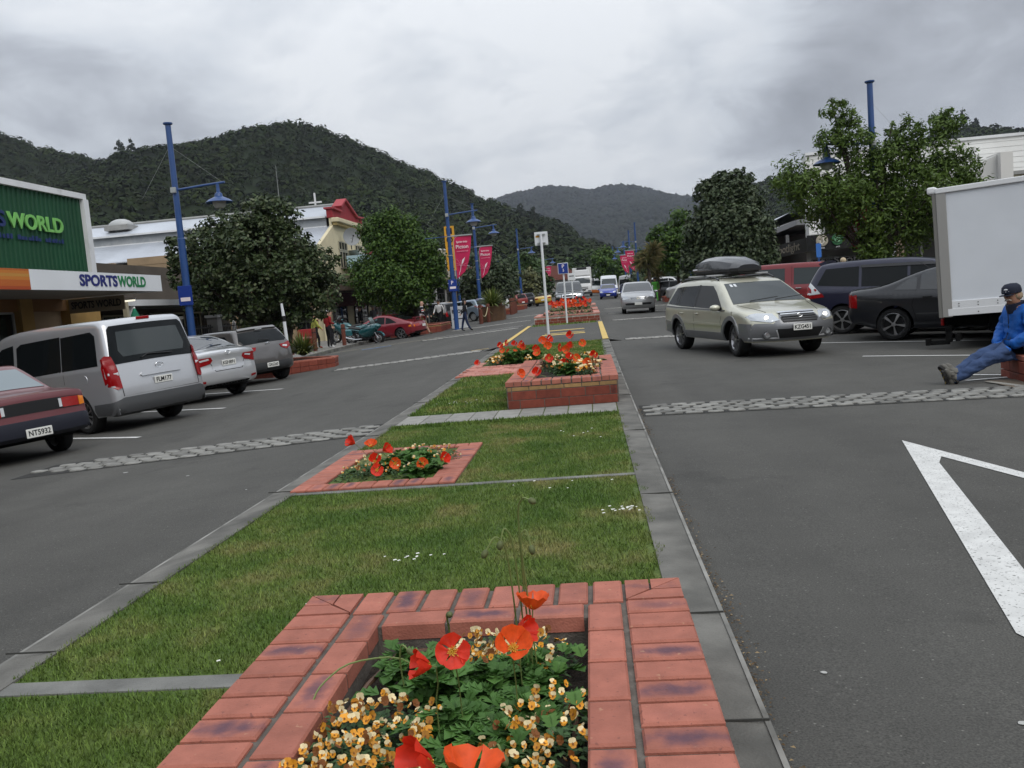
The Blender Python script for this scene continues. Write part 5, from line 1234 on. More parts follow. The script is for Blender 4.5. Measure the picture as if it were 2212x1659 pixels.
 def seam(s, pts, parent, wd=.008, sides=(1, -1)):
  for a, b in zip(pts[:-1], pts[1:]):
   d = Vector((b[0]-a[0], b[1]-a[1])); n_ = Vector((-d.y, d.x)).normalized()*wd/2
   A, B = Vector(a), Vector(b); s.side('panel_gap', [A+n_, A-n_, B-n_, B+n_], SEAM, parent, .0015, .003, sides, .12)
WHM = {}
def rim_mesh(style, r, w):
 k = (style, round(r, 3), round(w, 3))
 if k in WHM: return WHM[k]
 mb = MB(); R = r*.70
 n, wd, tw_ = {'five': (5, .26, 1.), 'ten': (10, .12, .8), 'cover': (0, 0, 0), 'seven': (7, .17, 1.), 'six': (6, .22, 1.), 'multi': (12, .1, 1)}[style]
 mb.lathe([(R, w*.5), (R*1.03, w*.48), (R*.98, w*.36), (R*.9, w*.2), (R*.88, -w*.2), (R*1.0, -w*.45)], 28, axis='y', m=0)
 if n:
  mb.lathe([(.001, -w*.02), (R*.9, -w*.02)], 24, axis='y', m=1)
  for i in range(n):
   a = i*2*pi/n; a0, a1 = a-wd*.8, a+wd*.8; b0, b1 = a-wd*.5*tw_, a+wd*.5*tw_; P = []
   for yy in (w*.30, w*.44):
    P += [(R*.16*cos(a0*1), yy, R*.16*sin(a0*1)), (R*.16*cos(a1), yy, R*.16*sin(a1)), (R*.97*cos(b1), yy-w*.05, R*.97*sin(b1)), (R*.97*cos(b0), yy-w*.05, R*.97*sin(b0))]
   mb.add(P, [(0, 1, 2, 3), (7, 6, 5, 4), (0, 4, 5, 1), (1, 5, 6, 2), (2, 6, 7, 3), (3, 7, 4, 0)])
  mb.lathe([(.001, w*.46), (R*.17, w*.45), (R*.2, w*.3)], 14, axis='y', m=0)
 else:
  mb.lathe([(.001, w*.44), (R*.35, w*.46), (R*.75, w*.40), (R*.97, w*.34)], 24, axis='y', m=0)
  for i in range(9):
   a = i*2*pi/9; mb.tube([(R*.62*cos(a), w*.44, R*.62*sin(a)), (R*.82*cos(a), w*.40, R*.82*sin(a))], R*.055, 5, m=1)
 me = bpy.data.meshes.new('rim'); me.from_pydata(mb.v, [], mb.f); me.materials.append(ALLOY if n else STEEL); me.materials.append(DARK)
 me.polygons.foreach_set('material_index', mb.m); set_smooth(me, 30); WHM[k] = me; return me
def tyre_mesh(r, w):
 k = ('t', round(r, 3), round(w, 3))
 if k in WHM: return WHM[k]
 mb = MB(); h = w/2
 mb.lathe([(r*.68, -h*.9), (r*.72, -h), (r*.9, -h*1.03), (r*.97, -h*.9), (r, -h*.7), (r, h*.7), (r*.97, h*.9), (r*.9, h*1.03), (r*.72, h), (r*.68, h*.9)], 36, axis='y')
 mb.lathe([(.001, h*.2), (r*.7, h*.2)], 20, axis='y')
 me = bpy.data.meshes.new('wheel'); me.from_pydata(mb.v, [], mb.f); me.materials.append(TYRE); set_smooth(me, 40); WHM[k] = me; return me
def wheels(s, parent, style, steer=0., inset=.025, width=.2):
 for i, wx in enumerate(s.wheels):
  for sg in (1, -1):
   o = link(bpy.data.objects.new('wheel', tyre_mesh(s.rw, width)), parent)
   o.location = (wx, sg*(s.T(wx, s.rw*1.1)-width/2-inset), s.rw); o.rotation_euler = (0, random.random()*.5, (0 if sg > 0 else pi)+(steer if i == 0 else 0))
   link(bpy.data.objects.new('rim', rim_mesh(style, s.rw, width)), o)
def number_plate(txt, parent, p, rz, tilt=0., w=.36, h=.125, font=.105):
 mb = MB().box((0, 0, 0), (w, .012, h)); o = mb.build('number_plate', PLATE, parent, bevel=.006); o.location = p; o.rotation_euler = (tilt, 0, rz)
 if txt: lettering(txt, font, PLK, (0, -.0075, -.002), (pi/2, 0, 0), o, .001, .0022, width=w*.84)
 return o
def mirror(s, parent, x, z, mat, sides=(1, -1)):
 for sg in sides:
  p = s.at_side(x, z, sg); mb = MB().ell((0, 0, 0), (.07, .11, .065), 10, 7); o = mb.build('wing_mirror', mat, parent, smooth=True); o.location = p+Vector((.0, sg*.10, .03))
def handle(s, parent, xs, z, mat):
 for x in xs:
  for sg in (1, -1):
   o = MB().box((0, 0, 0), (.17, .03, .03)).build('door_handle', mat, parent, bevel=.01); o.location = s.at_side(x, z, sg, .012)
def badge(parent, p, rz, tilt=0., r=.045, mat=None, kind='ring'):
 mb = MB()
 pts = [(r*1.5*cos(t), 0, r*sin(t)) for t in np.linspace(0, 2*pi, 25)]; mb.tube(pts, r*.13, 5)
 if kind == 'h':
  mb.tube([(-r*.55, 0, -r*.55), (-r*.25, 0, r*.6)], r*.14, 5); mb.tube([(r*.25, 0, -r*.6), (r*.55, 0, r*.55)], r*.14, 5); mb.tube([(-r*.4, 0, -.1*r), (r*.4, 0, .1*r)], r*.12, 5)
 elif kind == 't':
  mb.tube([(r*.95*cos(t), 0, r*.4+r*.38*sin(t)) for t in np.linspace(0, 2*pi, 17)], r*.1, 5); mb.tube([(r*.38*cos(t), 0, r*.9*sin(t)) for t in np.linspace(0, 2*pi, 17)], r*.1, 5)
 elif kind == 'stars':
  for i in range(6): mb.ell((-r*.8+i*r*.32, 0, r*.3*sin(i*2)), (r*.16, r*.1, r*.16), 5, 4)
 o = mb.build('badge', mat or CHROME, parent, smooth=True); o.location = p; o.rotation_euler = (tilt, 0, rz); return o
def arch_flare(s, parent, wx, r0, r1, mat, off=.018, a0=-12, a1=192, name='wheel_arch_flare'):
 zc = s.rw*1.02; A = [radians(a0+(a1-a0)*i/14) for i in range(15)]
 poly = [(wx+r1*cos(a), zc+r1*sin(a)) for a in A]+[(wx+r0*cos(a), zc+r0*sin(a)) for a in A[::-1]]
 poly = [(x, max(s.zbot+.005, z)) for x, z in poly]
 return s.side(name, poly, mat, parent, off, off+.01, step=.1)
def place(t, x, y, ang, z=None, track=.75, wb=1.3):
 """stand a vehicle on the sloping road, heading ang (radians from +x)"""
 c, s_ = cos(ang), sin(ang)
 def G(f, l): return zg(x+f*c-l*s_, y+f*s_+l*c)
 zf, zb_, zl, zr_ = G(wb, 0), G(-wb, 0), G(0, track), G(0, -track)
 t.location = (x, y, G(0, 0) if z is None else z)
 t.rotation_mode = 'XYZ'; t.rotation_euler = (atan2(zl-zr_, 2*track), -atan2(zf-zb_, 2*wb), ang)
# ------------------------------------------------------------------ the vehicles one by one
CARG = 'cars parked at an angle along the left kerb'; CARR = 'cars parked at an angle along the right kerb'; CARF = 'cars far up the street'
PA_L = radians(147); PA_R = radians(-30.7)
# silver people mover, tail towards the road
def van():
 t = thing('parked_van', 'silver eight-seat van parked nose in, its wide tailgate towards the road', 'van', group=CARG)
 p = paint('van silver', (.52, .53, .55), .5, .3)
 s = Car([(-2.50, .30), (-2.66, .34), (-2.68, .62), (-2.62, .95), (-2.585, 1.12), (-2.45, 1.70), (-2.40, 1.86), (-2.2, 1.92), (0, 1.955), (.7, 1.92), (1.05, 1.82), (1.75, 1.24), (2.25, 1.08), (2.48, .92), (2.54, .6), (2.46, .28)],
   .955, ((-2.6, 1.10), (2.5, 1.08)), .14, (1.62, -1.58), .335, .27, r=.10, nose=.3, tail=.10, crown=.02)
 s.body(p, t)
 for sg in (1, -1):
  s.side('window', [(-2.30, 1.16), (-1.2, 1.13), (-1.2, 1.72), (-2.12, 1.74), (-2.24, 1.66)], GLASS, t, sides=(sg,))
  s.side('window', [(-1.17, 1.13), (.25, 1.10), (.25, 1.66), (.1, 1.72), (-1.17, 1.74)], GLASS, t, sides=(sg,))
  s.side('window', [(.36, 1.10), (1.5, 1.08), (1.0, 1.56), (.75, 1.68), (.36, 1.72)], GLASS, t, sides=(sg,))
 s.end('rear_window', [(-.80, 1.14), (.80, 1.14), (.86, 1.22), (.755, 1.74), (.70, 1.79), (-.70, 1.79), (-.755, 1.74), (-.86, 1.22)], GLASS, t, False)
 # etched inner border of the rear screen
 s.end('rear_window_band', [(-.62, 1.25), (.62, 1.25), (.68, 1.36), (.62, 1.68), (-.62, 1.68), (-.68, 1.36)], GLASSC, t, False, off=.008)
 s.ends('tail_lamp', [(.80, .74), (.88, .72), (.955, .80), (.95, 1.28), (.90, 1.32), (.84, 1.28), (.80, 1.05)], REDL, t, False, off=.03, th=.05)
 s.ends('reversing_lamp', [(.81, .95), (.945, .98), (.945, 1.02), (.81, 1.0)], WHITEL, t, False, off=.036, th=.03)
 s.side('tail_lamp_return', [(-2.60, .86), (-2.48, .82), (-2.42, 1.2), (-2.53, 1.30), (-2.56, 1.1)], REDL, t, off=.008)
 s.end('bumper', [(-.95, .29), (.95, .29), (.955, .52), (.80, .58), (-.80, .58), (-.955, .52)], M('van bumper grey', (.085, .088, .092), .5, .4), t, False, off=.02, th=.03)
 s.side('bumper_return', [(-2.66, .30), (-2.0, .30), (-2.05, .50), (-2.66, .52)], M('van bumper grey'), t, off=.012)
 s.side('sill', [(-1.14, .28), (1.18, .28), (1.18, .40), (-1.14, .40)], M('van bumper grey'), t, off=.01)
 s.end('tailgate_garnish', [(-.40, .87), (.40, .87), (.42, .90), (.40, .93), (-.40, .93), (-.42, .90)], p, t, False, off=.03, th=.035)
 for a, b in (((-.79, .60), (-.79, 1.13)), ((.79, .60), (.79, 1.13)), ((-.79, .6), (.79, .6))):
  w_ = .006; s.end('panel_gap', [(a[0]-w_, a[1]), (b[0]+w_, a[1]+.006 if a[1] == b[1] else a[1]), (b[0]+w_, b[1]+.006), (a[0]-w_, b[1]+.006 if a[1] == b[1] else b[1])], SEAM, t, False, off=.0015, th=.003)
 s.seam([(.30, .42), (.30, 1.06)], t); s.seam([(-1.25, .9), (-1.25, 1.08)], t)
 for sg in (1, -1):
  ffx = s.at_side(-1.9, .95, sg); o = MB().lathe([(.001, .004), (.075, .004), (.08, -.004)], 18, axis='y').build('fuel_flap' if sg > 0 else 'side_badge', p, t, smooth=True) if sg > 0 else None
  if o: o.location = ffx
 number_plate('FLM177', t, s.at_rear(.0, .77, .02), -pi/2, tilt=.06)
 badge(t, s.at_rear(0, 1.02, .012), -pi/2, .1, .05, kind='h')
 o = MB().box((0, 0, 0), (.02, .26, .05)).build('brake_light', REDL, t, bevel=.01); o.location = s.at_rear(.0, 1.86, .02)
 w_ = MB().tube([(0, -.32, 0), (0, .18, .03), (.0, .3, -.02)], .012, 6).build('wiper', BLACK, t); w_.location = s.at_rear(0, 1.2, .03)
 mirror(s, t, 1.35, 1.12, p)
 wheels(s, t, 'ten', width=.215)
 return t, s
t, s = van(); place(t, -9.84, 15.78, radians(153), wb=1.6)
def sedan80():
 t = thing('parked_sedan', 'old maroon saloon with dark bumpers, half out of frame at the left edge', 'car', group=CARG)
 p = paint('maroon', (.115, .018, .022), .1, .4, .5)
 s = Car([(-1.92, .33), (-2.06, .36), (-2.07, .55), (-2.03, .60), (-2.02, .86), (-1.96, .91), (-1.25, .945), (-1.15, .96), (-.55, 1.33), (-.35, 1.36), (.35, 1.355), (.55, 1.32), (1.2, .92), (1.95, .80), (2.08, .72), (2.1, .40), (2.0, .28)],
   .83, ((-2., .87), (2., .85)), .36, (1.25, -1.25), .29, .24, r=.05, nose=.12, tail=.08)
 s.body(p, t)
 for sg in (1, -1):
  s.side('window', [(-1.02, .91), (-.30, .90), (-.30, 1.28), (-.52, 1.28), (-.60, 1.24)], GLASSC, t, sides=(sg,)); s.side('window', [(-.24, .90), (.98, .89), (.52, 1.25), (.40, 1.28), (-.24, 1.28)], GLASS, t, sides=(sg,))
 s.end('rear_window', [(-.68, .985), (.68, .985), (.56, 1.28), (-.56, 1.28)], M('hazy rear glass', (.16, .20, .22), .12, .7), t, False)
 s.end('lamp_panel', [(-.72, .66), (.72, .66), (.72, .81), (-.72, .81)], BLACK, t, False, off=.006)
 s.ends('tail_lamp', [(.44, .67), (.71, .67), (.71, .80), (.44, .80)], M('dim tail lamp', (.33, .012, .01), .2, .6, coat=.6), t, False, off=.012)
 s.ends('indicator', [(.715, .67), (.80, .68), (.80, .79), (.715, .80)], AMBER, t, False, off=.012); s.ends('reversing_lamp', [(.39, .68), (.435, .68), (.435, .79), (.39, .79)], WHITEL, t, False, off=.012)
 s.end('bumper', [(-.83, .34), (.83, .34), (.83, .57), (-.83, .57)], M('navy plastic bumper', (.022, .024, .036), .5), t, False, off=.03, th=.04)
 s.side('bumper_return', [(-2.05, .34), (-1.62, .36), (-1.62, .54), (-2.05, .57)], M('navy plastic bumper'), t, off=.02)
 s.side('rubbing_strip', [(-.93, .50), (.93, .50), (.93, .54), (-.93, .54)], BLACK, t)
 number_plate('NT5932', t, s.at_rear(0, .42, .045), -pi/2)
 o = MB().box((0, 0, 0), (.03, .9, .05)).build('parcel_shelf_bag', M('pale cloth', (.4, .42, .42), .9), t); o.location = (-.95, 0, .93)
 wheels(s, t, 'cover', width=.17); return t, s
t, s = sedan80(); place(t, -9.47, 12.25, radians(151), wb=1.25)
def corolla():
 t = thing('parked_sedan', 'newish silver saloon between the van and the grey hatchback', 'car', group=CARG)
 p = paint('bright silver', (.60, .61, .63), .5, .28)
 s = Car([(-2.05, .30), (-2.24, .36), (-2.27, .58), (-2.22, .80), (-2.27, 1.0), (-2.20, 1.06), (-1.62, 1.10), (-.95, 1.40), (-.4, 1.475), (.2, 1.47), (.6, 1.40), (1.35, 1.0), (2.0, .86), (2.3, .68), (2.33, .42), (2.2, .24)],
   .885, ((-2.2, .98), (2., .86)), .36, (1.35, -1.35), .315, .24, r=.07, nose=.25, tail=.20)
 s.body(p, t)
 for sg in (1, -1):
  s.side('window', [(-1.45, 1.03), (-.25, .99), (-.25, 1.38), (-.9, 1.34), (-1.25, 1.18)], GLASS, t, sides=(sg,)); s.side('window', [(-.19, .99), (1.15, .93), (.6, 1.30), (.3, 1.39), (-.19, 1.39)], GLASS, t, sides=(sg,))
 s.end('rear_window', [(-.70, 1.115), (.70, 1.115), (.62, 1.30), (.56, 1.40), (-.56, 1.40), (-.62, 1.30)], M('sky glass', (.03, .035, .04), .03, .9), t, False)
 s.ends('tail_lamp', [(.40, .86), (.46, .80), (.82, .74), (.885, .80), (.885, .97), (.72, .94), (.44, .93)], REDL, t, False, off=.012)
 s.ends('reversing_lamp', [(.48, .88), (.68, .86), (.70, .90), (.50, .915)], WHITEL, t, False, off=.016)
 s.side('tail_lamp_return', [(-2.2, .80), (-1.92, .88), (-1.80, .955), (-2.2, .975)], REDL, t, off=.008)
 s.end('plate_recess', [(-.42, .66), (.42, .66), (.46, .86), (-.46, .86)], paint('bright silver'), t, False, off=.002, th=.004)
 number_plate('KEH891', t, s.at_rear(0, .77, .02), -pi/2)
 badge(t, s.at_rear(0, .985, .012), -pi/2, -.2, .04, kind='t')
 for a, b in (((-.47, .84), (-.36, .63)), ((.47, .84), (.36, .63)), ((-.36, .63), (.36, .63))):
  w_ = .006; P = [(a[0]-w_, a[1]), (a[0]+w_, a[1]), (b[0]+w_, b[1]), (b[0]-w_, b[1])] if a[1] != b[1] else [(a[0], a[1]-w_), (b[0], b[1]-w_), (b[0], b[1]+w_), (a[0], a[1]+w_)]
  s.end('panel_gap', P, SEAM, t, False, off=.0015, th=.003)
 s.ends('reflector', [(.62, .40), (.80, .42), (.80, .46), (.62, .45)], REDL, t, False, off=.008)
 s.end('lower_valance', [(-.6, .31), (.6, .31), (.6, .36), (-.6, .36)], DARK, t, False)
 mirror(s, t, .95, .95, p); wheels(s, t, 'cover', width=.2); return t, s
t, s = corolla(); place(t, -9.86, 19.62, radians(149), wb=1.35)
def hatch(label, col, group, plate=None, name='parked_hatchback', metal=.4, style='cover', glassroof=False, cat='car'):
 t = thing(name, label, cat, group=group)
 p = paint(name+str(col), col, metal, .3)
 s = Car([(-1.75, .30), (-1.93, .36), (-1.96, .60), (-1.90, .86), (-1.84, 1.02), (-1.52, 1.38), (-1.42, 1.455), (-.9, 1.47), (0, 1.485), (.5, 1.43), (1.3, 1.0), (1.9, .86), (2.15, .68), (2.18, .42), (2.05, .24)],
   .88, ((-1.9, 1.0), (1.9, .84)), .34, (1.3, -1.25), .315, .24, r=.075, nose=.25, tail=.20)
 s.body(p, t)
 for sg in (1, -1):
  s.side('window', [(-1.45, 1.10), (-1.0, 1.02), (-.30, .98), (-.30, 1.38), (-1.1, 1.33)], GLASS, t, sides=(sg,)); s.side('window', [(-.24, .98), (1.1, .92), (.55, 1.30), (.3, 1.39), (-.24, 1.39)], GLASS, t, sides=(sg,))
 s.end('rear_window', [(-.66, 1.04), (.66, 1.04), (.76, 1.10), (.62, 1.36), (-.62, 1.36), (-.76, 1.10)], GLASS, t, False)
 s.ends('tail_lamp', [(.42, .86), (.62, .80), (.84, .88), (.88, 1.02), (.72, .99), (.55, .95), (.38, .94)], REDL, t, False, off=.012)
 s.ends('reversing_lamp', [(.48, .88), (.66, .86), (.68, .91), (.5, .915)], WHITEL, t, False, off=.016)
 s.side('tail_lamp_return', [(-1.9, .90), (-1.66, .98), (-1.50, 1.06), (-1.82, 1.03)], REDL, t, off=.008)
 s.end('lower_bumper', [(-.70, .31), (.70, .31), (.76, .50), (.62, .55), (-.62, .55), (-.76, .50)], GREYP, t, False, off=.008)
 s.end('spoiler', [(-.6, 1.39), (.6, 1.39), (.58, 1.43), (-.58, 1.43)], p, t, False, off=.05, th=.06)
 number_plate(plate, t, s.at_rear(0, .47, .02), -pi/2)
 badge(t, s.at_rear(0, .985, .014), -pi/2, .3, .045, kind='t')
 w_ = MB().tube([(0, -.1, .0), (0, .22, .03)], .012, 6).build('wiper', BLACK, t); w_.location = s.at_rear(.0, 1.08, .03)
 o = MB().box((0, 0, 0), (.02, .2, .02)).build('brake_light', WHITEL, t); o.location = s.at_rear(0, 1.37, .05)
 if glassroof: s.topp('roof_panel', [(-.9, -.48), (.2, -.48), (.2, .48), (-.9, .48)], GLASS, t)
 s.end('headlamp_bar', [(-.5, .55), (.5, .55), (.5, .62), (-.5, .62)], BLACK, t, True)
 s.ends('headlamp', [(.5, .66), (.84, .64), (.86, .80), (.6, .78)], HEADR, t, True)
 s.end('windscreen', [(-.72, 1.03), (.72, 1.03), (.60, 1.40), (-.60, 1.40)], GLASSC, t, True)
 mirror(s, t, .95, .95, p); wheels(s, t, style, width=.2); return t, s
t, s = hatch('dark grey hatchback with a black roof panel, beside the flax planter', (.115, .108, .105), CARG, 'GRG260', glassroof=True); place(t, -9.95, 23.1, radians(147), wb=1.3)
def subaru():
 t = thing('driving_wagon', 'pale gold estate car with grey cladding and a black roof box, driving towards the viewer', 'car')
 p = paint('champagne', (.52, .51, .41), .35, .3); g = paint('cladding grey', (.20, .205, .215), .4, .42, .6)
 s = Car([(-2.05, .42), (-2.26, .46), (-2.30, .66), (-2.27, .86), (-2.20, 1.06), (-1.85, 1.40), (-1.70, 1.49), (-1.0, 1.535), (-.2, 1.545), (.30, 1.50), (.52, 1.42), (1.18, 1.02), (1.3, .985), (2.0, .87), (2.22, .78), (2.32, .66), (2.34, .50), (2.2, .30)],
   .885, ((-2.2, .98), (2., .88)), .36, (1.35, -1.32), .34, .30, arch=.39, r=.07, nose=.34, tail=.22)
 s.body(p, t)
 for sg in (1, -1):
  s.side('window', [(-2.02, 1.03), (-1.28, 1.00), (-1.20, 1.41), (-1.62, 1.385)], GLASS, t, sides=(sg,)); s.side('window', [(-1.26, 1.00), (-.42, .97), (-.42, 1.42), (-1.18, 1.41)], GLASS, t, sides=(sg,))
  s.side('window', [(-.36, .97), (.93, .93), (.46, 1.27), (.22, 1.40), (-.36, 1.42)], M('open dark window', (.012, .012, .012), .3, .3), t, sides=(sg,))
  s.side('window_frame', [(-2.1, .975), (1.05, .905), (1.05, .925), (-2.1, 1.0)], BLACK, t, sides=(sg,), off=.008)
  s.side('window_frame', [(-.42, .98), (-.36, .98), (-.36, 1.43), (-.42, 1.43)], BLACK, t, sides=(sg,), off=.009)
 s.end('windscreen', [(-.75, 1.02), (.75, 1.02), (.60, 1.42), (-.60, 1.42)], GLASSC, t, True)
 for x in (-.1, .42):
  w_ = MB().tube([(0, 0, 0), (.02, .30, .03), (.03, .55, .055)], .009, 5).build('wiper', BLACK, t); w_.location = s.at_front(x-.3, 1.035, .02)
 for y, z in ((-.52, 1.37), (-.44, 1.37)): s.end('sticker', [(y, z-.025), (y+.05, z-.025), (y+.05, z+.025), (y, z+.025)], WHITEL, t, True, off=.009)
 # two-tone lower body
 s.side('lower_cladding', [(-.93, .31), (.96, .31), (.96, .47), (-.93, .47)], g, t, off=.010)
 s.side('rubbing_strip', [(-.92, .625), (.93, .60), (.93, .645), (-.92, .675)], p, t, off=.018, th=.02)
 arch_flare(s, t, 1.35, .385, .47, g); arch_flare(s, t, -1.32, .385, .47, g)
 s.end('front_bumper', [(-.885, .33), (.885, .33), (.885, .66), (.62, .655), (.52, .64), (.40, .73), (.34, .82), (-.34, .82), (-.40, .73), (-.52, .64), (-.62, .655), (-.885, .66)], g, t, True, off=.010)
 s.side('bumper_return', [(1.78, .33), (2.3, .33), (2.32, .66), (1.82, .67)], g, t, off=.009); s.side('rear_bumper_return', [(-2.28, .42), (-1.76, .36), (-1.76, .64), (-2.28, .68)], g, t, off=.009)
 gr = s.end('grille', [(-.34, .655), (.34, .655), (.375, .70), (.35, .805), (-.35, .805), (-.375, .70)], BLACK, t, True, off=.016)
 for k in range(4): s.end('grille_bar', [(-.345, .672+k*.034), (.345, .672+k*.034), (.345, .686+k*.034), (-.345, .686+k*.034)], CHROME if k == 3 else GREYP, t, True, off=.024, th=.012)
 for (A, B) in (((-.40, .70), (-.365, .82)), ((.365, .82), (.40, .70))):
  pass
 s.end('grille_surround', [(-.36, .806), (.36, .806), (.36, .828), (-.36, .828)], CHROME, t, True, off=.022)
 badge(t, s.at_front(0, .745, .03), pi/2, 0, .035, kind='stars')
 for sg in (1, -1):
  s.end('headlamp', [(sg*.40, .70), (sg*.56, .665), (sg*.84, .72), (sg*.875, .82), (sg*.70, .835), (sg*.46, .81)], HEADR, t, True, off=.014)
  bpt = MB().lathe([(.001, .018), (.034, .012), (.042, 0)], 14, axis='x').build('headlamp_bulb', LAMPON, t, smooth=True); bpt.location = s.at_front(sg*.60, .745, .012)
  f = MB().lathe([(.001, .02), (.05, .018), (.062, .0)], 16, axis='x').build('fog_lamp', HEADR, t, smooth=True); f.location = s.at_front(sg*.62, .45, .012)
  f2 = MB().tube([(0, .078*cos(a), .07*sin(a)) for a in np.linspace(0, 2*pi, 17)], .014, 5).build('fog_lamp_ring', GREYP, t, smooth=True); f2.location = s.at_front(sg*.62, .45, .012)
 s.end('air_intake', [(-.40, .38), (.40, .38), (.46, .49), (.46, .55), (-.46, .55), (-.46, .49)], BLACK, t, True, off=.016)
 for sg in (1, -1): s.end('bumper_trim', [(sg*.40, .375), (sg*.885, .375), (sg*.885, .392), (sg*.42, .392), (sg*.485, .52), (sg*.47, .535)], M('pale trim', (.5, .51, .52), .4), t, True, off=.02)
 number_plate('KZG451', t, s.at_front(0, .565, .03), pi/2, w=.36)
 s.seam([(-.40, .48), (-.40, .97)], t); s.seam([(.86, .66), (.98, .93)], t); s.seam([(-1.12, .72), (-1.24, .98)], t)
 # bonnet shut lines
 for sg in (1, -1): s.topp('panel_gap', [(1.25, sg*.70), (1.25, sg*.712), (2.05, sg*.53), (2.05, sg*.515)], SEAM, t, off=.002, th=.004)
 handle(s, t, (-1.0, -.22), .84, p); mirror(s, t, .82, .94, p)
 for sg in (1, -1):   # roof rails and load bars
  MB().tube([(-1.55, sg*.60, 1.50), (-1.4, sg*.60, 1.575), (.05, sg*.59, 1.585), (.25, sg*.59, 1.53)], .02, 7).build('roof_rail', GREYP, t, smooth=True)
 for x in (-1.05, -.15): MB().box((x, 0, 1.625), (.07, 1.34, .035)).build('roof_bar', M('bar silver', (.35, .36, .37), .4), t, bevel=.008)
 wheels(s, t, 'ten', steer=-.12, width=.215)
 # driver seen through the glass
 return t, s
t, s = subaru(); SUB_ANG = radians(-68)
def subpos():
 # front right tyre stands at (2.68, 16.56), rear right at (1.93, 18.95)
 d = Vector((2.62-1.87, 16.5-19.05)).normalized(); ang = atan2(d.y, d.x); rt = Vector((d.y, -d.x))
 fr = Vector((2.68, 16.58)); c = fr-d*1.35-rt*.79
 return c.x, c.y, ang
_sx, _sy, _sa = subpos(); place(t, _sx, _sy, _sa, wb=1.35); t.scale = (1, 1, .945)
# roof box: a thing of its own on the bars
rb = thing('roof_box', 'black aerodynamic roof box strapped on the gold estate car', 'roof box'); rb.parent = None
def roofbox():
 lid = MB(); sec = [(-1.0, .30, .18), (-.92, .36, .26), (-.6, .40, .335), (-.1, .41, .36), (.4, .40, .31), (.85, .32, .20), (1.02, .20, .10)]
 base = [(-1.0, .36), (-.92, .405), (-.6, .42), (-.1, .42), (.4, .415), (.85, .36), (1.02, .24)]
 rows = []
 for (x, w1, h), (_, w0) in zip(sec, base):
  rows.append([(x, -w0, .105), (x, -w0, .13), (x, -w1*.92, .105+h*.72), (x, -w1*.55, .105+h*.97), (x, 0, .105+h), (x, w1*.55, .105+h*.97), (x, w1*.92, .105+h*.72), (x, w0, .13), (x, w0, .105)])
 n = len(rows[0])
 for r in rows: lid.v.extend(r)
 for i in range(len(rows)-1):
  for j in range(n-1): a = i*n+j; lid.f.append((a, a+1, a+n+1, a+n)); lid.m.append(0)
 lid.f.append(tuple(range(n))); lid.m.append(0); lid.f.append(tuple(range((len(rows)-1)*n, len(rows)*n))[::-1]); lid.m.append(0)
 lid.build('lid', M('roof box gloss black', (.035, .036, .040), .25, .6, coat=.5), rb, smooth=True, ang=28)
 b = MB(); P = [(x, -w) for x, w in base]+[(x, w) for x, w in base[::-1]]
 b.prism([(x*.97, y*.9) for x, y in P], 0, .05); b.prism(P, .05, .104); b.build('base', M('roof box base', (.018, .018, .018), .6), rb)
 lb = MB().box((0, 0, 0), (.22, .004, .04)).build('maker_plate', M('grey print', (.5, .5, .52), .5), rb); lb.location = (-.80, -.415, .16); lb.rotation_euler = (-.35, 0, .05)
roofbox()
rb.scale = (.95, .97, .82); rb.rotation_mode = 'XYZ'; rb.rotation_euler = t.rotation_euler; rb.location = t.matrix_basis @ Vector((-.55, .0, 1.645)) if 0 else (Matrix.Translation(t.location) @ t.rotation_euler.to_matrix().to_4x4()) @ Vector((-.68, .05, 1.553))
def passat():
 t = thing('parked_sedan', 'near-black saloon with five-spoke wheels, its front hidden by the white box truck', 'car', group=CARR)
 p = paint('graphite', (.012, .013, .017), .1, .28, .5)
 s = Car([(-2.10, .34), (-2.28, .38), (-2.33, .58), (-2.28, .66), (-2.29, .98), (-2.2, 1.03), (-1.55, 1.07), (-.85, 1.36), (-.3, 1.455), (.25, 1.45), (.65, 1.38), (1.4, .98), (2.0, .86), (2.28, .68), (2.3, .42), (2.2, .26)],
   .87, ((-2.2, .96), (2., .88)), .36, (1.35, -1.35), .325, .24, r=.065, nose=.22, tail=.13)
 s.body(p, t)
 for sg in (1, -1):
  s.side('window', [(-1.33, 1.02), (-.92, 1.0), (-.90, 1.31), (-1.0, 1.26)], M('sky glass'), t, sides=(sg,)); s.side('window', [(-.85, 1.0), (-.05, .98), (-.05, 1.37), (-.6, 1.37), (-.83, 1.33)], M('sky glass'), t, sides=(sg,)); s.side('window', [(.01, .97), (1.2, .93), (.6, 1.30), (.35, 1.37), (.01, 1.37)], M('sky glass'), t, sides=(sg,))
 s.side('tail_lamp_return', [(-2.27, .69), (-2.14, .68), (-2.14, .95), (-2.27, .96)], REDL, t, off=.010); s.ends('tail_lamp', [(.60, .70), (.86, .69), (.86, .95), (.62, .95)], REDL, t, False, off=.012)
 s.end('rear_window', [(-.66, 1.08), (.66, 1.08), (.58, 1.36), (-.58, 1.36)], GLASS, t, False)
 s.side('rubbing_strip', [(-.92, .52), (.92, .52), (.92, .545), (-.92, .545)], GREYP, t); s.side('bumper_trim', [(-2.3, .60), (-1.75, .60), (-1.75, .63), (-2.3, .63)], BLACK, t)
 s.seam([(-.92, .42), (-1.0, .70), (-.93, .98)], t); s.seam([(-.02, .34), (-.02, .97)], t)
 handle(s, t, (-.72, .3), .86, BLACK); mirror(s, t, 1.0, .93, p)
 MB().tube([(-.75, 0, 1.40), (-.95, 0, 1.55)], .006, 5).build('aerial', BLACK, t)
 wheels(s, t, 'five', width=.215); return t, s
t, s = passat(); PAS = (7.63, 18.28); place(t, *PAS, radians(-27), wb=1.35)
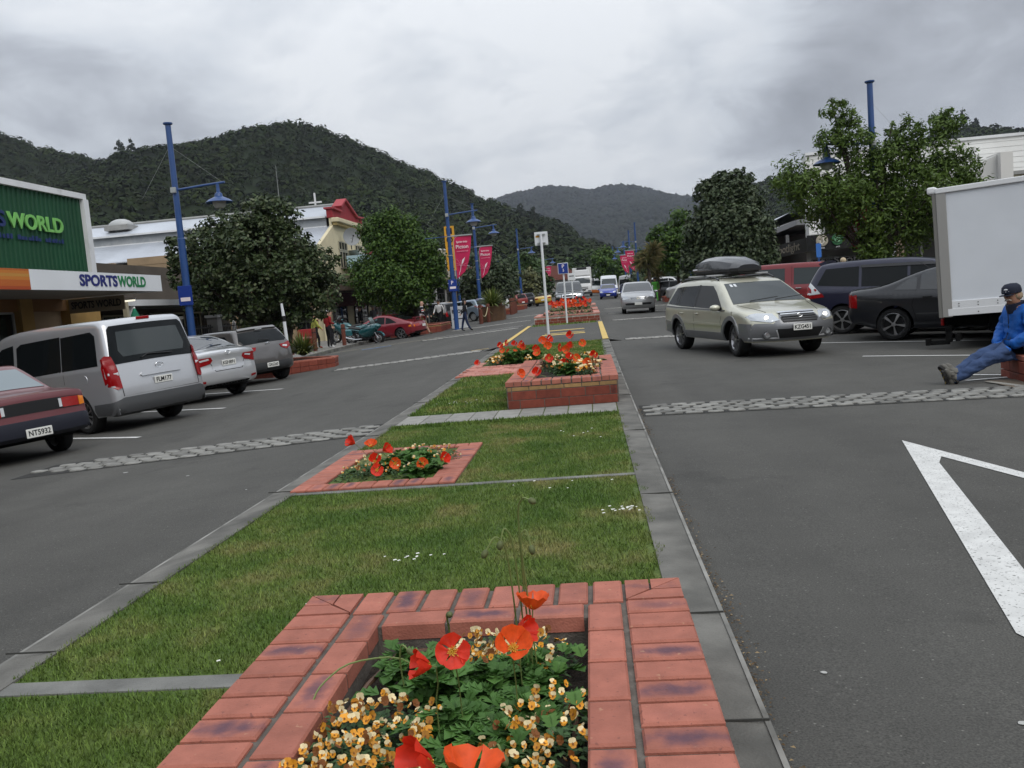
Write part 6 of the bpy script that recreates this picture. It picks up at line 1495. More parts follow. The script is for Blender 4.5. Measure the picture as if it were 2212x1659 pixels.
def mpv(label, col, W=.92, group=CARR):
 t = thing('parked_people_carrier', label, 'car', group=group); p = paint('mpv'+str(col), col, .1, .3, .45)
 s = Car([(-2.15, .34), (-2.35, .38), (-2.40, .60), (-2.36, .90), (-2.26, 1.15), (-1.98, 1.56), (-1.85, 1.63), (-1.0, 1.665), (0, 1.66), (.6, 1.58), (1.0, 1.42), (1.7, 1.02), (2.1, .9), (2.38, .7), (2.4, .42), (2.25, .26)],
   W, ((-2.3, 1.06), (2.2, .92)), .28, (1.4, -1.4), .33, .25, r=.085, nose=.28, tail=.18)
 s.body(p, t)
 for sg in (1, -1):
  s.side('window', [(-2.05, 1.15), (-1.02, 1.08), (-1.02, 1.53), (-1.8, 1.51)], GLASS, t, sides=(sg,)); s.side('window', [(-.96, 1.08), (.0, 1.05), (.0, 1.54), (-.96, 1.53)], GLASS, t, sides=(sg,)); s.side('window', [(.06, 1.04), (1.5, .98), (.95, 1.36), (.55, 1.52), (.06, 1.54)], GLASS, t, sides=(sg,))
  s.side('wind_deflector', [(-.98, 1.50), (.6, 1.48), (.5, 1.55), (-.98, 1.56)], M('smoked acrylic', (.02, .02, .022), .15, .6), t, sides=(sg,), off=.03, th=.025)
 s.side('tail_lamp_return', [(-2.36, .84), (-1.86, .88), (-1.92, .95), (-2.24, 1.18), (-2.30, 1.1)], REDL, t, off=.01); s.side('clear_lamp', [(-2.34, .93), (-1.96, .96), (-2.22, 1.22), (-2.27, 1.14)], WHITEL, t, off=.016)
 s.ends('tail_lamp', [(.70, .84), (.92, .84), (.90, 1.16), (.74, 1.10)], REDL, t, False, off=.012)
 s.end('rear_window', [(-.70, 1.18), (.70, 1.18), (.58, 1.53), (-.58, 1.53)], GLASS, t, False)
 s.end('spoiler', [(-.6, 1.58), (.6, 1.58), (.58, 1.62), (-.58, 1.62)], p, t, False, off=.08, th=.09)
 s.seam([(.03, .34), (.03, 1.03)], t); s.seam([(-1.0, .40), (-.98, 1.06)], t); s.side('chrome_strip', [(-2.3, .56), (-1.84, .50), (-1.84, .52), (-2.3, .58)], CHROME, t)
 s.end('windscreen', [(-.78, 1.06), (.78, 1.06), (.62, 1.52), (-.62, 1.52)], GLASSC, t, True)
 wheels(s, t, 'five', width=.21); return t, s
t, s = mpv('dark navy people carrier with tinted windows behind the black saloon', (.010, .011, .034)); place(t, 7.42, 20.9, radians(-27), wb=1.4)
def fourwd(label, col, group, name='parked_off_roader'):
 t = thing(name, label, 'off-roader', group=group); p = paint('4wd'+str(col), col, .0, .4, .7)
 s = Car([(-1.95, .48), (-2.08, .52), (-2.08, .95), (-2.05, 1.10), (-1.98, 1.66), (-1.85, 1.73), (-1.0, 1.755), (.35, 1.75), (.5, 1.70), (.98, 1.16), (1.1, 1.12), (2.05, 1.06), (2.15, .95), (2.15, .55), (2.05, .45)],
   .83, ((-2., 1.10), (2., 1.06)), .16, (1.33, -1.3), .36, .42, r=.05, nose=.06, tail=.05, crown=.02)
 s.body(p, t)
 for sg in (1, -1):
  s.side('window', [(-1.88, 1.16), (-.62, 1.15), (-.62, 1.62), (-1.82, 1.62)], GLASSC, t, sides=(sg,)); s.side('window', [(-.36, 1.15), (.86, 1.14), (.44, 1.60), (-.36, 1.62)], GLASSC, t, sides=(sg,))
 s.end('windscreen', [(-.70, 1.20), (.70, 1.20), (.64, 1.66), (-.64, 1.66)], GLASSC, t, True); s.end('rear_window', [(-.64, 1.18), (.64, 1.18), (.6, 1.62), (-.6, 1.62)], GLASS, t, False)
 s.seam([(-.42, .5), (-.42, 1.68)], t); s.seam([(.92, .5), (.92, 1.1)], t)
 arch_flare(s, t, 1.33, .42, .47, GREYP, a0=5, a1=175); arch_flare(s, t, -1.3, .42, .47, GREYP, a0=5, a1=175)
 for sg in (1, -1):
  o = MB().box((0, 0, 0), (.16, .03, .035)).build('door_handle', CHROME, t, bevel=.008); o.location = s.at_side(-.22, 1.04, sg, .012)
 mirror(s, t, .86, 1.15, BLACK); s.ends('tail_lamp', [(.62, .66), (.80, .66), (.80, .95), (.62, .95)], REDL, t, False)
 wheels(s, t, 'six', width=.23, inset=.01); return t, s
t, s = fourwd('boxy red two-door off-roader parked behind the gold estate car', (.20, .014, .018), CARR); place(t, 6.55, 26.3, radians(-28), wb=1.3)
def coupe():
 t = thing('parked_coupe', 'dark red sports coupe with a boot spoiler parked in front of the bookshop', 'car', group=CARG); p = paint('coupe red', (.20, .012, .022), .15, .3)
 s = Car([(-1.98, .32), (-2.14, .36), (-2.17, .58), (-2.12, .78), (-2.02, .90), (-1.6, .955), (-1.1, 1.10), (-.55, 1.25), (-.1, 1.29), (.25, 1.26), (1.1, .86), (1.7, .76), (2.12, .62), (2.2, .46), (2.05, .26)],
   .875, ((-2.05, .86), (2., .76)), .42, (1.3, -1.25), .315, .22, r=.08, nose=.30, tail=.26)
 s.body(p, t)
 for sg in (1, -1):
  s.side('window', [(-1.05, .90), (-.42, .86), (-.40, 1.17), (-.62, 1.13)], GLASS, t, sides=(sg,)); s.side('window', [(-.36, .86), (.85, .82), (.30, 1.12), (-.02, 1.20), (-.34, 1.19)], GLASS, t, sides=(sg,))
 s.end('rear_window', [(-.58, .985), (.58, .985), (.66, 1.02), (.50, 1.23), (-.50, 1.23), (-.66, 1.02)], GLASS, t, False)
 s.ends('tail_lamp', [(.38, .66), (.72, .64), (.74, .76), (.40, .78)], M('dim tail lamp', (.3, .01, .01), .2), t, False, off=.01); s.ends('indicator', [(.73, .64), (.875, .66), (.875, .76), (.74, .76)], AMBER, t, False, off=.012)
 s.side('indicator_return', [(-2.08, .67), (-1.9, .66), (-1.92, .74), (-2.08, .76)], AMBER, t, off=.01)
 sp_ = MB(); sp_.box((-1.97, 0, 1.10), (.22, 1.36, .035)); sp_.box((-1.95, -.62, 1.0), (.14, .04, .2)); sp_.box((-1.95, .62, 1.0), (.14, .04, .2)); sp_.build('spoiler', p, t, bevel=.012)
 number_plate(None, t, s.at_rear(0, .66, .02), -pi/2); s.seam([(-.45, .36), (-.42, .86)], t)
 s.end('lower_valance', [(-.75, .33), (.75, .33), (.72, .42), (-.72, .42)], DARK, t, False)
 mirror(s, t, .72, .82, p); wheels(s, t, 'six', width=.205); return t, s
t, s = coupe(); place(t, -10.55, 44.3, radians(166), wb=1.3)
# approaching saloon
def front_sedan(label, col, name='driving_sedan', H=1.50, group=None):
 t = thing(name, label, 'car', group=group); p = paint('fs'+str(col), col, .5, .28)
 s = Car([(-2.0, .30), (-2.2, .36), (-2.24, .6), (-2.2, .98), (-1.6, 1.06), (-.95, 1.40), (-.4, 1.50), (.2, 1.50), (.62, 1.42), (1.3, 1.03), (1.4, 1.0), (2.0, .90), (2.2, .78), (2.26, .58), (2.26, .38), (2.15, .24)],
   .85, ((-2.1, .98), (2., .88)), .32, (1.35, -1.35), .31, .24, r=.08, nose=.32, tail=.2)
 s.body(p, t)
 s.end('windscreen', [(-.72, 1.04), (.72, 1.04), (.60, 1.43), (-.60, 1.43)], M('sky glass'), t, True)
 for sg in (1, -1):
  s.side('window', [(-1.3, 1.03), (-.2, .99), (-.2, 1.4), (-.9, 1.36)], GLASS, t, sides=(sg,)); s.side('window', [(-.14, .99), (1.1, .95), (.6, 1.32), (.3, 1.41), (-.14, 1.41)], GLASS, t, sides=(sg,))
  s.end('headlamp', [(sg*.47, .70), (sg*.80, .68), (sg*.84, .88), (sg*.70, .90), (sg*.55, .80)], HEADR, t, True, off=.012)
 s.end('grille', [(-.34, .66), (.34, .66), (.42, .78), (-.42, .78)], M('grille chrome', (.45, .46, .47), .25, .5, .8), t, True, off=.012)
 for k in range(3): s.end('grille_bar', [(-.38, .68+k*.03), (.38, .68+k*.03), (.38, .69+k*.03), (-.38, .69+k*.03)], BLACK, t, True, off=.016)
 badge(t, s.at_front(0, .72, .03), pi/2, 0, .05, M('gold badge', (.6, .5, .25), .3, metal=.6))
 s.end('air_intake', [(-.62, .42), (.62, .42), (.68, .50), (.55, .52), (-.55, .52), (-.68, .50)], BLACK, t, True, off=.01)
 number_plate(None, t, s.at_front(0, .48, .03), pi/2); mirror(s, t, .9, .97, p); wheels(s, t, 'cover', width=.2); return t, s
t, s = front_sedan('silver saloon driving towards the viewer along the median', (.38, .385, .39)); place(t, 2.42, 44.6, radians(-92), wb=1.35)
def small_front(label, col, x, y, ang, group=CARF, name='driving_hatchback', white_top=False):
 t, s = hatch(label, col, group, None, name);
 s.end('grille', [(-.3, .5), (.3, .5), (.3, .6), (-.3, .6)], BLACK, t, True, off=.012); number_plate(None, t, s.at_front(0, .42, .03), pi/2)
 place(t, x, y, ang, wb=1.3); return t
small_front('bright blue hatchback coming down the street in front of a white van', (.012, .035, .28), 1.97, 90, radians(-91))
def suv(label, col, x, y, ang, group, name='parked_off_roader', cat='off-roader', lamps=False, sc=1.):
 t = thing(name, label, cat, group=group); p = paint('suv'+str(col), col, .2, .3)
 s = Car([(-2.1, .42), (-2.28, .46), (-2.30, .8), (-2.24, 1.12), (-2.0, 1.66), (-1.85, 1.74), (-1., 1.79), (.1, 1.78), (.45, 1.70), (1.0, 1.20), (1.1, 1.16), (2.05, 1.08), (2.22, .95), (2.25, .5), (2.15, .36)],
   .92, ((-2.2, 1.12), (2.1, 1.06)), .26, (1.38, -1.36), .37, .34, r=.08, nose=.22, tail=.15)
 s.body(p, t)
 for sg in (1, -1):
  s.side('window', [(-2.0, 1.2), (-.95, 1.16), (-.95, 1.64), (-1.8, 1.63)], GLASS, t, sides=(sg,)); s.side('window', [(-.9, 1.16), (0, 1.13), (0, 1.66), (-.9, 1.64)], GLASS, t, sides=(sg,)); s.side('window', [(.06, 1.13), (.9, 1.1), (.45, 1.58), (.06, 1.66)], GLASS, t, sides=(sg,))
 s.end('windscreen', [(-.74, 1.22), (.74, 1.22), (.62, 1.68), (-.62, 1.68)], M('sky glass'), t, True); s.end('rear_window', [(-.68, 1.2), (.68, 1.2), (.6, 1.62), (-.6, 1.62)], GLASS, t, False)
 s.end('grille', [(-.5, .78), (.5, .78), (.5, .98), (-.5, .98)], CHROME, t, True, off=.012); s.end('grille_mesh', [(-.44, .82), (.44, .82), (.44, .92), (-.44, .92)], BLACK, t, True, off=.018)
 s.end('bumper', [(-.9, .45), (.9, .45), (.9, .66), (-.9, .66)], CHROME if lamps else GREYP, t, True, off=.03); s.ends('headlamp', [(.54, .80), (.86, .80), (.88, .98), (.56, .98)], HEADR, t, True)
 s.ends('tail_lamp', [(.72, .8), (.9, .8), (.88, 1.15), (.74, 1.15)], REDL, t, False); number_plate(None, t, s.at_front(0, .56, .05), pi/2); number_plate(None, t, s.at_rear(0, .7, .02), -pi/2)
 mirror(s, t, .85, 1.16, p); wheels(s, t, 'six', width=.24); place(t, x, y, ang, wb=1.38); t.scale = (sc,)*3; return t
suv('dark green off-roader with a chrome grille standing at the median, facing the viewer', (.012, .018, .017), -1.25, 56.2, radians(-88), CARF, lamps=True)
def convertible():
 t = thing('driving_convertible', 'yellow open sports car driving away up the left lane', 'car', group=CARF); p = paint('yellow', (.55, .36, .05), 0, .3)
 s = Car([(-1.8, .3), (-1.98, .36), (-2.0, .7), (-1.9, .86), (-1.2, .93), (-.6, .96), (.3, .94), (.9, .9), (1.7, .78), (1.95, .6), (1.98, .4), (1.85, .24)], .84, ((-2, .9), (2, .86)), .3, (1.15, -1.15), .30, .22, r=.09, nose=.3, tail=.26)
 s.body(p, t); s.ends('tail_lamp', [(.5, .66), (.8, .66), (.8, .76), (.5, .76)], REDL, t, False, off=.012); number_plate(None, t, s.at_rear(0, .56, .02), -pi/2)
 MB().box((-.35, 0, 1.02), (.5, 1.3, .22), taper=.8).build('folded_hood', BLACK, t, bevel=.04); MB().tube([(.55, -.68, .93), (.35, -.56, 1.25), (.35, .56, 1.25), (.55, .68, .93)], .025, 6).build('windscreen_frame', BLACK, t)
 wheels(s, t, 'six', width=.2); place(t, -4.47, 87, radians(91), wb=1.15); return t
convertible()
# white box truck at the right
def boxtruck():
 t = thing('parked_box_truck', 'small white box truck parked nose in beside the seated man', 'truck')
 al = M('box white', (.70, .73, .77), .35, .4, var=.03, vs=2); alu = M('box aluminium', (.40, .39, .37), .4, .5, .4); rail = M('box rail white', (.76, .77, .78), .4)
 L_, W_, z0, z1 = 4.2, 2.1, .68, 2.83
 b = MB().box((0, 0, (z0+z1)/2), (L_, W_, z1-z0)); b.build('box_body', al, t)
 for sg in (1, -1):
  y = sg*W_/2
  MB().box((0, y+sg*.012, z1-.02), (L_+.02, .05, .09)).build('top_rail', rail, t, bevel=.012)
  MB().box((.03, y+sg*.008, z0+.18), (L_-.1, .022, .13)).build('kick_rail', alu if 0 else rail, t, bevel=.004)
  MB().box((.03, y+sg*.012, z0+.055), (L_-.1, .03, .12)).build('base_rail', rail, t, bevel=.004)
  MB().box((-L_/2+.07, y+sg*.01, (z0+z1)/2-.03), (.15, .03, z1-z0-.02)).build('corner_post', alu, t, bevel=.004)
  rv = MB()
  for k in range(14):
   x = -L_/2+.25+k*.29
   for dz in (.155, .20): rv.cyl((x, y+sg*.018, z0+dz), (x, y+sg*.026, z0+dz), .009, n=6)
   if k % 2: rv.cyl((x, y+sg*.02, z0+.04), (x, y+sg*.034, z0+.04), .010, n=6)
  tag(rv.build('rivets', DARK, t), kind='stuff')
 MB().box((-L_/2-.035, 0, (z0+z1)/2-.02), (.07, W_+.03, z1-z0+.02)).build('rear_frame', M('rear frame grey', (.19, .185, .17), .6), t, bevel=.01)
 MB().box((-L_/2-.07, 0, z1+.0), (.14, W_+.06, .12)).build('rear_header', rail, t, bevel=.03)
 for sg in (1, -1):
  MB().box((-L_/2-.06, sg*.6, z0-.12), (.05, .3, .12)).build('tail_lamp', REDL, t, bevel=.01)
  MB().box((-.3, sg*.85, .42), (.9, .04, .28)).build('mudguard', BLACK, t)
 ch = MB();
 for sg in (1, -1): ch.box((.6, sg*.38, .56), (5.6, .09, .18))
 ch.box((-2.05, 0, .45), (.1, 1.9, .1)); ch.build('chassis', DARK, t)
 hb = MB(); hb.box((-2.05, -.9, .34), (.1, .1, .24)); hb.box((-2.22, -.9, .22), (.36, .09, .08)); hb.box((-2.38, -.9, .24), (.08, .16, .12)); hb.box((-1.9, -.9, .30), (.08, .3, .12)); hb.build('tow_hitch', DARK, t, bevel=.01)
 MB().box((-1.2, 0, .50), (.5, 1.3, .34)).build('spare_wheel_carrier', DARK, t, bevel=.05)
 # cab ahead of the box
 s = Car([(2.15, .45), (2.12, 1.0), (2.14, 1.95), (2.3, 2.08), (2.9, 2.06), (3.2, 1.92), (3.62, 1.25), (3.74, 1.0), (3.76, .55), (3.66, .4)], .9, ((2, 1.2), (3.8, 1.2)), .12, (3.05, 2.2), .36, .38, r=.08, nose=.12, tail=.02)
 s.wheels = (3.0,); s.bot = []; s.wheels = (3.1, 2.0)
 s.body(paint('truck cab white', (.6, .62, .64), 0, .35), t, 'cab')
 for sg in (1, -1): s.side('window', [(2.4, 1.28), (3.38, 1.25), (3.12, 1.82), (2.4, 1.9)], GLASS, t, sides=(sg,))
 s.end('windscreen', [(-.78, 1.32), (.78, 1.32), (.72, 1.85), (-.72, 1.85)], GLASSC, t, True)
 for wx, wy in ((3.05, .78), (3.05, -.78), (-.55, .70), (-.55, -.70), (-.55, .45), (-.55, -.45)):
  o = link(bpy.data.objects.new('wheel', tyre_mesh(.36, .2)), t); o.location = (wx, wy, .36); o.rotation_euler = (0, 0, 0 if wy > 0 else pi); link(bpy.data.objects.new('rim', rim_mesh('cover', .36, .2)), o)
 return t
t = boxtruck()
_a = radians(-28); _c = Vector((6.04, 15.6))      # its near rear corner
place(t, _c.x+cos(_a)*2.12-sin(_a)*1.06, _c.y+sin(_a)*2.12+cos(_a)*1.06, _a, wb=1.5)
# far vehicles
def wagon_far(label, col, x, y, ang, group, name='parked_wagon', cat='car'):
 t = thing(name, label, cat, group=group); p = paint('wf'+str(col), col, .1, .35)
 s = Car([(-2.1, .32), (-2.22, .4), (-2.24, .9), (-2.05, 1.36), (-1.9, 1.43), (-.9, 1.45), (.1, 1.44), (.45, 1.38), (1.15, .95), (1.95, .85), (2.15, .7), (2.16, .3)], .84, ((-2.2, .93), (2, .88)), .3, (1.28, -1.28), .31, .26, r=.06, nose=.15, tail=.1, res=.12)
 s.body(p, t)
 for sg in (1, -1):
  s.side('window', [(-2.0, 1.0), (-1.15, .98), (-1.15, 1.37), (-1.85, 1.37)], GLASS, t, sides=(sg,), step=.15); s.side('window', [(-1.08, .98), (-.3, .96), (-.3, 1.38), (-1.08, 1.37)], GLASS, t, sides=(sg,), step=.15); s.side('window', [(-.24, .96), (.95, .93), (.42, 1.3), (-.24, 1.38)], GLASS, t, sides=(sg,), step=.15)
 s.end('rear_window', [(-.6, 1.0), (.6, 1.0), (.55, 1.36), (-.55, 1.36)], GLASS, t, False, step=.15); s.ends('tail_lamp', [(.62, .68), (.82, .68), (.82, .9), (.64, .9)], REDL, t, False, step=.15)
 s.end('windscreen', [(-.7, 1.0), (.7, 1.0), (.58, 1.38), (-.58, 1.38)], GLASSC, t, True, step=.15); s.ends('headlamp', [(.5, .62), (.8, .62), (.8, .76), (.5, .76)], HEADR, t, True, step=.15)
 s.end('bumper', [(-.84, .36), (.84, .36), (.84, .54), (-.84, .54)], GREYP, t, False, off=.02, step=.15); number_plate(None, t, s.at_rear(0, .62, .02), -pi/2)
 wheels(s, t, 'cover', width=.19); place(t, x, y, ang, wb=1.28); return t
hatch('silver blue hatchback half hidden behind the flax tub and bollards', (.23, .29, .36), CARG, None, style='cover')[0].name
t = bpy.data.objects[-1] if 0 else [o for o in COL.objects if o.get('label', '').startswith('silver blue hatch')][0]; place(t, -8.6, 60.5, radians(150))
suv('black off-roader with a pale roof behind the blue pole and sandwich board', (.014, .014, .016), -10.3, 56.0, radians(150), CARG, sc=.9)
wagon_far('white estate car parked up the left side behind four timber bollards', (.62, .62, .62), -8.75, 75.5, radians(168), CARG)
wagon_far('red estate car behind the white one on the left', (.26, .03, .025), -7.9, 84, radians(140), CARG)
t = wagon_far('charcoal estate with a roof box on the left beyond the red one', (.022, .022, .028), -7.6, 91, radians(140), CARG)
rb2 = copy_tree(rb); rb2.name = 'roof_box'; rb2['label'] = 'small dark roof box on the charcoal estate far up the left side'; rb2.location = (-7.7, 91.1, zg(-7.7, 91)+1.48); rb2.rotation_euler = (0, 0, radians(140))
wagon_far('maroon estate partly behind the third blue lamp post', (.05, .012, .02), -7.2, 97, radians(140), CARG)
hatch('pale turquoise hatchback far up the left kerb', (.36, .50, .50), CARG); place([o for o in COL.objects if o.get('label', '').startswith('pale turq')][0], -8.6, 112, radians(150))
suv('white off-roader far up the left lane beyond the yellow convertible', (.6, .6, .6), -6.3, 112, radians(95), CARF)
wagon_far('white estate far away on the left beyond the pale turquoise hatchback', (.6, .6, .58), -8.3, 128, radians(120), CARF)
# right side, beyond the red off-roader
t, s = front_sedan('silver saloon parked tail out on the right, beyond the gold estate', (.40, .40, .40), 'parked_sedan', group=CARR); place(t, 7.3, 58.5, radians(-10), wb=1.35)
suv('white large off-roader parked behind a slender tree on the right', (.58, .58, .58), 7.0, 75, radians(-25), CARR)
wagon_far('tan estate car squeezed behind the gold one on the right', (.30, .12, .07), 6.9, 46, radians(-20), CARR)
wagon_far('white estate seen just behind the gold car and its roof box', (.6, .6, .6), 6.6, 36.5, radians(-28), CARR)
wagon_far('dark grey estate on the right beyond the silver saloon', (.03, .03, .035), 7.3, 66, radians(-25), CARR)
wagon_far('pale estate car on the right near the bright green jacket', (.5, .5, .48), 6.2, 84, radians(-30), CARR)
wagon_far('dark blue estate car parked far up on the right before the white vans', (.015, .02, .06), 5.6, 96, radians(-30), CARR)
def van_far(label, col, x, y, ang, low=None, name='parked_van'):
 t = thing(name, label, 'van', group=CARF); p = paint('vf'+str(col), col, 0, .35)
 s = Car([(-2.7, .4), (-2.8, .5), (-2.78, 2.2), (-2.6, 2.42), (.6, 2.45), (1.2, 2.3), (1.9, 1.3), (2.6, 1.05), (2.75, .8), (2.75, .4)], .97, ((-2.7, 1.2), (2.7, 1.15)), .08, (1.7, -1.7), .34, .32, r=.1, nose=.2, tail=.06, res=.16)
 s.body(p, t)
 for sg in (1, -1):
  s.side('window', [(-2.5, 1.3), (-.2, 1.3), (-.2, 1.95), (-2.5, 1.95)], GLASS, t, sides=(sg,), step=.3); s.side('window', [(0, 1.3), (1.6, 1.28), (1.1, 1.95), (0, 1.95)], GLASS, t, sides=(sg,), step=.3)
 s.end('windscreen', [(-.82, 1.35), (.82, 1.35), (.76, 2.05), (-.76, 2.05)], GLASSC, t, True, step=.2); s.ends('headlamp', [(.55, .8), (.88, .8), (.88, 1.0), (.6, 1.0)], HEADR, t, True, step=.2)
 if low: s.end('bonnet_band', [(-.95, .4), (.95, .4), (.95, .78), (-.95, .78)], low, t, True, step=.2)
 wheels(s, t, 'cover', width=.21); place(t, x, y, ang, wb=1.7); return t
van_far('white minibus parked far up the street on the right', (.62, .62, .62), 5.9, 108, radians(-60))
van_far('white van with an orange front coming down behind the blue hatchback', (.62, .62, .6), 1.2, 128, radians(-90), M('orange paint', (.55, .14, .02), .4), 'driving_van')
van_far('white van following right behind the blue hatchback', (.6, .62, .64), 2.25, 98, radians(-90), None, 'driving_van')
def lorry():
 t = thing('driving_truck', 'large white refrigerated lorry coming down the left of the median far away', 'truck')
 wp = paint('lorry white', (.66, .66, .65), 0, .4); bw = M('lorry body', (.62, .62, .6), .5)
 MB().box((-3.5, 0, 2.45), (6.2, 2.5, 2.8)).build('box_body', bw, t, bevel=.04)
 s = Car([(-.3, .5), (-.35, 1.2), (-.3, 2.6), (-.1, 2.75), (1.0, 2.7), (1.45, 2.5), (1.65, 1.6), (1.75, 1.3), (1.78, .5), (1.65, .35)], 1.22, ((-.3, 1.5), (1.8, 1.5)), .05, (1.0, -.2), .48, .42, r=.1, nose=.14, tail=.02)
 s.body(wp, t, 'cab')
 s.end('windscreen', [(-1.08, 1.72), (1.08, 1.72), (1.04, 2.44), (-1.04, 2.44)], GLASSC, t, True)
 MB().box((.55, 0, 3.15), (.9, 2.2, .75), taper=.86).build('wind_deflector', wp, t, bevel=.1)
 MB().box((-.3, 0, 3.62), (.35, 1.3, .5)).build('fridge_unit', BLACK, t, bevel=.06)
 s.end('grille', [(-.75, .95), (.75, .95), (.75, 1.05), (-.75, 1.05)], BLACK, t, True); s.end('grille', [(-.75, 1.15), (.75, 1.15), (.75, 1.24), (-.75, 1.24)], BLACK, t, True); s.end('bumper', [(-1.2, .40), (1.2, .40), (1.2, .62), (-1.2, .62)], GREYP, t, True, off=.03)
 s.ends('headlamp', [(.72, .66), (1.12, .66), (1.12, .80), (.72, .80)], HEADR, t, True, off=.03); s.ends('indicator', [(1.13, .66), (1.2, .66), (1.2, .8), (1.13, .8)], AMBER, t, True, off=.03)
 for sg in (1, -1): MB().box((1.5, sg*1.42, 2.0), (.12, .2, .6)).build('wing_mirror', BLACK, t, bevel=.03)
 for wx in (1.0, -4.6, -5.8):
  for sg in (1, -1): o = link(bpy.data.objects.new('wheel', tyre_mesh(.48, .3)), t); o.location = (wx, sg*1.05, .48); o.rotation_euler = (0, 0, 0 if sg > 0 else pi)
 place(t, -.72, 116, radians(-90), wb=2); return t
lorry()
# ------------------------------------------------------------------ motorcycle
def motorcycle():
 t = thing('motorcycle', 'teal touring motorcycle with panniers leaning on its stand beside the red coupe', 'motorcycle')
 teal = paint('teal', (.010, .085, .095), .3, .25); sea = M('seat vinyl', (.02, .02, .02), .5); eng = M('engine black', (.02, .02, .022), .5, .5, .3)
 for x, n_ in ((.74, 'wheel'), (-.72, 'wheel')):
  mb = MB().lathe([(.21, -.06), (.26, -.075), (.30, -.045), (.31, 0), (.30, .045), (.26, .075), (.21, .06)], 28, axis='y'); o = mb.build(n_, TYRE, t, smooth=True); o.location = (x, 0, .31)
  r = MB().lathe([(.215, -.05), (.20, 0), (.215, .05)], 24, axis='y'); r.cyl((0, -.06, 0), (0, .06, 0), .04)
  for k in range(3): a = k*2*pi/3; r.tube([(.03*cos(a), 0, .03*sin(a)), (.2*cos(a), 0, .2*sin(a))], .022, 6)
  r.build('rim', ALLOY, o, smooth=True)
  d = MB().lathe([(.07, .066), (.15, .066), (.15, .072), (.07, .072)], 20, axis='y').build('brake_disc', CHROME, o)
 # fairing: loft of half sections
 def loft(name, rings, mat, n=10):
  mb = MB()
  for (x, z0, z1, w0, w1) in rings:
   for k in range(n):
    a = 2*pi*k/n; cz = (z0+z1)/2; zz = cz+(z1-z0)/2*sin(a); ww = w0+(w1-w0)*((zz-z0)/(z1-z0)); mb.v.append((x, ww*cos(a), zz))
  for i in range(len(rings)-1):
   for k in range(n): q = (k+1) % n; mb.f.append((i*n+k, i*n+q, (i+1)*n+q, (i+1)*n+k)); mb.m.append(0)
  mb.f.append(tuple(range(n))); mb.f.append(tuple(range((len(rings)-1)*n, len(rings)*n))[::-1]); mb.m += [0, 0]
  return mb.build(name, mat, t, smooth=True)
 loft('fairing', [(-.25, .30, .78, .14, .16), (.0, .26, .88, .2, .22), (.25, .28, .98, .24, .27), (.5, .42, 1.05, .25, .30), (.72, .72, 1.06, .22, .27), (.88, .84, 1.0, .12, .16), (.93, .88, .96, .04, .05)], teal)
 loft('fuel_tank', [(-.2, .76, .86, .10, .08), (-.05, .74, .98, .16, .14), (.2, .76, 1.03, .17, .15), (.35, .8, 1.0, .12, .1)], teal)
 loft('seat', [(-.78, .80, .90, .12, .14), (-.5, .76, .90, .15, .17), (-.2, .74, .84, .13, .13), (-.08, .76, .86, .1, .1)], sea)
 loft('tail_fairing', [(-.95, .76, .86, .08, .10), (-.7, .68, .86, .13, .15), (-.35, .62, .80, .14, .14), (-.15, .6, .76, .12, .12)], teal)
 for sg in (1, -1):
  mb = MB().box((-.74, sg*.34, .66), (.52, .2, .32), taper=.85); mb.build('pannier', paint('teal pale', (.03, .15, .17), .3, .25), t, bevel=.06)
  MB().tube([(-.05, sg*.18, .32), (-.4, sg*.24, .30), (-.95, sg*.27, .42)], [.03, .035, .05], 8).build('exhaust', CHROME, t, smooth=True)
  MB().tube([(.74, sg*.1, .31), (.52, sg*.1, .85)], .028, 7).build('fork', ALLOY, t, smooth=True)
  MB().tube([(.40, sg*.1, 1.02), (.36, sg*.34, 1.04), (.26, sg*.40, 1.02)], .016, 6).build('handlebar', BLACK, t, smooth=True)
  o = MB().ell((.5, sg*.45, 1.12), (.05, .09, .05)).build('wing_mirror', teal, t, smooth=True)
 mb = MB().lathe([(.33, -.07), (.36, -.07), (.36, .07), (.33, .07)], 10, axis='y', ang=pi*.75); o = mb.build('front_mudguard', paint('teal pale'), t, smooth=True); o.location = (.74, 0, .31); o.rotation_euler = (0, -pi*.12, 0)
 sc_ = MB(); rows = [(.62, 1.06, .24), (.55, 1.22, .22), (.46, 1.36, .17)]
 for x, z, w_ in rows:
  for k in range(7): v = (k/6-.5)*2; sc_.v.append((x-.1*v*v, w_*v, z))
 for i in range(2):
  for k in range(6): sc_.f.append((i*7+k, i*7+k+1, (i+1)*7+k+1, (i+1)*7+k)); sc_.m.append(0)
 o = sc_.build('windscreen', M('smoky screen', (.10, .13, .13), .1, .7), t, smooth=True); md = o.modifiers.new('Solid', 'SOLIDIFY'); md.thickness = .006
 MB().ell((.86, 0, .93), (.06, .14, .07)).build('headlamp', HEADR, t, smooth=True)
 MB().box((.05, 0, .42), (.5, .34, .34)).build('engine', eng, t, bevel=.05); MB().tube([(-.72, .08, .31), (-.2, .09, .38)], .03, 7).build('swing_arm', ALLOY, t)
 MB().tube([(-.1, .15, .28), (-.05, .32, .0)], .012, 6).build('side_stand', BLACK, t); MB().box((-.98, 0, .78), (.04, .14, .06)).build('tail_lamp', REDL, t, bevel=.01)
 return t
t = motorcycle(); place(t, -11.1, 42.0, radians(-12), wb=.7); t.rotation_euler.x += .12
b2 = copy_tree(t); b2.name = 'motorcycle'; b2['label'] = 'dark motorcycle with a blue seat partly hidden behind the teal one'; b2.location = (-12.3, 43.6, zg(-12.3, 43.6)); b2.rotation_euler = (-.1, 0, radians(170))
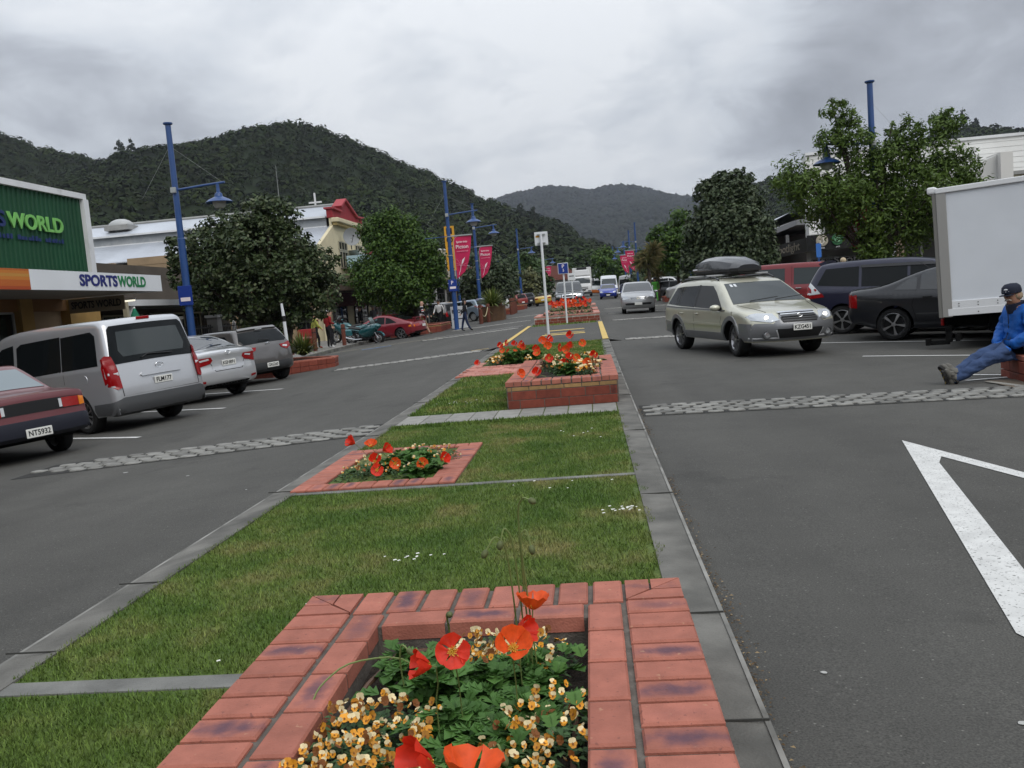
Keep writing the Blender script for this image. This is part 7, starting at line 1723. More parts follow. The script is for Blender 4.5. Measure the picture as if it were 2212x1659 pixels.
# ================================================================== lamp posts, banners, signs, bollards
LBLU = M('lamp post blue', (.014, .060, .205), .45, .5, var=.1, vs=3, coat=.3); LGL = M('lamp lens', (.45, .45, .42), .25, .6); BANR = M('crimson banner cloth', (.52, .015, .085), .75, var=.06, vs=3); BANW = M('banner print white', (.78, .70, .72), .7); BANP = M('banner print pink', (.70, .25, .35), .7)
GALV = M('galvanised steel', (.38, .40, .40), .45, .5, .3); WPOST = M('white post paint', (.68, .70, .72), .5, var=.04, vs=2); SGB = M('blue sign face', (.012, .04, .24), .4)
def lamp_post(label, x, y, top, side=1, arm_z=None, banner=False, r=.105, sign=None, two=False, group='blue street lamps with bell shades'):
 z0 = zg(x, y); h = top-z0
 t = thing('street_lamp', label, 'street lamp', (x, y, z0), 0, group)
 p = MB().lathe([(r*1.5, 0), (r*1.5, .04), (r*1.15, .06), (r*1.1, h*.55), (r*.95, h*.552), (r*.82, h-.08), (r*1.35, h-.05), (r*1.4, h-.01), (r*.5, h)], 18); p.build('pole', LBLU, t, smooth=True)
 az = arm_z or h*.745
 a = MB().tube([(side*r*.8, 0, az-.04), (side*.9, 0, az+.02), (side*1.62, 0, az+.06)], .035, 8); a.build('arm', LBLU, t, smooth=True)
 hx = side*1.38; lz = az-.12
 MB().tube([(hx, 0, az+.05), (hx, 0, lz-.05)], .05, 10).build('hanger', LBLU, t)
 MB().lathe([(.05, lz+.02), (.06, lz-.12), (.11, lz-.15), (.13, lz-.25), (.19, lz-.28), (.33, lz-.345), (.42, lz-.42), (.41, lz-.435), (.19, lz-.31), (.001, lz-.29)], 24, c=(hx, 0, 0)).build('lamp_shade', LBLU, t, smooth=True)
 MB().lathe([(.21, lz-.36), (.2, lz-.5), (.13, lz-.60), (.001, lz-.62)], 16, c=(hx, 0, 0)).build('lens', LGL, t, smooth=True)
 MB().box((-side*.0+0, -r-.04, az-.06), (.16, .1, .17)).build('control_box', GALV, t, bevel=.01)
 for sg in (1, -1): MB().tube([(sg*r*.8, 0, h*.9), (sg*(1.55 if sg == side else 1.1), 0, az+.06 if sg == side else h*.72)], .0035, 4).build('stay_wire', GALV, t)
 if banner:
  bz = banner if banner is not True else h*.63; s = side
  MB().box((s*.62, 0, bz), (1.24, .05, .07)).build('banner_arm', GALV, t, bevel=.01); MB().tube([(-s*1.3, 0, bz-.02), (0, 0, bz)], .02, 6).build('counter_arm', LBLU, t)
  for zz in (bz-.02, bz-1.0, bz-2.3): MB().lathe([(r*1.15, -.02), (r*1.15, .02)], 14, c=(0, 0, zz)).build('strap', GALV, t)
  MB().tube([(s*.42, 0, bz-.03), (s*.28, 0, bz-.12), (s*.2, 0, bz-.4), (s*.2, 0, bz-2.55)], .014, 6).build('banner_rod', GALV, t)
  W, Hh = .98, 2.2
  out = [(.28, -.05), (1.18, -.03), (1.14, -.35), (1.06, -.9), (.92, -1.45), (.70, -1.9), (.26, -2.25), (.24, -1.2), (.235, -.5), (.25, -.2)]
  c = Car._tri(None, out, .16); vs, F, rim = c
  V = [(s*v.x, .05*sin(v.y*3+v.x*2)*(v.x-.2), bz+v.y) for v in vs]; n = len(V); V += [(a, b+.006, z) for a, b, z in V]
  me = MB().add(V, [f if s > 0 else f[::-1] for f in F]+[tuple(i+n for i in f[::-1]) if s > 0 else tuple(i+n for i in f) for f in F]).build('banner', BANR, t, smooth=True)
  yb = -.028
  for txt, sz, dz, wd in (('Spring into', .15, -.34, .58), ('Picton', .27, -.60, .66), ('www.marlborough', .08, -.83, .62)):
   lettering(txt, sz, BANW if sz > .1 else BANP, (s*.66, yb-.04, bz+dz), (pi/2, 0, 0), me, .002, .003, width=wd)
  # line-drawn lily
  ly = MB()
  for k, (a0, ln) in enumerate(((2.6, .42), (2.1, .5), (1.65, .36), (.9, .5), (.35, .42), (-.1, .36), (3.0, .34))):
   ly.tube([(s*.52, yb-.04, bz-1.58), (s*(.52+ln*.5*cos(a0)+.03), yb-.045, bz-1.58+ln*.5*sin(a0)), (s*(.52+ln*cos(a0)*.9), yb-.04, bz-1.58+ln*sin(a0)*.9)], [.008, .008, .004], 4, m=1)
  ly.add([(s*.55, yb-.05, bz-1.56), (s*.66, yb-.05, bz-1.42), (s*.78, yb-.05, bz-1.14), (s*.60, yb-.05, bz-1.30)], [(0, 1, 2, 3)], 0); ly.tube([(s*.52, yb-.04, bz-1.58), (s*.48, yb-.045, bz-1.8), (s*.38, yb-.04, bz-2.05)], .014, 4, m=0)
  ly.build('printed_lily', [BANW, BANP], me)
 if sign:
  q = MB().box((.0, -r-.05, sign), (.46, .02, .62)).build('parking_sign', SGB, t, bevel=.01); _ = sign != 2.6 and lettering('P', .26, BANW, (-.02, -r-.063, sign+.14), (pi/2, 0, 0), q, .002, .004); MB().box((.0, -r-.063, sign-.12), (.32, .004, .12)).build('vehicle_symbol', BANW, q, bevel=.02)
 return t
lamp_post('nearest blue lamp post on the left, rising behind the silver cars and the dark tree', -12.65, 26.7, 7.75, 1, sign=2.6)
lamp_post('tall blue lamp post with a crimson Picton banner next to the BOOKS board', -7.12, 46.0, 7.95, 1, banner=True, sign=2.35, arm_z=6.1)
lamp_post('second bannered blue lamp post by the flax tub and bollards', -7.70, 61.5, 8.45, 1, banner=True, arm_z=6.5)
lamp_post('blue lamp post on the right rising through the loose green tree', 9.0, 28.2, 7.15, -1, banner=4.1)
lamp_post('third blue lamp post on the left by the charcoal car with the roof box', -6.9, 90, 8.8, 1, banner=False)
for x, y, tp, sd, bn, lb in ((5.40, 95, 8.75, -1, True, 'slim blue lamp post with a pink banner on the right of the street'), (5.15, 104, 8.6, -1, True, 'blue lamp post with a pink banner just left of the other bannered one'), (5.3, 122, 8.5, -1, False, 'distant blue lamp post before the round green tree up the street'), (-5.9, 118, 8.6, 1, True, 'far blue lamp post with a pink banner left of the blue parking sign'), (-11.6, 78, 7.4, 1, False, 'blue lamp post standing among the trees beyond the motel sign'), (-11.4, 98, 7.8, 1, False, 'blue post top above the trees left of the third lamp'), (7.6, 66, 6.5, -1, False, 'blue post partly hidden in the green tree on the right'), (3.9, 128, 8.2, -1, True, 'small far bannered lamp post above the white vans')):
 lamp_post(lb, x, y, tp, sd, banner=bn)
tag(MB().cyl((-11.6, 60, zg(-11.6, 60)), (-11.6, 60, 6.2), .1).build('blue_post', LBLU), 'plain blue post with white stays behind the bright green tree', 'post')
st = thing('sign_post', 'tall white post at the median end with a white sign seen from behind', 'sign', (-1.17, 23.75, rise(23.75)))
MB().cyl((0, 0, 0), (0, 0, 2.93), .036, n=14).build('pole', WPOST, st); MB().box((0, .06, 2.82), (.36, .02, .36)).build('sign_panel', WPOST, st, bevel=.006)
for z in (2.70, 2.93): MB().box((0, .02, z), (.22, .05, .022)).build('bracket', GALV, st)
MB().box((-.10, .045, 2.88), (.1, .004, .05)).build('sticker', M('amber sticker', (.6, .3, .03), .6), st)
st = thing('sign_post', 'shorter white post carrying a blue parking sign with a white border', 'sign', (-.95, 35.3, rise(35.3)+.01))
MB().cyl((0, 0, 0), (0, 0, 2.32), .036, n=12).build('pole', WPOST, st); pb = MB().box((0, -.06, 2.2), (.42, .02, .44)).build('sign_panel', WPOST, st, bevel=.02); MB().box((0, -.073, 2.2), (.38, .008, .40)).build('sign_face', SGB, pb, bevel=.02)
lettering('P', .2, BANW, (0, -.08, 2.28), (pi/2, 0, 0), pb, .002, .004); lettering('5', .14, BANW, (.01, -.08, 2.12), (pi/2, 0, 0), pb, .002, .003)
st = thing('sign_post', 'small white sign on a thin white post in the far brick planter', 'sign', (-.88, 48.8, rise(48.8)))
MB().cyl((0, 0, 0), (0, 0, 2.1), .04, n=10).build('pole', WPOST, st); q = MB().box((0, -.05, 2.0), (.42, .02, .40)).build('sign_panel', WPOST, st, bevel=.02); MB().box((0, -.063, 2.04), (.26, .004, .05)).build('printed_bars', PLK, q)
st = thing('sign_post', 'white marker post with a black band by the flax planter on the left', 'post', (-9.15, 25.6, zg(-9.15, 25.6)))
MB().cyl((0, 0, 0), (-.05, 0, 1.55), .05, n=10).build('pole', WPOST, st); MB().cyl((-.05, 0, 1.55), (-.055, 0, 1.72), .052, n=10).build('band', BLACK, st); MB().cyl((-.055, 0, 1.72), (-.08, 0, 2.1), .05, .035, n=10).build('tip', WPOST, st)
sb_ = thing('sandwich_board', 'white sandwich board reading BOOKS with an arrow, behind the blue lamp post', 'sign', (-7.15, 47.4, zg(-7.15, 47.4)), radians(4))
for sg in (1, -1):
 o = MB().box((0, 0, .62), (.86, .03, 1.22)).build('board', WPOST, sb_, bevel=.05); o.rotation_euler = (sg*.16, 0, 0); o.location = (0, -sg*.12, 0)
 if sg > 0:
  lettering('BOOKS', .26, PLK, (0, -.025, .95), (pi/2, 0, 0), o, .003, .008, width=.72); MB().prism([(-.34, .55), (-.22, .63), (-.22, .575), (.34, .575), (.34, .53), (-.22, .53), (-.22, .47)], -.028, -.02, 'y').build('arrow', PLK, o)
sb_ = thing('sandwich_board', 'red sandwich board standing under the dark tree on the left footpath', 'sign', (-12.6, 37.6, zg(-12.6, 37.6)), .1)
o = MB().box((0, 0, .5), (.7, .05, .95)).build('board', M('red board', (.30, .02, .02), .6), sb_, bevel=.02); tag(MB().bx(-.24, -.02, -.032, -.026, .56, .64).bx(.03, .25, -.032, -.026, .56, .64).build('worn_lettering', M('pink lettering', (.5, .22, .2), .6), o), kind='stuff')
MB().box((0, -.03, .12), (.6, .01, .2)).build('white_panel', WPOST, sb_)
st = thing('street_sign', 'small blue parking sign on a blue post outside the souvenir shop', 'sign', (9.3, 36.2, zg(9.3, 36.2))); MB().cyl((0, 0, 0), (0, 0, 2.6), .04, n=10).build('pole', LBLU, st); MB().box((0, -.03, 2.3), (.2, .02, .55)).build('sign_panel', M('bright blue face', (.04, .16, .5), .5), st)
st = thing('blue_column', 'stout blue post and bent grey pipe beside the white corner column', 'post', (10.0, 31.6, zg(10, 31.6))); MB().lathe([(.19, 0), (.19, 2.9), (.15, 3.02), (.001, 3.05)], 16).build('column', LBLU, st, smooth=True); MB().lathe([(.195, 2.2), (.195, 2.25)], 16).build('band', GALV, st)
MB().tube([(.2, .2, 2.95), (.5, .25, 2.95), (.62, .28, 2.8), (.64, .3, .1)], .06, 8).build('pipe', M('grey pipe', (.12, .14, .17), .5), st, smooth=True)
# timber bollards with hanging rope
BOL = M('red brown timber', (.115, .032, .018), .8, var=.2, vs=10); ROPE = M('pale rope', (.42, .36, .22), .9)
def bollard(x, y, label, group, h=1.0, r=.09):
 t = thing('bollard', label, 'bollard', (x, y, zg(x, y)), 0, group); MB().lathe([(r, -.05), (r, h-.04), (r*.85, h), (.001, h+.01)], 10).build('post', BOL, t, smooth=True); MB().lathe([(r*1.03, h*.78), (r*1.03, h*.84)], 10).build('band', M('dark band', (.04, .015, .01), .8), t); return t
for x, y in ((-6.35, 50.5), (-6.1, 52.2), (-5.55, 54.4)): bollard(x, y, 'dark timber bollard with slack rope in front of the flax tub', 'bollards by the flax tub', 1.1, .12)
for a, b in (((-6.35, 50.5), (-6.1, 52.2)), ((-6.1, 52.2), (-5.55, 54.4))):
 pts = [(a[0]+(b[0]-a[0])*u, a[1]+(b[1]-a[1])*u-.14, zg(a[0], a[1])+.9-.5*(1-(2*u-1)**2)) for u in np.linspace(0, 1, 9)]; tag(MB().tube(pts, .025, 6).build('rope', ROPE), 'slack pale rope slung between timber bollards by the flax tub', 'rope', 'ropes between bollards')
for k in range(4): bollard(-5.75-.03*k, 64.2+1.5*k, 'one of four close timber bollards in a row before the white estate', 'row of four bollards', 1.2, .14)
for x, y, lb in ((-12.1, 37.2, 'timber bollard at the footpath edge left of the strolling couple'), (-11.7, 40.4, 'timber bollard right of the couple by the motorcycle'), (-12.6, 35.6, 'timber bollard nearest the white marker post')): bollard(x, y, lb, 'footpath bollards on the left', 1.0, .1)
# low brick planters along the kerbs (side planters use fewer bricks)
def kerb_planter(label, P, zt=.55, cap=True):
 """irregular low brick planter from its outline, wall split in bricks"""
 cx = sum(p[0] for p in P)/len(P); cy = sum(p[1] for p in P)/len(P); z = min(zg(*p) for p in P)
 t = thing('brick_planter', label, 'planter', (cx, cy, z), 0, 'low brick planters along the kerbs')
 Q = [(p[0]-cx, p[1]-cy) for p in P]; n = len(Q)
 MB().prism([(x*.93, y*.93) for x, y in Q], -.2, zt-.06).build('soil', SOIL, t)['kind'] = 'stuff'
 for i in range(n):
  a, b = Vector(Q[i]), Vector(Q[(i+1) % n]); d = b-a; ang = atan2(d.y, d.x); ln = d.length; nn = Vector((-d.y, d.x)).normalized()*.05
  for ci, (z0, hh, mt) in enumerate(((0, .15, BRKR), (.155, .15, BRKR), (.31, .15, BRKR), (.465, .045, BRKY))):
   if z0+hh > zt-.04: continue
   k = max(1, round(ln/.3));
   for q in range(k):
    c = a+d*((q+.5)/k)+nn; brick(t, (c.x, c.y, z0+hh/2), (ln/k-.01, .085, hh-.008), mt, ang, tilt=.002)
  k = max(1, round(ln/.14))
  for q in range(k):
   c = a+d*((q+.5)/k)+nn*1.8; brick(t, (c.x, c.y, zt-.03), (.2, ln/k-.008, .055), BRK, ang if ln/k > .2 else ang, tilt=.003)
 return t
def flax(x, y, z, r, n, label, col=None, lean=1.):
 t = thing('flax_bush', label, 'flax', (x, y, z)); mb = MB()
 for i in range(n):
  a = random.random()*6.28; el = random.uniform(.5, 1.45); ln = r*random.uniform(.7, 1.15); d = Vector((cos(a), sin(a), 0)); s = Vector((-sin(a), cos(a), 0)); w = .022*r/.7
  P = []
  for k in range(6): u = k/5; P.append(d*(ln*cos(el)*u*(1+.3*u)+.04)+Vector((0, 0, ln*sin(el)*u-ln*.55*u**2.6*cos(el)*lean)))
  o = len(mb.v)
  for k, p in enumerate(P): ww = w*(1-(k/5)**2*.95); mb.v += [tuple(p-s*ww), tuple(p+s*ww)]
  for k in range(5): mb.f.append((o+2*k, o+2*k+1, o+2*k+3, o+2*k+2)); mb.m.append(0)
 mb.build('leaves', col or M('flax leaves', (.06, .09, .02), .55, island=[(.03, .05, .012), (.07, .10, .02), (.15, .17, .035)], trans=.15), t); return t
kerb_planter('angular low brick planter with a flax bush beside the grey hatchback', [(-9.15, 24.1), (-7.75, 25.6), (-7.85, 26.3), (-11.3, 28.2), (-11.3, 25.6)], .5)
flax(-8.75, 25.7, zg(-8.75, 25.7)+.45, .80, 300, 'big tufted flax bush spilling over the brick planter by the grey hatchback'); flax(-9.5, 26.4, zg(-9.5, 26.4)+.45, .7, 160, 'smaller flax tuft behind the first in the brick planter')
kerb_planter('low brick planter wrapped round the walking man beside the red coupe', [(-9.3, 45.4), (-8.0, 46.2), (-8.1, 50.2), (-11.2, 51.5), (-11, 47)], .6)
kerb_planter('low brick planter behind the four bollards on the left', [(-8.2, 66), (-6.1, 67.2), (-6.2, 72), (-9, 72.5)], .55); kerb_planter('low brick planter before the red and maroon cars far left', [(-7.4, 78.4), (-5.9, 79), (-5.9, 83), (-8, 84)], .55)
kerb_planter('low brick planter under the silver car on the right beyond the estate', [(5.2, 61), (9, 60.4), (9, 62.4), (5.2, 63)], .5)
kerb_planter('brick planter wall on the right edge that the man in blue sits on', [(5.0, 10.3), (8.0, 10.0), (8.2, 11.3), (5.17, 11.6)], .37)
flax(-5.95, 53.4, zg(-6, 53.4)+.8, 1.35, 420, 'bright green flax in a timber tub between bollards', M('bright flax', (.08, .13, .02), .55, island=[(.05, .08, .015), (.12, .17, .03), (.24, .25, .06)], trans=.15))
tb = thing('timber_tub', 'timber tub holding the bright flax behind the bollards', 'planter', (-5.95, 53.4, zg(-5.95, 53.4))); MB().box((0, 0, .45), (1.5, 1.3, .95)).build('tub', M('tub timber', (.11, .06, .03), .8, var=.2, vs=6), tb, bevel=.03)
flax(-10.3, 48.6, zg(-10, 48)+.6, 1.9, 260, 'broad-leaved flax behind the walking man and red coupe', M('deep flax', (.05, .09, .02), .6, island=[(.025, .05, .012), (.06, .10, .025), (.12, .17, .05)]))
flax(-6.9, 80.5, zg(-6.9, 80)+.4, 1.0, 160, 'round green shrub in the planter before the red car on the left')
# paved tongue and painted marks where the seated man rests his feet
pa = strip('pavement', 4.75, 9.3, 9.5, 11.1, M('brown paving', (.15, .12, .09), .9, var=.15, vs=5), dz=.012, nx=2)
line(4.6, 11.25, 6.2, 11.6, .08, WLINE); line(4.75, 11.0, 5.05, 9.8, .1, M('pale kerb edge', (.3, .29, .26), .9), .014)
# street litter bins and cafe bits seen behind the red coupe
tag(MB().box((-8.6, 47.0, zg(-8.6, 47)+.25), (.9, .5, .5)).build('planter_box', BOL, bevel=.02), 'small timber box beside the BOOKS board', 'box')
# ================================================================== people
SK = [M('skin fair', (.50, .30, .22), .55), M('skin tan', (.36, .19, .125), .55)]
def cloth(n, c): return M('cloth '+n, c, .85, .2, var=.12, vs=14, bump=.25, bs=35)
def person(label, loc, rz, pose, mats, group=None, scale=1., rad={}, wrinkle=0., hair=None, cap=None, sub=2, cat='person', bulk=1., extras=None):
 """one skinned body; pose gives joints (x right, y forward, z up, metres), mats maps zones to materials"""
 J = dict(pelvis=(0, 0, .95), chest=(0, .0, 1.25), neck=(0, 0, 1.47), head=(0, .02, 1.56), top=(0, .03, 1.74),
    sl=(-.19, 0, 1.42), sr=(.19, 0, 1.42), el=(-.25, -.02, 1.14), er=(.25, -.02, 1.14), wl=(-.26, .08, .90), wr=(.26, .08, .90), hl=(-.26, .11, .80), hr=(.26, .11, .80),
    pl=(-.10, 0, .92), pr=(.10, 0, .92), kl=(-.11, .03, .50), kr=(.11, .03, .50), al=(-.11, 0, .09), ar=(.11, 0, .09), tl=(-.12, .17, .035), tr=(.12, .17, .035))
 J.update(pose)
 R = dict(pelvis=.155, chest=.165, neck=.06, head=.088, top=.082, sl=.075, sr=.075, el=.055, er=.055, wl=.04, wr=.04, hl=.042, hr=.042, pl=.10, pr=.10, kl=.068, kr=.068, al=.05, ar=.05, tl=.04, tr=.04); R.update(rad)
 E = [('pelvis', 'chest'), ('chest', 'neck'), ('neck', 'head'), ('head', 'top'), ('chest', 'sl'), ('sl', 'el'), ('el', 'wl'), ('wl', 'hl'), ('chest', 'sr'), ('sr', 'er'), ('er', 'wr'), ('wr', 'hr'), ('pelvis', 'pl'), ('pl', 'kl'), ('kl', 'al'), ('al', 'tl'), ('pelvis', 'pr'), ('pr', 'kr'), ('kr', 'ar'), ('ar', 'tr')]
 names = list(J); me = bpy.data.meshes.new('person'); me.from_pydata([J[n] for n in names], [(names.index(a), names.index(b)) for a, b in E], [])
 o = bpy.data.objects.new('person', me); COL.objects.link(o)
 m = o.modifiers.new('Skin', 'SKIN'); m.use_smooth_shade = True
 for i, n in enumerate(names):
  v = me.skin_vertices[0].data[i]; r = R.get(n, .05)*(bulk if n in ('pelvis', 'chest', 'pl', 'pr', 'sl', 'sr', 'el', 'er') else 1); v.radius = (r, r*(.78 if n in ('chest', 'pelvis') else 1)); v.use_root = (n == 'pelvis')
 s2 = o.modifiers.new('Sub', 'SUBSURF'); s2.levels = sub; s2.render_levels = sub
 dg = bpy.context.evaluated_depsgraph_get(); m2 = bpy.data.meshes.new_from_object(o.evaluated_get(dg)); m2.name = 'person'; o.modifiers.clear(); o.data = m2
 # give each face the material of its nearest bone
 zone = {('pelvis', 'chest'): 'top', ('chest', 'neck'): 'top', ('neck', 'head'): 'skin', ('head', 'top'): 'skin', ('chest', 'sl'): 'top', ('sl', 'el'): 'top', ('el', 'wl'): 'sleeve', ('wl', 'hl'): 'skin', ('chest', 'sr'): 'top', ('sr', 'er'): 'top', ('er', 'wr'): 'sleeve', ('wr', 'hr'): 'skin', ('pelvis', 'pl'): 'legs', ('pl', 'kl'): 'legs', ('kl', 'al'): 'shin', ('al', 'tl'): 'shoes', ('pelvis', 'pr'): 'legs', ('pr', 'kr'): 'legs', ('kr', 'ar'): 'shin', ('ar', 'tr'): 'shoes'}
 mats = dict(mats); mats.setdefault('sleeve', mats['top']); mats.setdefault('shin', mats['legs']); mats.setdefault('skin', SK[0]); mats.setdefault('shoes', BLACK); mats.setdefault('hem', mats['top'])
 ml = list(mats); m2.materials.clear()
 for k in ml: m2.materials.append(mats[k])
 B = [(np.array(J[a]), np.array(J[b]), zone[(a, b)]) for a, b in E]; C_ = np.zeros(len(m2.polygons)*3); m2.polygons.foreach_get('center', C_); C_ = C_.reshape(-1, 3); D = []
 for a, b, z in B:
  ab = b-a; t_ = np.clip(((C_-a) @ ab)/max(1e-6, ab @ ab), 0, 1); d = np.linalg.norm(C_-(a+t_[:, None]*ab), axis=1)
  D.append(d+(np.where(d > .07, .5, 0) if tuple(b) in (J['hl'], J['hr']) else 0))
 hk = 'hands' if 'hands' in mats else 'skin'; zn = [hk if E[i] in (('wl', 'hl'), ('wr', 'hr')) else B[i][2] for i in range(len(E))]; idx = np.argmin(np.array(D), 0)
 if wrinkle:
  m2.update(); nv = len(m2.vertices); co = np.zeros(nv*3); no_ = np.zeros(nv*3); m2.vertices.foreach_get('co', co); m2.vertices.foreach_get('normal', no_); co = co.reshape(-1, 3); no_ = no_.reshape(-1, 3)
  dd = np.array([(mnoise.noise((p[0]*9, p[1]*6, p[2]*16))+.6*mnoise.noise((p[0]*22, p[1]*15, p[2]*34+5)))*wrinkle*(1 if p[2] < J['neck'][2]-.03 else 0) for p in co]); m2.vertices.foreach_set('co', (co+no_*dd[:, None]).ravel()); m2.update()
 mi = np.array([ml.index(zn[i]) for i in idx]); m2.polygons.foreach_set('material_index', mi.astype(np.int32)); m2.shade_smooth()
 o.location = loc; o.rotation_euler = (0, 0, rz); o.scale = (scale,)*3
 tag(o, label, cat, group)
 hd = Vector(J['head']); tp = Vector(J['top']); up = (tp-hd).normalized(); c = hd.lerp(tp, .5); fwd = Vector(pose.get('look', (0, 1, 0))); fwd = (fwd-up*fwd.dot(up)).normalized(); rt = fwd.cross(up)
 Mx = Matrix((rt, fwd, up)).transposed().to_4x4(); Mx.translation = c
 def part(name, mb, mat, smooth=True): mb.xf(Mx); return mb.build(name, mat, o, smooth=smooth)
 f = MB(); f.ell((0, .10, -.03), (.016, .026, .026), 8, 6); part('nose', f, mats['skin'])
 for sg in (1, -1): part('ear', MB().ell((sg*.088, .0, -.02), (.016, .026, .034), 7, 5), mats['skin'])
 ey = MB()
 for sg in (1, -1): ey.ell((sg*.034, .086, .012), (.015, .010, .008), 7, 5)
 part('eyes', ey, M('eye dark', (.03, .022, .018), .3)); part('mouth', MB().ell((0, .088, -.075), (.026, .010, .006), 8, 5), M('lips', (.30, .12, .09), .6))
 if hair:
  hm, hl = hair; h = MB(); h.ell((0, -.018, .03), (.104, .112, .115*(1 if hl < 2 else 1.02)), 14, 9)
  hv = h.v;
  if hl == 2: h.ell((0, -.05, -.10), (.10, .075, .16), 12, 8)
  if hl == 0: h = MB(); h.ell((0, -.045, -.01), (.105, .085, .085), 12, 8)
  part('hair', h, hm)
 if cap:
  h = MB(); h.lathe([(.112, .02), (.114, .05), (.105, .10), (.07, .135), (.001, .145)], 18); h.v = [(x, y*1.1-.005, z) for x, y, z in h.v]
  n0 = len(h.v); P = [(-.085, .09), (-.075, .15), (-.04, .185), (0, .195), (.04, .185), (.075, .15), (.085, .09)]
  h.prism(P[::-1], .018, .028); h.v = [(x, y, z-(.9*abs(x)**1.6 if i >= n0 else 0)-(.12*max(0, y-.09) if i >= n0 else 0)) for i, (x, y, z) in enumerate(h.v)]
  part('cap', h, cap)
 if extras: extras(o, J, Mx, part)
 return o
# ---- the man sitting on the brick wall at the right
JK = M('royal blue jacket', (.008, .105, .42), .6, .35, var=.18, vs=9, bump=.6, bs=14); JKD = M('navy collar', (.012, .016, .035), .75); JEAN = M('blue denim', (.045, .075, .16), .85, .2, var=.22, vs=8, bump=.6, bs=22); CAPM = M('navy cap', (.010, .014, .030), .8, bump=.2, bs=80)
HAIRG = M('grey blond hair', (.34, .26, .17), .7, var=.25, vs=60); MOU = M('grey moustache', (.48, .42, .35), .7)
def seated():
 # local frame: y is the way he faces. He leans back on the wall with legs stretched out and crossed
 zs = .39
 pose = dict(pelvis=(0, .02, zs+.10), chest=(0, -.03, zs+.38), neck=(0, .02, zs+.60), head=(0, .07, zs+.665), top=(0, .09, zs+.835),
    sl=(-.20, -.02, zs+.53), sr=(.20, -.02, zs+.53), el=(-.30, .0, zs+.25), er=(.29, .02, zs+.25), wl=(-.20, .17, zs+.13), wr=(.19, .19, zs+.13), hl=(-.13, .17, zs+.12), hr=(.12, .18, zs+.12),
    pl=(-.10, .06, zs+.07), pr=(.10, .06, zs+.07), kl=(-.10, .50, zs-.06), kr=(.10, .48, zs-.02), al=(-.03, .90, .10), ar=(-.02, .86, .18), tl=(-.08, .97, .23), tr=(.03, .97, .31), look=(-.5, 1, -.22))
 def ex(o, J, Mx, part):
  part('moustache', MB().tube([(-.045, .092, -.068), (-.02, .105, -.055), (0, .108, -.054), (.02, .105, -.055), (.045, .092, -.068)], [.006, .012, .012, .012, .006], 7), MOU)
  part('side_hair', MB().ell((.075, -.03, -.025), (.032, .07, .055), 9, 6).ell((-.075, -.03, -.025), (.032, .07, .055), 9, 6).ell((0, -.085, -.03), (.08, .035, .06), 9, 6), HAIRG)
  part('cap_emblem', MB().ell((0, .108, .075), (.030, .012, .014), 10, 5).tube([(-.04, .107, .052), (0, .116, .05), (.04, .107, .052)], .005, 5), M('cap emblem white', (.65, .66, .68), .6))
  nk = Vector(J['neck']); c = MB().lathe([(.115, -.07), (.128, -.01), (.135, .05), (.122, .055), (.112, .0), (.10, -.06)], 18, ang=2*pi); c.v = [(x, y*1.02, z-.35*max(0, y)) for x, y, z in c.v]; c.xf(Matrix.Translation(nk+Vector((0, -.01, .01)))); c.build('collar', JKD, o, smooth=True)
  h = MB().ell((0, -.12, zs+.50), (.13, .07, .10), 12, 8); h.build('hood', JKD, o, smooth=True)
  z_ = MB().tube([nk+Vector((0, .12, -.06)), Vector((0, .13, zs+.30)), Vector((0, .19, zs+.14))], .006, 5); z_.build('zip', JKD, o, smooth=True)
  # jacket hem and sleeve cuffs as rings that follow the body
  hm = MB().lathe([(.200, -.03), (.208, .0), (.198, .04)], 20); hm.v = [(x*1.02, y*.86+.03, z+zs+.13) for x, y, z in hm.v]; hm.build('jacket_hem', JK, o, smooth=True)
  SOLE = M('black treaded sole', (.022, .021, .02), .85, bump=.5, bs=60); UP = M('grey shoe upper', (.13, .125, .11), .7)
  for n_, a, tdir in (('l', Vector(J['al']), Vector(J['tl'])-Vector(J['al'])), ('r', Vector(J['ar']), Vector(J['tr'])-Vector(J['ar']))):
   u = tdir.normalized(); f_ = Vector((0, 1, 0)); f_ = (f_-u*f_.dot(u)).normalized(); s_ = u.cross(f_); h_ = a-u*.07+f_*.03
   Q = [(-.05, .0), (-.042, .06), (-.040, .12), (-.052, .19), (-.040, .26), (-.01, .285), (.025, .275), (.045, .23), (.047, .17), (.038, .10), (.045, .04), (.035, -.02), (0, -.035), (-.035, -.025)]
   so = MB().prism(Q, .03, .062, 'z'); mm = Matrix((s_, u, f_)).transposed().to_4x4(); mm.translation = h_; so.xf(mm); so.build('shoe_sole', SOLE, o)
   up_ = MB().ell((0, .06, .0), (.046, .10, .05), 10, 7).ell((-.003, .18, -.0), (.046, .10, .042), 10, 7); up_.xf(mm); up_.build('shoe_upper', UP, o, smooth=True)
   st = MB()
   for k in range(6): st.cyl((.018*(-1)**k-.003, .02+k*.042, .062), (.018*(-1)**k-.003, .02+k*.042, .068), .010, n=8, m=0)
   st.xf(mm); tag(st.build('sole_studs', M('ochre studs', (.33, .23, .05), .7), o), kind='stuff')
 return person('man in a blue jacket, jeans and navy cap sitting on the brick wall, ankles crossed', (5.2, 11.15, zg(5.4, 11.2)-.03), radians(97), pose,
   dict(top=JK, sleeve=JK, legs=JEAN, shin=JEAN, shoes=UPM, skin=SK[1], hands=JK), cap=CAPM, bulk=1.28, extras=ex, sub=3, scale=.95, wrinkle=.017, rad=dict(el=.082, er=.082, wl=.07, wr=.07, hl=.07, hr=.07, kl=.082, kr=.082, al=.068, ar=.068, sl=.085, sr=.085))
UPM = M('grey shoe upper', (.13, .125, .11), .7)
seated()
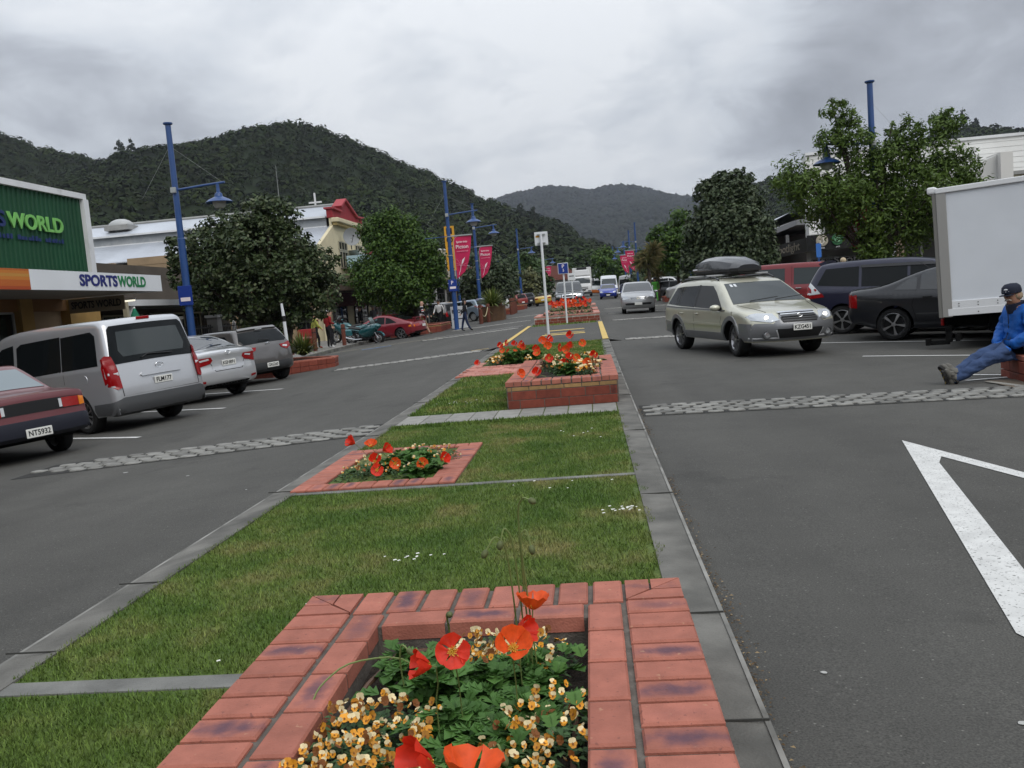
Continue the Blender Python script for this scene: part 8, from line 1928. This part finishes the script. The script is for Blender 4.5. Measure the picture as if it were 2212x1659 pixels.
# ---- walkers
def walk(s=1, st=.28): return dict(kl=(-.10, s*.14, .50), kr=(.10, -s*.06, .50), al=(-.10, s*st, .10), ar=(.10, -s*st, .14), tl=(-.11, s*st+.16, .06), tr=(.11, -s*st+.13, .05), el=(-.27, -s*.10, 1.15), er=(.27, s*.06, 1.15), wl=(-.26, -s*.12, .92), wr=(.26, s*.24, .95), hl=(-.26, -s*.10, .83), hr=(.25, s*.31, .88))
BLKC = cloth('black', (.014, .014, .016)); REDC_ = cloth('red', (.24, .015, .018)); NAVC = cloth('navy denim', (.02, .03, .07)); KHA = cloth('khaki', (.30, .22, .12)); LIMC = cloth('yellow green', (.35, .36, .08)); WHC = cloth('white', (.60, .60, .60)); GRY = cloth('grey', (.12, .12, .13)); HVIS = cloth('hi vis green', (.09, .34, .05))
HB = M('black hair', (.012, .010, .009), .6); HGR = M('grey hair', (.38, .36, .33), .7); HBR = M('brown hair', (.07, .04, .02), .7); HBL = M('blond hair', (.52, .42, .28), .7)
def ex_jersey(o, J, Mx, part):
 for sg, n in ((-1, 'l'), (1, 'r')):
  a, b = Vector(J['e'+n]), Vector(J['s'+n]); c = a.lerp(b, .35)
  for k, m_ in enumerate((WHC, cloth('bright red', (.42, .02, .015)), WHC)):
   p0 = a.lerp(b, .15+.16*k); p1 = a.lerp(b, .28+.16*k); MB().tube([p0, p1], [.066, .070], 12).build('sleeve_stripe', m_, o, smooth=True)
 h = MB().lathe([(.165, -.05), (.172, 0), (.170, .05)], 18); h.v = [(x, y*.82, z+1.06) for x, y, z in h.v]; h.build('jersey_stripe', WHC, o, smooth=True)
 h = MB().lathe([(.175, -.13), (.172, -.05), (.168, 0)], 18); h.v = [(x, y*.84, z+1.0) for x, y, z in h.v]; h.build('jersey_hem', cloth('bright red', (.42, .02, .015)), o, smooth=True)
 c = MB().ell((0, .13, 1.28), (.08, .04, .07), 10, 6).build('chest_crest', M('gold brown crest', (.30, .17, .06), .7), o, smooth=True)
 c = MB().lathe([(.09, 0), (.075, .04)], 14); c.v = [(x, y, z+1.44) for x, y, z in c.v]; c.build('collar', WHC, o, smooth=True)
 for n in 'lr':
  a, b = Vector(J['k'+n]), Vector(J['p'+n]); MB().tube([a-(b-a)*.12, a.lerp(b, .5)], [.105, .11], 12).build('shorts_leg', KHA, o, smooth=True)
person('bald man in a striped black and red jersey and khaki shorts by the red coupe', on(-8.62, 44.4), radians(-80), walk(1, .30), dict(top=BLKC, sleeve=BLKC, legs=KHA, shin=SK[0], shoes=cloth('sandal brown', (.12, .07, .04))), bulk=1.1, scale=1.0, extras=ex_jersey)
person('dark-haired person in a black jacket and navy jeans crossing the road by the lamp post', on(-5.92, 41.1), radians(-78), walk(-1, .22), dict(top=BLKC, legs=NAVC, shoes=cloth('shoe black', (.02, .02, .02))), hair=(HB, 2), scale=.88)
person('person in a red jacket, dark trousers and white cap standing by the bollard', on(-11.95, 38.9), radians(-40), dict(wl=(-.12, .24, 1.12), hl=(-.04, .27, 1.12), wr=(.12, .24, 1.10), hr=(.04, .28, 1.1)), dict(top=REDC_, legs=BLKC, shoes=WHC), cap=WHC, scale=1.0)
person('person in a yellow-green jacket over red beside the one in the white cap', on(-12.45, 38.6), radians(-60), walk(1, .12), dict(top=LIMC, legs=BLKC, shoes=REDC_), hair=(HGR, 1), scale=.95, extras=lambda o, J, Mx, part: MB().prism([(-.07, 1.42), (.07, 1.42), (.09, .98), (-.09, .98)][::-1], .10, .155, 'y').build('red_shirt', REDC_, o))
person('heavily built man in black seen from behind under the dark tree', on(-11.6, 31.2), radians(10), dict(wl=(-.27, .14, .98), wr=(.27, .14, .98)), dict(top=BLKC, legs=BLKC, sleeve=SK[1], skin=SK[1]), hair=(HB, 1), bulk=1.15, scale=1.03)
person('grey-haired person in a white shirt half hidden behind the red coupe', on(-11.0, 48.9), radians(30), {}, dict(top=WHC, legs=GRY), hair=(HGR, 1), scale=.96)
person('person in a white top with dark hair by the black off-roader', on(-9.15, 52.6), radians(160), walk(1, .15), dict(top=WHC, legs=BLKC, skin=SK[1]), hair=(HB, 1))
person('grey-haired person in dark clothes between the blue posts', on(-10.1, 53.5), radians(200), {}, dict(top=BLKC, legs=GRY), hair=(HGR, 1), scale=.95)
person('blond person in dark clothes in front of the souvenir shop', on(9.6, 33.9), radians(70), {}, dict(top=BLKC, legs=BLKC), hair=(HBL, 1), scale=1.0)
person('dark figure outside the souvenir shop door beside the poster', on(9.75, 37.4), radians(120), {}, dict(top=GRY, legs=BLKC, skin=SK[1]), hair=(HB, 1))
person('dark figure peering into the souvenir shop window', on(9.55, 38.3), radians(20), {}, dict(top=BLKC, legs=BLKC, skin=SK[1]), hair=(HB, 2), scale=.96)
person('worker in a bright green jacket behind the silver approaching saloon', on(4.75, 63), radians(180), walk(1, .2), dict(top=HVIS, legs=HVIS, skin=SK[1]), hair=(HB, 1))
person('person with brown hair behind the white estate on the left', on(-9.3, 70), radians(40), {}, dict(top=GRY, legs=NAVC), hair=(HBR, 1))
person('person in a dark coat in the bookshop doorway', on(-13.4, 50.0), radians(-90), {}, dict(top=BLKC, legs=BLKC), hair=(HBR, 1)); person('second person at the bookshop entrance, wearing grey', on(-13.1, 52.0), radians(-120), {}, dict(top=GRY, legs=NAVC), hair=(HGR, 1))
person('fair-skinned person behind the couple on the left footpath', on(-12.6, 41.5), radians(-80), {}, dict(top=cloth('tan', (.2, .15, .1)), legs=BLKC), hair=(HBR, 1))
# ================================================================== trees
BARK = M('bark', (.055, .043, .034), .9, var=.3, vs=6, bump=.6, bs=25)
LPOH = M('pohutukawa leaves', (.04, .06, .03), .55, .35, island=[(.018, .034, .010), (.030, .052, .015), (.044, .070, .020), (.062, .088, .030), (.11, .125, .065)], trans=.08)
LPOHR = M('pohutukawa grey leaves', (.04, .06, .03), .55, .35, island=[(.022, .038, .015), (.038, .060, .024), (.060, .084, .036), (.10, .122, .065)], trans=.08)
LASH = M('ash leaves', (.06, .11, .02), .55, .3, island=[(.020, .050, .008), (.040, .088, .012), (.065, .125, .018), (.10, .165, .03)], trans=.2)
LLOO = M('loose tree leaves', (.05, .09, .02), .55, .3, island=[(.036, .068, .008), (.062, .11, .014), (.09, .15, .022), (.12, .18, .040)], trans=.2)
LMID = M('mid green leaves', (.05, .09, .02), .6, .3, island=[(.018, .040, .010), (.035, .070, .015), (.055, .095, .022)], trans=.12)
def leaf_cloud(lumps, n, ll, lw, seed, clump=.30, per=26, fill=.35, droop=0., facing=.6):
 r = np.random.default_rng(seed); vol = np.array([l[3]**2 for l in lumps]); vol = vol/vol.sum(); nc = max(1, n//per)
 ci = r.choice(len(lumps), nc, p=vol); C = np.array([l[:3] for l in lumps], float)[ci]; R = np.array([l[3] for l in lumps])[ci]
 d = r.normal(size=(nc, 3)); d /= np.linalg.norm(d, axis=1)[:, None]; rad = R*(fill+(1.06-fill)*r.random(nc)**.45); cc = C+d*rad[:, None]*np.array([1, 1, .92])
 cr = clump*(.6+.8*r.random(nc))*np.clip(R/.8, .5, 1.3)
 p = np.repeat(cc, per, 0); od = np.repeat(d, per, 0); q = r.normal(size=p.shape); q /= np.linalg.norm(q, axis=1)[:, None]; p = p+q*np.repeat(cr, per)[:, None]*(r.random(len(p))**.5)[:, None]
 nrm = q*facing+od*.35+np.array([0, 0, .45])+r.normal(size=p.shape)*.5; nrm /= np.linalg.norm(nrm, axis=1)[:, None]
 a = r.normal(size=p.shape)+np.array([0, 0, -droop]); a -= nrm*(a*nrm).sum(1)[:, None]; a /= np.linalg.norm(a, axis=1)[:, None]; b = np.cross(nrm, a); s = (.6+.8*r.random(len(p)))[:, None]
 V = np.stack([p-a*ll*s*.5, p+b*lw*s*.5, p+a*ll*s*.5, p-b*lw*s*.5], 1).reshape(-1, 3); F = np.arange(len(V)).reshape(-1, 4); return V, F, cc
def tree(label, base, lumps, n, ll, lw, mat, trunk_r=.16, fork=.35, nl=12, seed=1, cat='tree', group=None, name='tree', stems=1, **k):
 z0 = zg(base[0], base[1]) if len(base) == 2 else base[2]; t = thing(name, label, cat, (base[0], base[1], z0), 0, group); O = np.array([base[0], base[1], z0])
 V, F, cc = leaf_cloud(lumps, n, ll, lw, seed, **k); np_mesh('crown', V-O, F, mat, t)
 rd = random.Random(seed); top = max(l[2] for l in lumps)-z0; zf = top*fork; mb = MB()
 for s in range(stems):
  off = Vector((rd.uniform(-.25, .25), rd.uniform(-.2, .2), 0))*(stems > 1); f = Vector((rd.uniform(-.1, .1)+off.x*2.2, rd.uniform(-.1, .1)+off.y*2, zf))
  mb.tube([off+Vector((0, 0, -.15)), off+Vector((0, 0, .25)), off.lerp(f, .6)+Vector((rd.uniform(-.05, .05), 0, 0)), f], [trunk_r*1.35, trunk_r, trunk_r*.85, trunk_r*.75], 8)
  for i in range(nl):
   e = Vector(cc[rd.randrange(len(cc))]-O)
   if e.z < zf*.9: continue
   m1 = f.lerp(e, .45)+Vector((0, 0, -.10*(e-f).length+.1)); mb.tube([f, f.lerp(m1, .5), m1, m1.lerp(e, .55)+Vector((rd.uniform(-.1, .1), 0, .05)), e], [trunk_r*.6, trunk_r*.48, trunk_r*.34, trunk_r*.2, .008], 6)
 mb.build('trunk', BARK, t, smooth=True); return t
T1 = [(-10.91, 29, 4.87, 0.71), (-10.26, 29, 4.89, 0.63), (-11.75, 29, 4.63, 0.71), (-12.78, 29, 4.25, 0.71), (-9.8, 29, 3.9, 0.62), (-8.9, 29, 3.2, 0.58), (-13.68, 29, 3.7, 0.56), (-11.03, 28.6, 3.79, 1.1), (-12.4, 28.7, 3.28, 0.95), (-9.84, 28.7, 2.74, 0.95), (-11.17, 28.5, 2.54, 0.95), (-13.84, 29, 3.08, 0.48), (-8.91, 29, 2.35, 0.71), (-13.01, 29, 2.38, 0.72), (-11.75, 29, 1.8, 0.72), (-10.28, 29, 1.68, 0.71), (-9.3, 29, 1.76, 0.55), (-13.88, 29, 4.03, 0.45), (-11, 30.4, 3.6, 1.3), (-12.6, 30.3, 3.0, 1.1), (-10.0, 30.3, 2.9, .9), (-11.2, 30.2, 4.4, .7)]
tree('large round dark pohutukawa tree on the left behind the parked silver cars', (-11.0, 30.0), T1, 44000, .145, .08, LPOH, .17, .28, 16, 3, stems=3, clump=.25, fill=.5, group='street trees')
T2 = [(-10.34, 47, 6.15, 0.74), (-11.3, 47, 5.75, 0.88), (-9.37, 47, 5.6, 0.75), (-10.89, 46.8, 4.72, 1.01), (-9.11, 47, 4.44, 1.13), (-12.16, 47, 3.57, 0.89), (-11.03, 46.6, 3.22, 1.14), (-9.78, 46.6, 2.86, 1.2), (-8.28, 47, 3.74, 0.75), (-8.1, 47, 2.98, 0.7), (-11.9, 47, 2.4, 0.72), (-10.64, 46.8, 2.2, .9), (-9.23, 47, 2.2, 0.8), (-10.4, 48.2, 4.2, 1.3), (-9.6, 48.2, 3.2, 1.2)]
tree('bright green bushy tree behind the red coupe and motorcycle', (-9.7, 48.0), T2, 40000, .175, .095, LASH, .2, .3, 14, 5, clump=.36, group='street trees')
tree('round dark tree behind the second crimson banner', (-7.6, 68.5), [(-7.85, 68, 3.76, 1.6), (-9.17, 68, 3.32, 1.09), (-6.61, 68, 3.29, 1.3), (-8.14, 68, 4.68, 0.9), (-6.34, 68, 2.3, 1.0), (-8.6, 68, 2.4, 1.0), (-7.4, 68, 2.2, 1.0)], 9000, .26, .14, LPOHR, .18, .25, 10, 7, clump=.4, group='street trees')
T7 = [(6.27, 40, 6.03, 0.45), (7.07, 40, 5.86, 0.51), (5.72, 40, 5.37, 0.66), (6.62, 40, 5.08, 1.03), (7.43, 40, 5.01, 0.62), (5.33, 40, 3.97, 0.83), (6.54, 39.6, 3.66, 1.35), (7.65, 40, 3.56, 0.72), (5.06, 40, 2.86, 0.73), (6.27, 39.6, 2.45, 1.25), (7.68, 40, 2.33, 0.83), (7.25, 40, 1.75, 0.73), (4.8, 40, 1.95, 0.58), (6.5, 41, 3, 1.5)]
tree('dense conical grey-green pohutukawa on the right behind the roof box', (6.4, 40.3), T7, 48000, .165, .10, LPOHR, .2, .2, 8, 9, clump=.3, fill=.55, group='street trees')
T8 = [(7.99, 28, 6.23, 0.48), (8.34, 28, 5.43, 0.62), (7.79, 28, 5.35, 0.5), (6.56, 28, 4.41, 0.64), (7.16, 28, 3.86, 0.79), (8.14, 28, 4.05, 0.86), (8.99, 28, 4.53, 0.64), (9.91, 28, 5.42, 0.5), (9.62, 28, 4.75, 0.64), (10.93, 28, 5.52, 0.5), (11.34, 28, 5.66, 0.36), (10.63, 28, 4.65, 0.72), (11.43, 28, 4.3, 0.63), (11.75, 28, 3.72, 0.49), (9.92, 28, 3.89, 0.8), (11.0, 28, 3.37, 0.71), (8.66, 28, 3.16, 0.86), (7.9, 28, 3.1, 0.55), (9.47, 28, 2.66, 0.93), (10.43, 28, 2.72, 0.64), (8.75, 28, 2.2, 0.58), (9.16, 28, 1.91, 0.57), (8.2, 29.2, 3.6, 1.), (9.6, 29.2, 3.4, 1.), (10.4, 27.2, 3.4, .8), (8.1, 27.2, 3.5, .65)]
tree('loose feathery green tree on the right above the navy car and box truck', (8.75, 28.1), T8, 40000, .15, .052, LLOO, .15, .30, 26, 11, clump=.30, fill=.2, droop=.2, group='street trees')
T6 = [(5.69, 62, 5.03, 0.97), (6.71, 62, 6.05, 0.8), (5.15, 62, 4.11, 0.65), (6.94, 62, 4.6, 1.29), (5.92, 62, 3.56, 1.0), (7.5, 62, 3.6, 1.1), (4.75, 62, 4.92, 0.45)]
tree('lighter green tree on thin forked trunks left of the conical pohutukawa', (6.6, 62.5), T6, 8000, .28, .14, LASH, .13, .42, 10, 13, stems=2, clump=.4, group='street trees')
def cabbage(label, x, y, h, r, seed):
 z0 = zg(x, y); t = thing('cabbage_tree', label, 'tree', (x, y, z0)); rd = random.Random(seed)
 MB().tube([(0, 0, -.1), (.05, 0, h*.5), (0, 0, h)], [.13, .11, .09], 8).build('trunk', BARK, t, smooth=True); V = []; F = []
 for hd in ((0, 0, h), (.35, .1, h+.45), (-.3, 0, h-.25)):
  for i in range(150):
   a = rd.random()*6.28; el = rd.uniform(-.9, 1.3); d = Vector((cos(a)*cos(el), sin(a)*cos(el), sin(el))); s = Vector((-sin(a), cos(a), 0))*.03; L_ = r*rd.uniform(.7, 1.1); o = len(V); H_ = Vector(hd)
   V += [H_-s, H_+s, H_+d*L_*.6+s*.8, H_+d*L_+Vector((0, 0, -.2*L_)), H_+d*L_*.6-s*.8]; F.append((o, o+1, o+2, o+3, o+4))
 mb = MB(); mb.add(V, F); mb.build('crown', M('cabbage tree leaves', (.2, .17, .07), .6, island=[(.06, .075, .02), (.13, .12, .045), (.26, .21, .10)], trans=.1), t); return t
cabbage('pale yellowish cabbage tree with drooping spiky leaves right of the pink banners', 4.0, 58, 3.0, 1.0, 3)
cabbage('second, greener cabbage tree behind the white off-roader', 5.2, 66, 2.3, .8, 4)
FT = 'trees along the far street'
for k, (lb, b, L_, n, m_) in enumerate([
 ('broad mid green tree beyond the third lamp post on the left', (-7, 102.5), [(-8.02, 102, 4.12, 1.63), (-5.81, 102, 4.47, 1.35), (-9.21, 102, 2.87, 1.36), (-6.48, 102, 2.91, 1.5), (-7.06, 102, 5.92, 0.97), (-5.0, 102, 2.9, 1.0)], 6000, LMID),
 ('pale weeping tree in front of the broad mid green one', (-6.0, 95), [(-6.1, 95, 4.0, .8), (-6.2, 95, 3.0, .9), (-6.1, 95, 2.3, .8)], 2500, M('willowy leaves', (.1, .1, .04), .6, island=[(.05, .06, .02), (.09, .1, .035), (.13, .13, .05)])),
 ('tall dark tree left of the far pink banner', (-9.5, 125), [(-9.5, 125, 5.5, 2.2), (-8, 125, 4, 1.8), (-11.5, 125, 4, 2)], 5000, LMID),
 ('green tree in the planting behind the charcoal car', (-10.5, 86), [(-10.5, 86, 3.6, 1.6), (-11.4, 86, 2.6, 1.2), (-9.4, 86, 2.6, 1.3)], 4000, LASH),
 ('round green tree at the far end on the right of the lorry', (3.6, 125), [(2.53, 125, 6.33, 1.64), (3.77, 125, 5.25, 1.45), (5.0, 125, 4.16, 1.31), (2.4, 125, 4.41, 1.18), (5.93, 125, 3.43, 1.44)], 6500, LASH),
 ('low dark bush-like tree behind the two slim bannered lamp posts', (6.2, 100), [(6.3, 100, 2.9, 1.15), (5.5, 100, 2.3, 1.05), (7.2, 100, 2.6, 1.2)], 3500, LPOHR),
 ('green tree behind the silver parked saloon on the right', (7.6, 90), [(7.06, 90, 3.0, 1.18), (8.2, 90, 2.6, 1.18), (9.8, 90, 3.2, 1.2)], 4000, LMID),
 ('dark tree under the canopy house on the right', (8.4, 78), [(8.4, 78, 3.2, 1.4), (9.5, 78, 2.6, 1.2), (7.6, 78, 2.3, 1.0)], 4000, LMID),
 ('tree behind the brown shop by the motel sign', (-18, 92), [(-18, 92, 5, 2.5), (-21, 92, 4.5, 2)], 4500, LMID)]):
 tree(lb, b, L_, n, .42, .22, m_, .14, .3, 6, 30+k, clump=.5, group=FT)
# belt of trees at the end of the street, below the hills
lumps = []
rd = random.Random(5)
for i in range(110):
 x = rd.uniform(-75, 62); y = rd.uniform(176, 250)
 if -4 < x < 8 and y < 190: continue
 r = rd.uniform(2.6, 5.0); lumps.append((x, y, rise(y)+rd.uniform(2, 6), r))
V, F, _ = leaf_cloud(lumps, 52000, .9, .5, 77, clump=.9)
tag(np_mesh('woods', V, F, LMID), 'belt of mixed green trees at the foot of the hills behind the street', 'woods', kind='stuff')
# ================================================================== hills
FOR = M('bush canopy', (.03, .045, .016), .85, .1, island=[(.012, .021, .007), (.015, .025, .008), (.018, .029, .009), (.021, .033, .010)], var=.35, vs=.018)
FORM = M('mountain canopy', (.014, .018, .014), .9, .05, island=[(.009, .012, .009), (.016, .021, .015), (.022, .026, .018)], var=.25, vs=.01)
HILM = M('hill ground', (.012, .019, .007), .95, .1, var=.3, vs=.03)
def ico(sub):
 bm = bmesh.new(); bmesh.ops.create_icosphere(bm, subdivisions=sub, radius=1); V = np.array([v.co[:] for v in bm.verts]); F = np.array([[v.index for v in f.verts] for f in bm.faces]); bm.free(); return V, F
ICO2, ICO1 = ico(2), ico(1)
def hill(name, ridge, y0, yr, yb, nx=110, ny=40, seed=0, amp=5.):
 xs_, zs_ = zip(*ridge); V = []; F = []
 def Z(x, y):
  R = np.interp(x, xs_, zs_); t = (y-y0)/(yr-y0)
  f = np.clip(t, 0, 1)**.95 if y <= yr else max(0, 1-((y-yr)/(yb-yr))**1.5)
  nz = mnoise.noise((x*.012+seed, y*.012, 3))*2.2+mnoise.noise((x*.035+seed, y*.035, 7))
  return R*f+amp*nz*min(1, max(0, t))*(1-.75*math.exp(-((y-yr)/40)**2))-2
 x0, x1 = xs_[0], xs_[-1]
 for j in range(ny+1):
  y = y0+(yb-y0)*j/ny
  for i in range(nx+1): x = x0+(x1-x0)*i/nx; V.append((x, y, Z(x, y)))
 for j in range(ny):
  for i in range(nx): a = j*(nx+1)+i; F.append((a, a+1, a+nx+2, a+nx+1))
 o = np_mesh(name, V, F, HILM, smooth=True); o['kind'] = 'structure'; return Z
def canopy(label, Z, n, x0, x1, y0, y1, r0, r1, seed, base=ICO2, sky=None, squash=.85, mat=None):
 r = np.random.default_rng(seed); Vb, Fb = base; X = r.uniform(x0, x1, n); Y = y0+(y1-y0)*r.random(n)**.9
 if sky: X = np.concatenate([X, r.uniform(x0, x1, sky[1])]); Y = np.concatenate([Y, np.full(sky[1], sky[0])+r.normal(size=sky[1])*6])
 n = len(X); zz = np.array([Z(a, b) for a, b in zip(X, Y)]); k = zz > 1.; X, Y, zz = X[k], Y[k], zz[k]; n = len(X)
 R = r0+(r1-r0)*r.random(n)**2.2; nv = len(Vb); off = 1+.30*r.normal(size=(n, nv)); a = r.random(n)*6.28
 P = Vb[None]*off[:, :, None]*R[:, None, None]*np.array([1, 1, squash]); x = P[:, :, 0]*np.cos(a)[:, None]-P[:, :, 1]*np.sin(a)[:, None]; y = P[:, :, 0]*np.sin(a)[:, None]+P[:, :, 1]*np.cos(a)[:, None]
 P = np.stack([x+X[:, None], y+Y[:, None], P[:, :, 2]+(zz+R*.25)[:, None]], 2).reshape(-1, 3); F = (Fb[None]+(np.arange(n)*nv)[:, None, None]).reshape(-1, 3)
 return tag(np_mesh('forest', P, F, mat or FOR), label, 'forest', kind='stuff')
MAIN = [(-620, 90), (-420, 132), (-345, 128), (-313, 114), (-277, 102.5), (-258, 106), (-213, 110), (-185, 113.5), (-160, 115.5), (-146, 110), (-131, 101), (-105, 87), (-86, 78.5), (-67, 69), (-46, 58), (-31, 51), (-16, 44.5), (-1, 33), (17, 25), (40, 12), (70, 2), (95, 0)]
Zm = hill('hill', MAIN, 150, 500, 600)
RIGHT = [(30, 0), (60, 30), (90, 57), (111, 65), (130, 68), (150, 68.5), (190, 74), (225, 85), (240, 89), (249, 91), (268, 84.5), (286, 73.5), (330, 60), (430, 50), (560, 20)]
Zr = hill('hill', RIGHT, 260, 600, 720, seed=9)
MTN = [(-1500, 300), (-700, 300), (-400, 262), (-224, 296), (-150, 309), (-84, 315), (-40, 307), (18, 293), (80, 297), (148, 294), (190, 280), (236, 260), (312, 249), (420, 262), (600, 270), (900, 200), (1500, 100)]
Zt = hill('mountain', MTN, 1100, 2500, 3000, nx=120, seed=4, amp=7.)
canopy('far forested mountain slopes fading in the haze at the end of the street', Zt, 17500, -420, 480, 1250, 2510, 5.5, 10.5, 3, base=ICO1, sky=(2500, 600), mat=FORM)
def bush(label, Z, n, x0, x1, y0, y1, r0, r1, seed, per, ll, sky):
 r = np.random.default_rng(seed); X = r.uniform(x0, x1, n); Y = y0+(y1-y0)*r.random(n)**.9
 X = np.concatenate([X, r.uniform(x0, x1, sky[1])]); Y = np.concatenate([Y, np.full(sky[1], sky[0])+r.normal(size=sky[1])*6])
 zz = np.array([Z(a, b) for a, b in zip(X, Y)]); k = zz > 1.; X, Y, zz = X[k], Y[k], zz[k]; n = len(X); R = r0+(r1-r0)*r.random(n)**2.4; tone = r.random(n)
 d = r.normal(size=(n*per, 3)); d[:, 2] = abs(d[:, 2])*1.1-.25; d /= np.linalg.norm(d, axis=1)[:, None]; Rr = np.repeat(R, per)
 p = np.stack([np.repeat(X, per), np.repeat(Y, per), np.repeat(zz+R*.1, per)], 1)+d*(Rr*(.75+.35*r.random(n*per)))[:, None]*np.array([1, 1, .95])
 nr = d+np.array([0, 0, .25])+r.normal(size=d.shape)*.13; nr /= np.linalg.norm(nr, axis=1)[:, None]; a = r.normal(size=d.shape); a -= nr*(a*nr).sum(1)[:, None]; a /= np.linalg.norm(a, axis=1)[:, None]; b = np.cross(nr, a)
 s = (ll*(.6+.8*r.random(n*per))*np.clip(Rr/2.6, .7, 1.6))[:, None]
 V = np.stack([p-a*s, p+b*s*.7, p+a*s, p-b*s*.7], 1).reshape(-1, 3); o = np_mesh('forest', V, np.arange(len(V)).reshape(-1, 4), [FOR, FOR2, FOR3], mi=np.repeat(np.digitize(tone, [.5, .82]), per))
 return tag(o, label, 'forest', kind='stuff')
FOR2 = M('pale bush canopy', (.05, .06, .02), .85, .1, island=[(.019, .030, .009), (.025, .037, .010), (.029, .040, .012)], var=.35, vs=.018); FOR3 = M('olive bush canopy', (.04, .04, .02), .85, .1, island=[(.012, .018, .007), (.016, .022, .008), (.020, .024, .009)], var=.3, vs=.018)
bush('dense dark native bush covering the big hill on the left', Zm, 8600, -470, 60, 165, 505, 1.8, 4.6, 1, 41, .64, (500, 420))
bush('bush covered hill behind the white building on the right', Zr, 2400, 60, 400, 320, 606, 2.4, 5.0, 2, 40, .8, (600, 160))
BACK = [(-900, 40), (-400, 70), (-100, 45), (150, 60), (500, 85), (900, 40)]
V = []; F = []
for i in range(61):
 x = -900+30*i; h_ = np.interp(x, *zip(*BACK))+4*mnoise.noise((x*.02, 1, 1)); V += [(x, -120, -2), (x, -280, h_)]
for i in range(60): F.append((2*i, 2*i+2, 2*i+3, 2*i+1))
np_mesh('hill', V, F, FOR, smooth=True)['kind'] = 'structure'  # unseen ridge added behind the viewer so glass has something dark to reflect
def pine(label, x, y, Z, h):
 z0 = Z(x, y); t = thing('pine_tree', label, 'tree', (x, y, z0), 0, 'pines standing up on the ridges'); MB().tube([(0, 0, -1), (0, 0, h)], [.35, .08], 6).build('trunk', BARK, t)
 L_ = [(0, 0, h*(.35+.6*i/7), h*.22*(1-.8*i/7)+.4) for i in range(8)]; V, F, _ = leaf_cloud(L_, 700, 1.3, .6, int(x*7) % 97, clump=.6); np_mesh('crown', V, F, M('pine needles', (.02, .032, .014), .8, island=[(.012, .02, .009), (.025, .038, .015)]), t)
for x, y, h, lb in ((-26, 478, 11, 'dark pine standing on the lower ridge left of the far mountain'), (-34, 482, 9, 'shorter pine left of the dark one on the lower ridge'), (-266, 497, 13, 'pair-topped pine on the saddle of the left hill'), (-259, 497, 12, 'bushy pine beside the other on the saddle of the left hill')): pine(lb, x, y, Zm, h)
for x, h, lb in ((248, 14, 'round-topped pine on the crest of the right hill'), (232, 8, 'small pine left of the round-topped one on the right crest'), (256, 8, 'small pointed pine right of the round-topped one on the crest')): pine(lb, x, 598, Zr, h)
# ================================================================== air
hz = MB().bx(-3200, 3200, -320, 4150, -4, 345).build('haze', (lambda m: m)(bpy.data.materials.new('haze'))); m = hz.data.materials[0]; m.use_nodes = True; n = m.node_tree.nodes; n.clear()
pv_ = n.new('ShaderNodeVolumePrincipled'); pv_.inputs['Color'].default_value = (.80, .86, 1., 1); pv_.inputs['Density'].default_value = .00011; pv_.inputs['Anisotropy'].default_value = .1
mo = n.new('ShaderNodeOutputMaterial'); m.node_tree.links.new(pv_.outputs[0], mo.inputs['Volume']); hz['kind'] = 'stuff'; hz['label'] = 'thin damp haze greying the far hills'
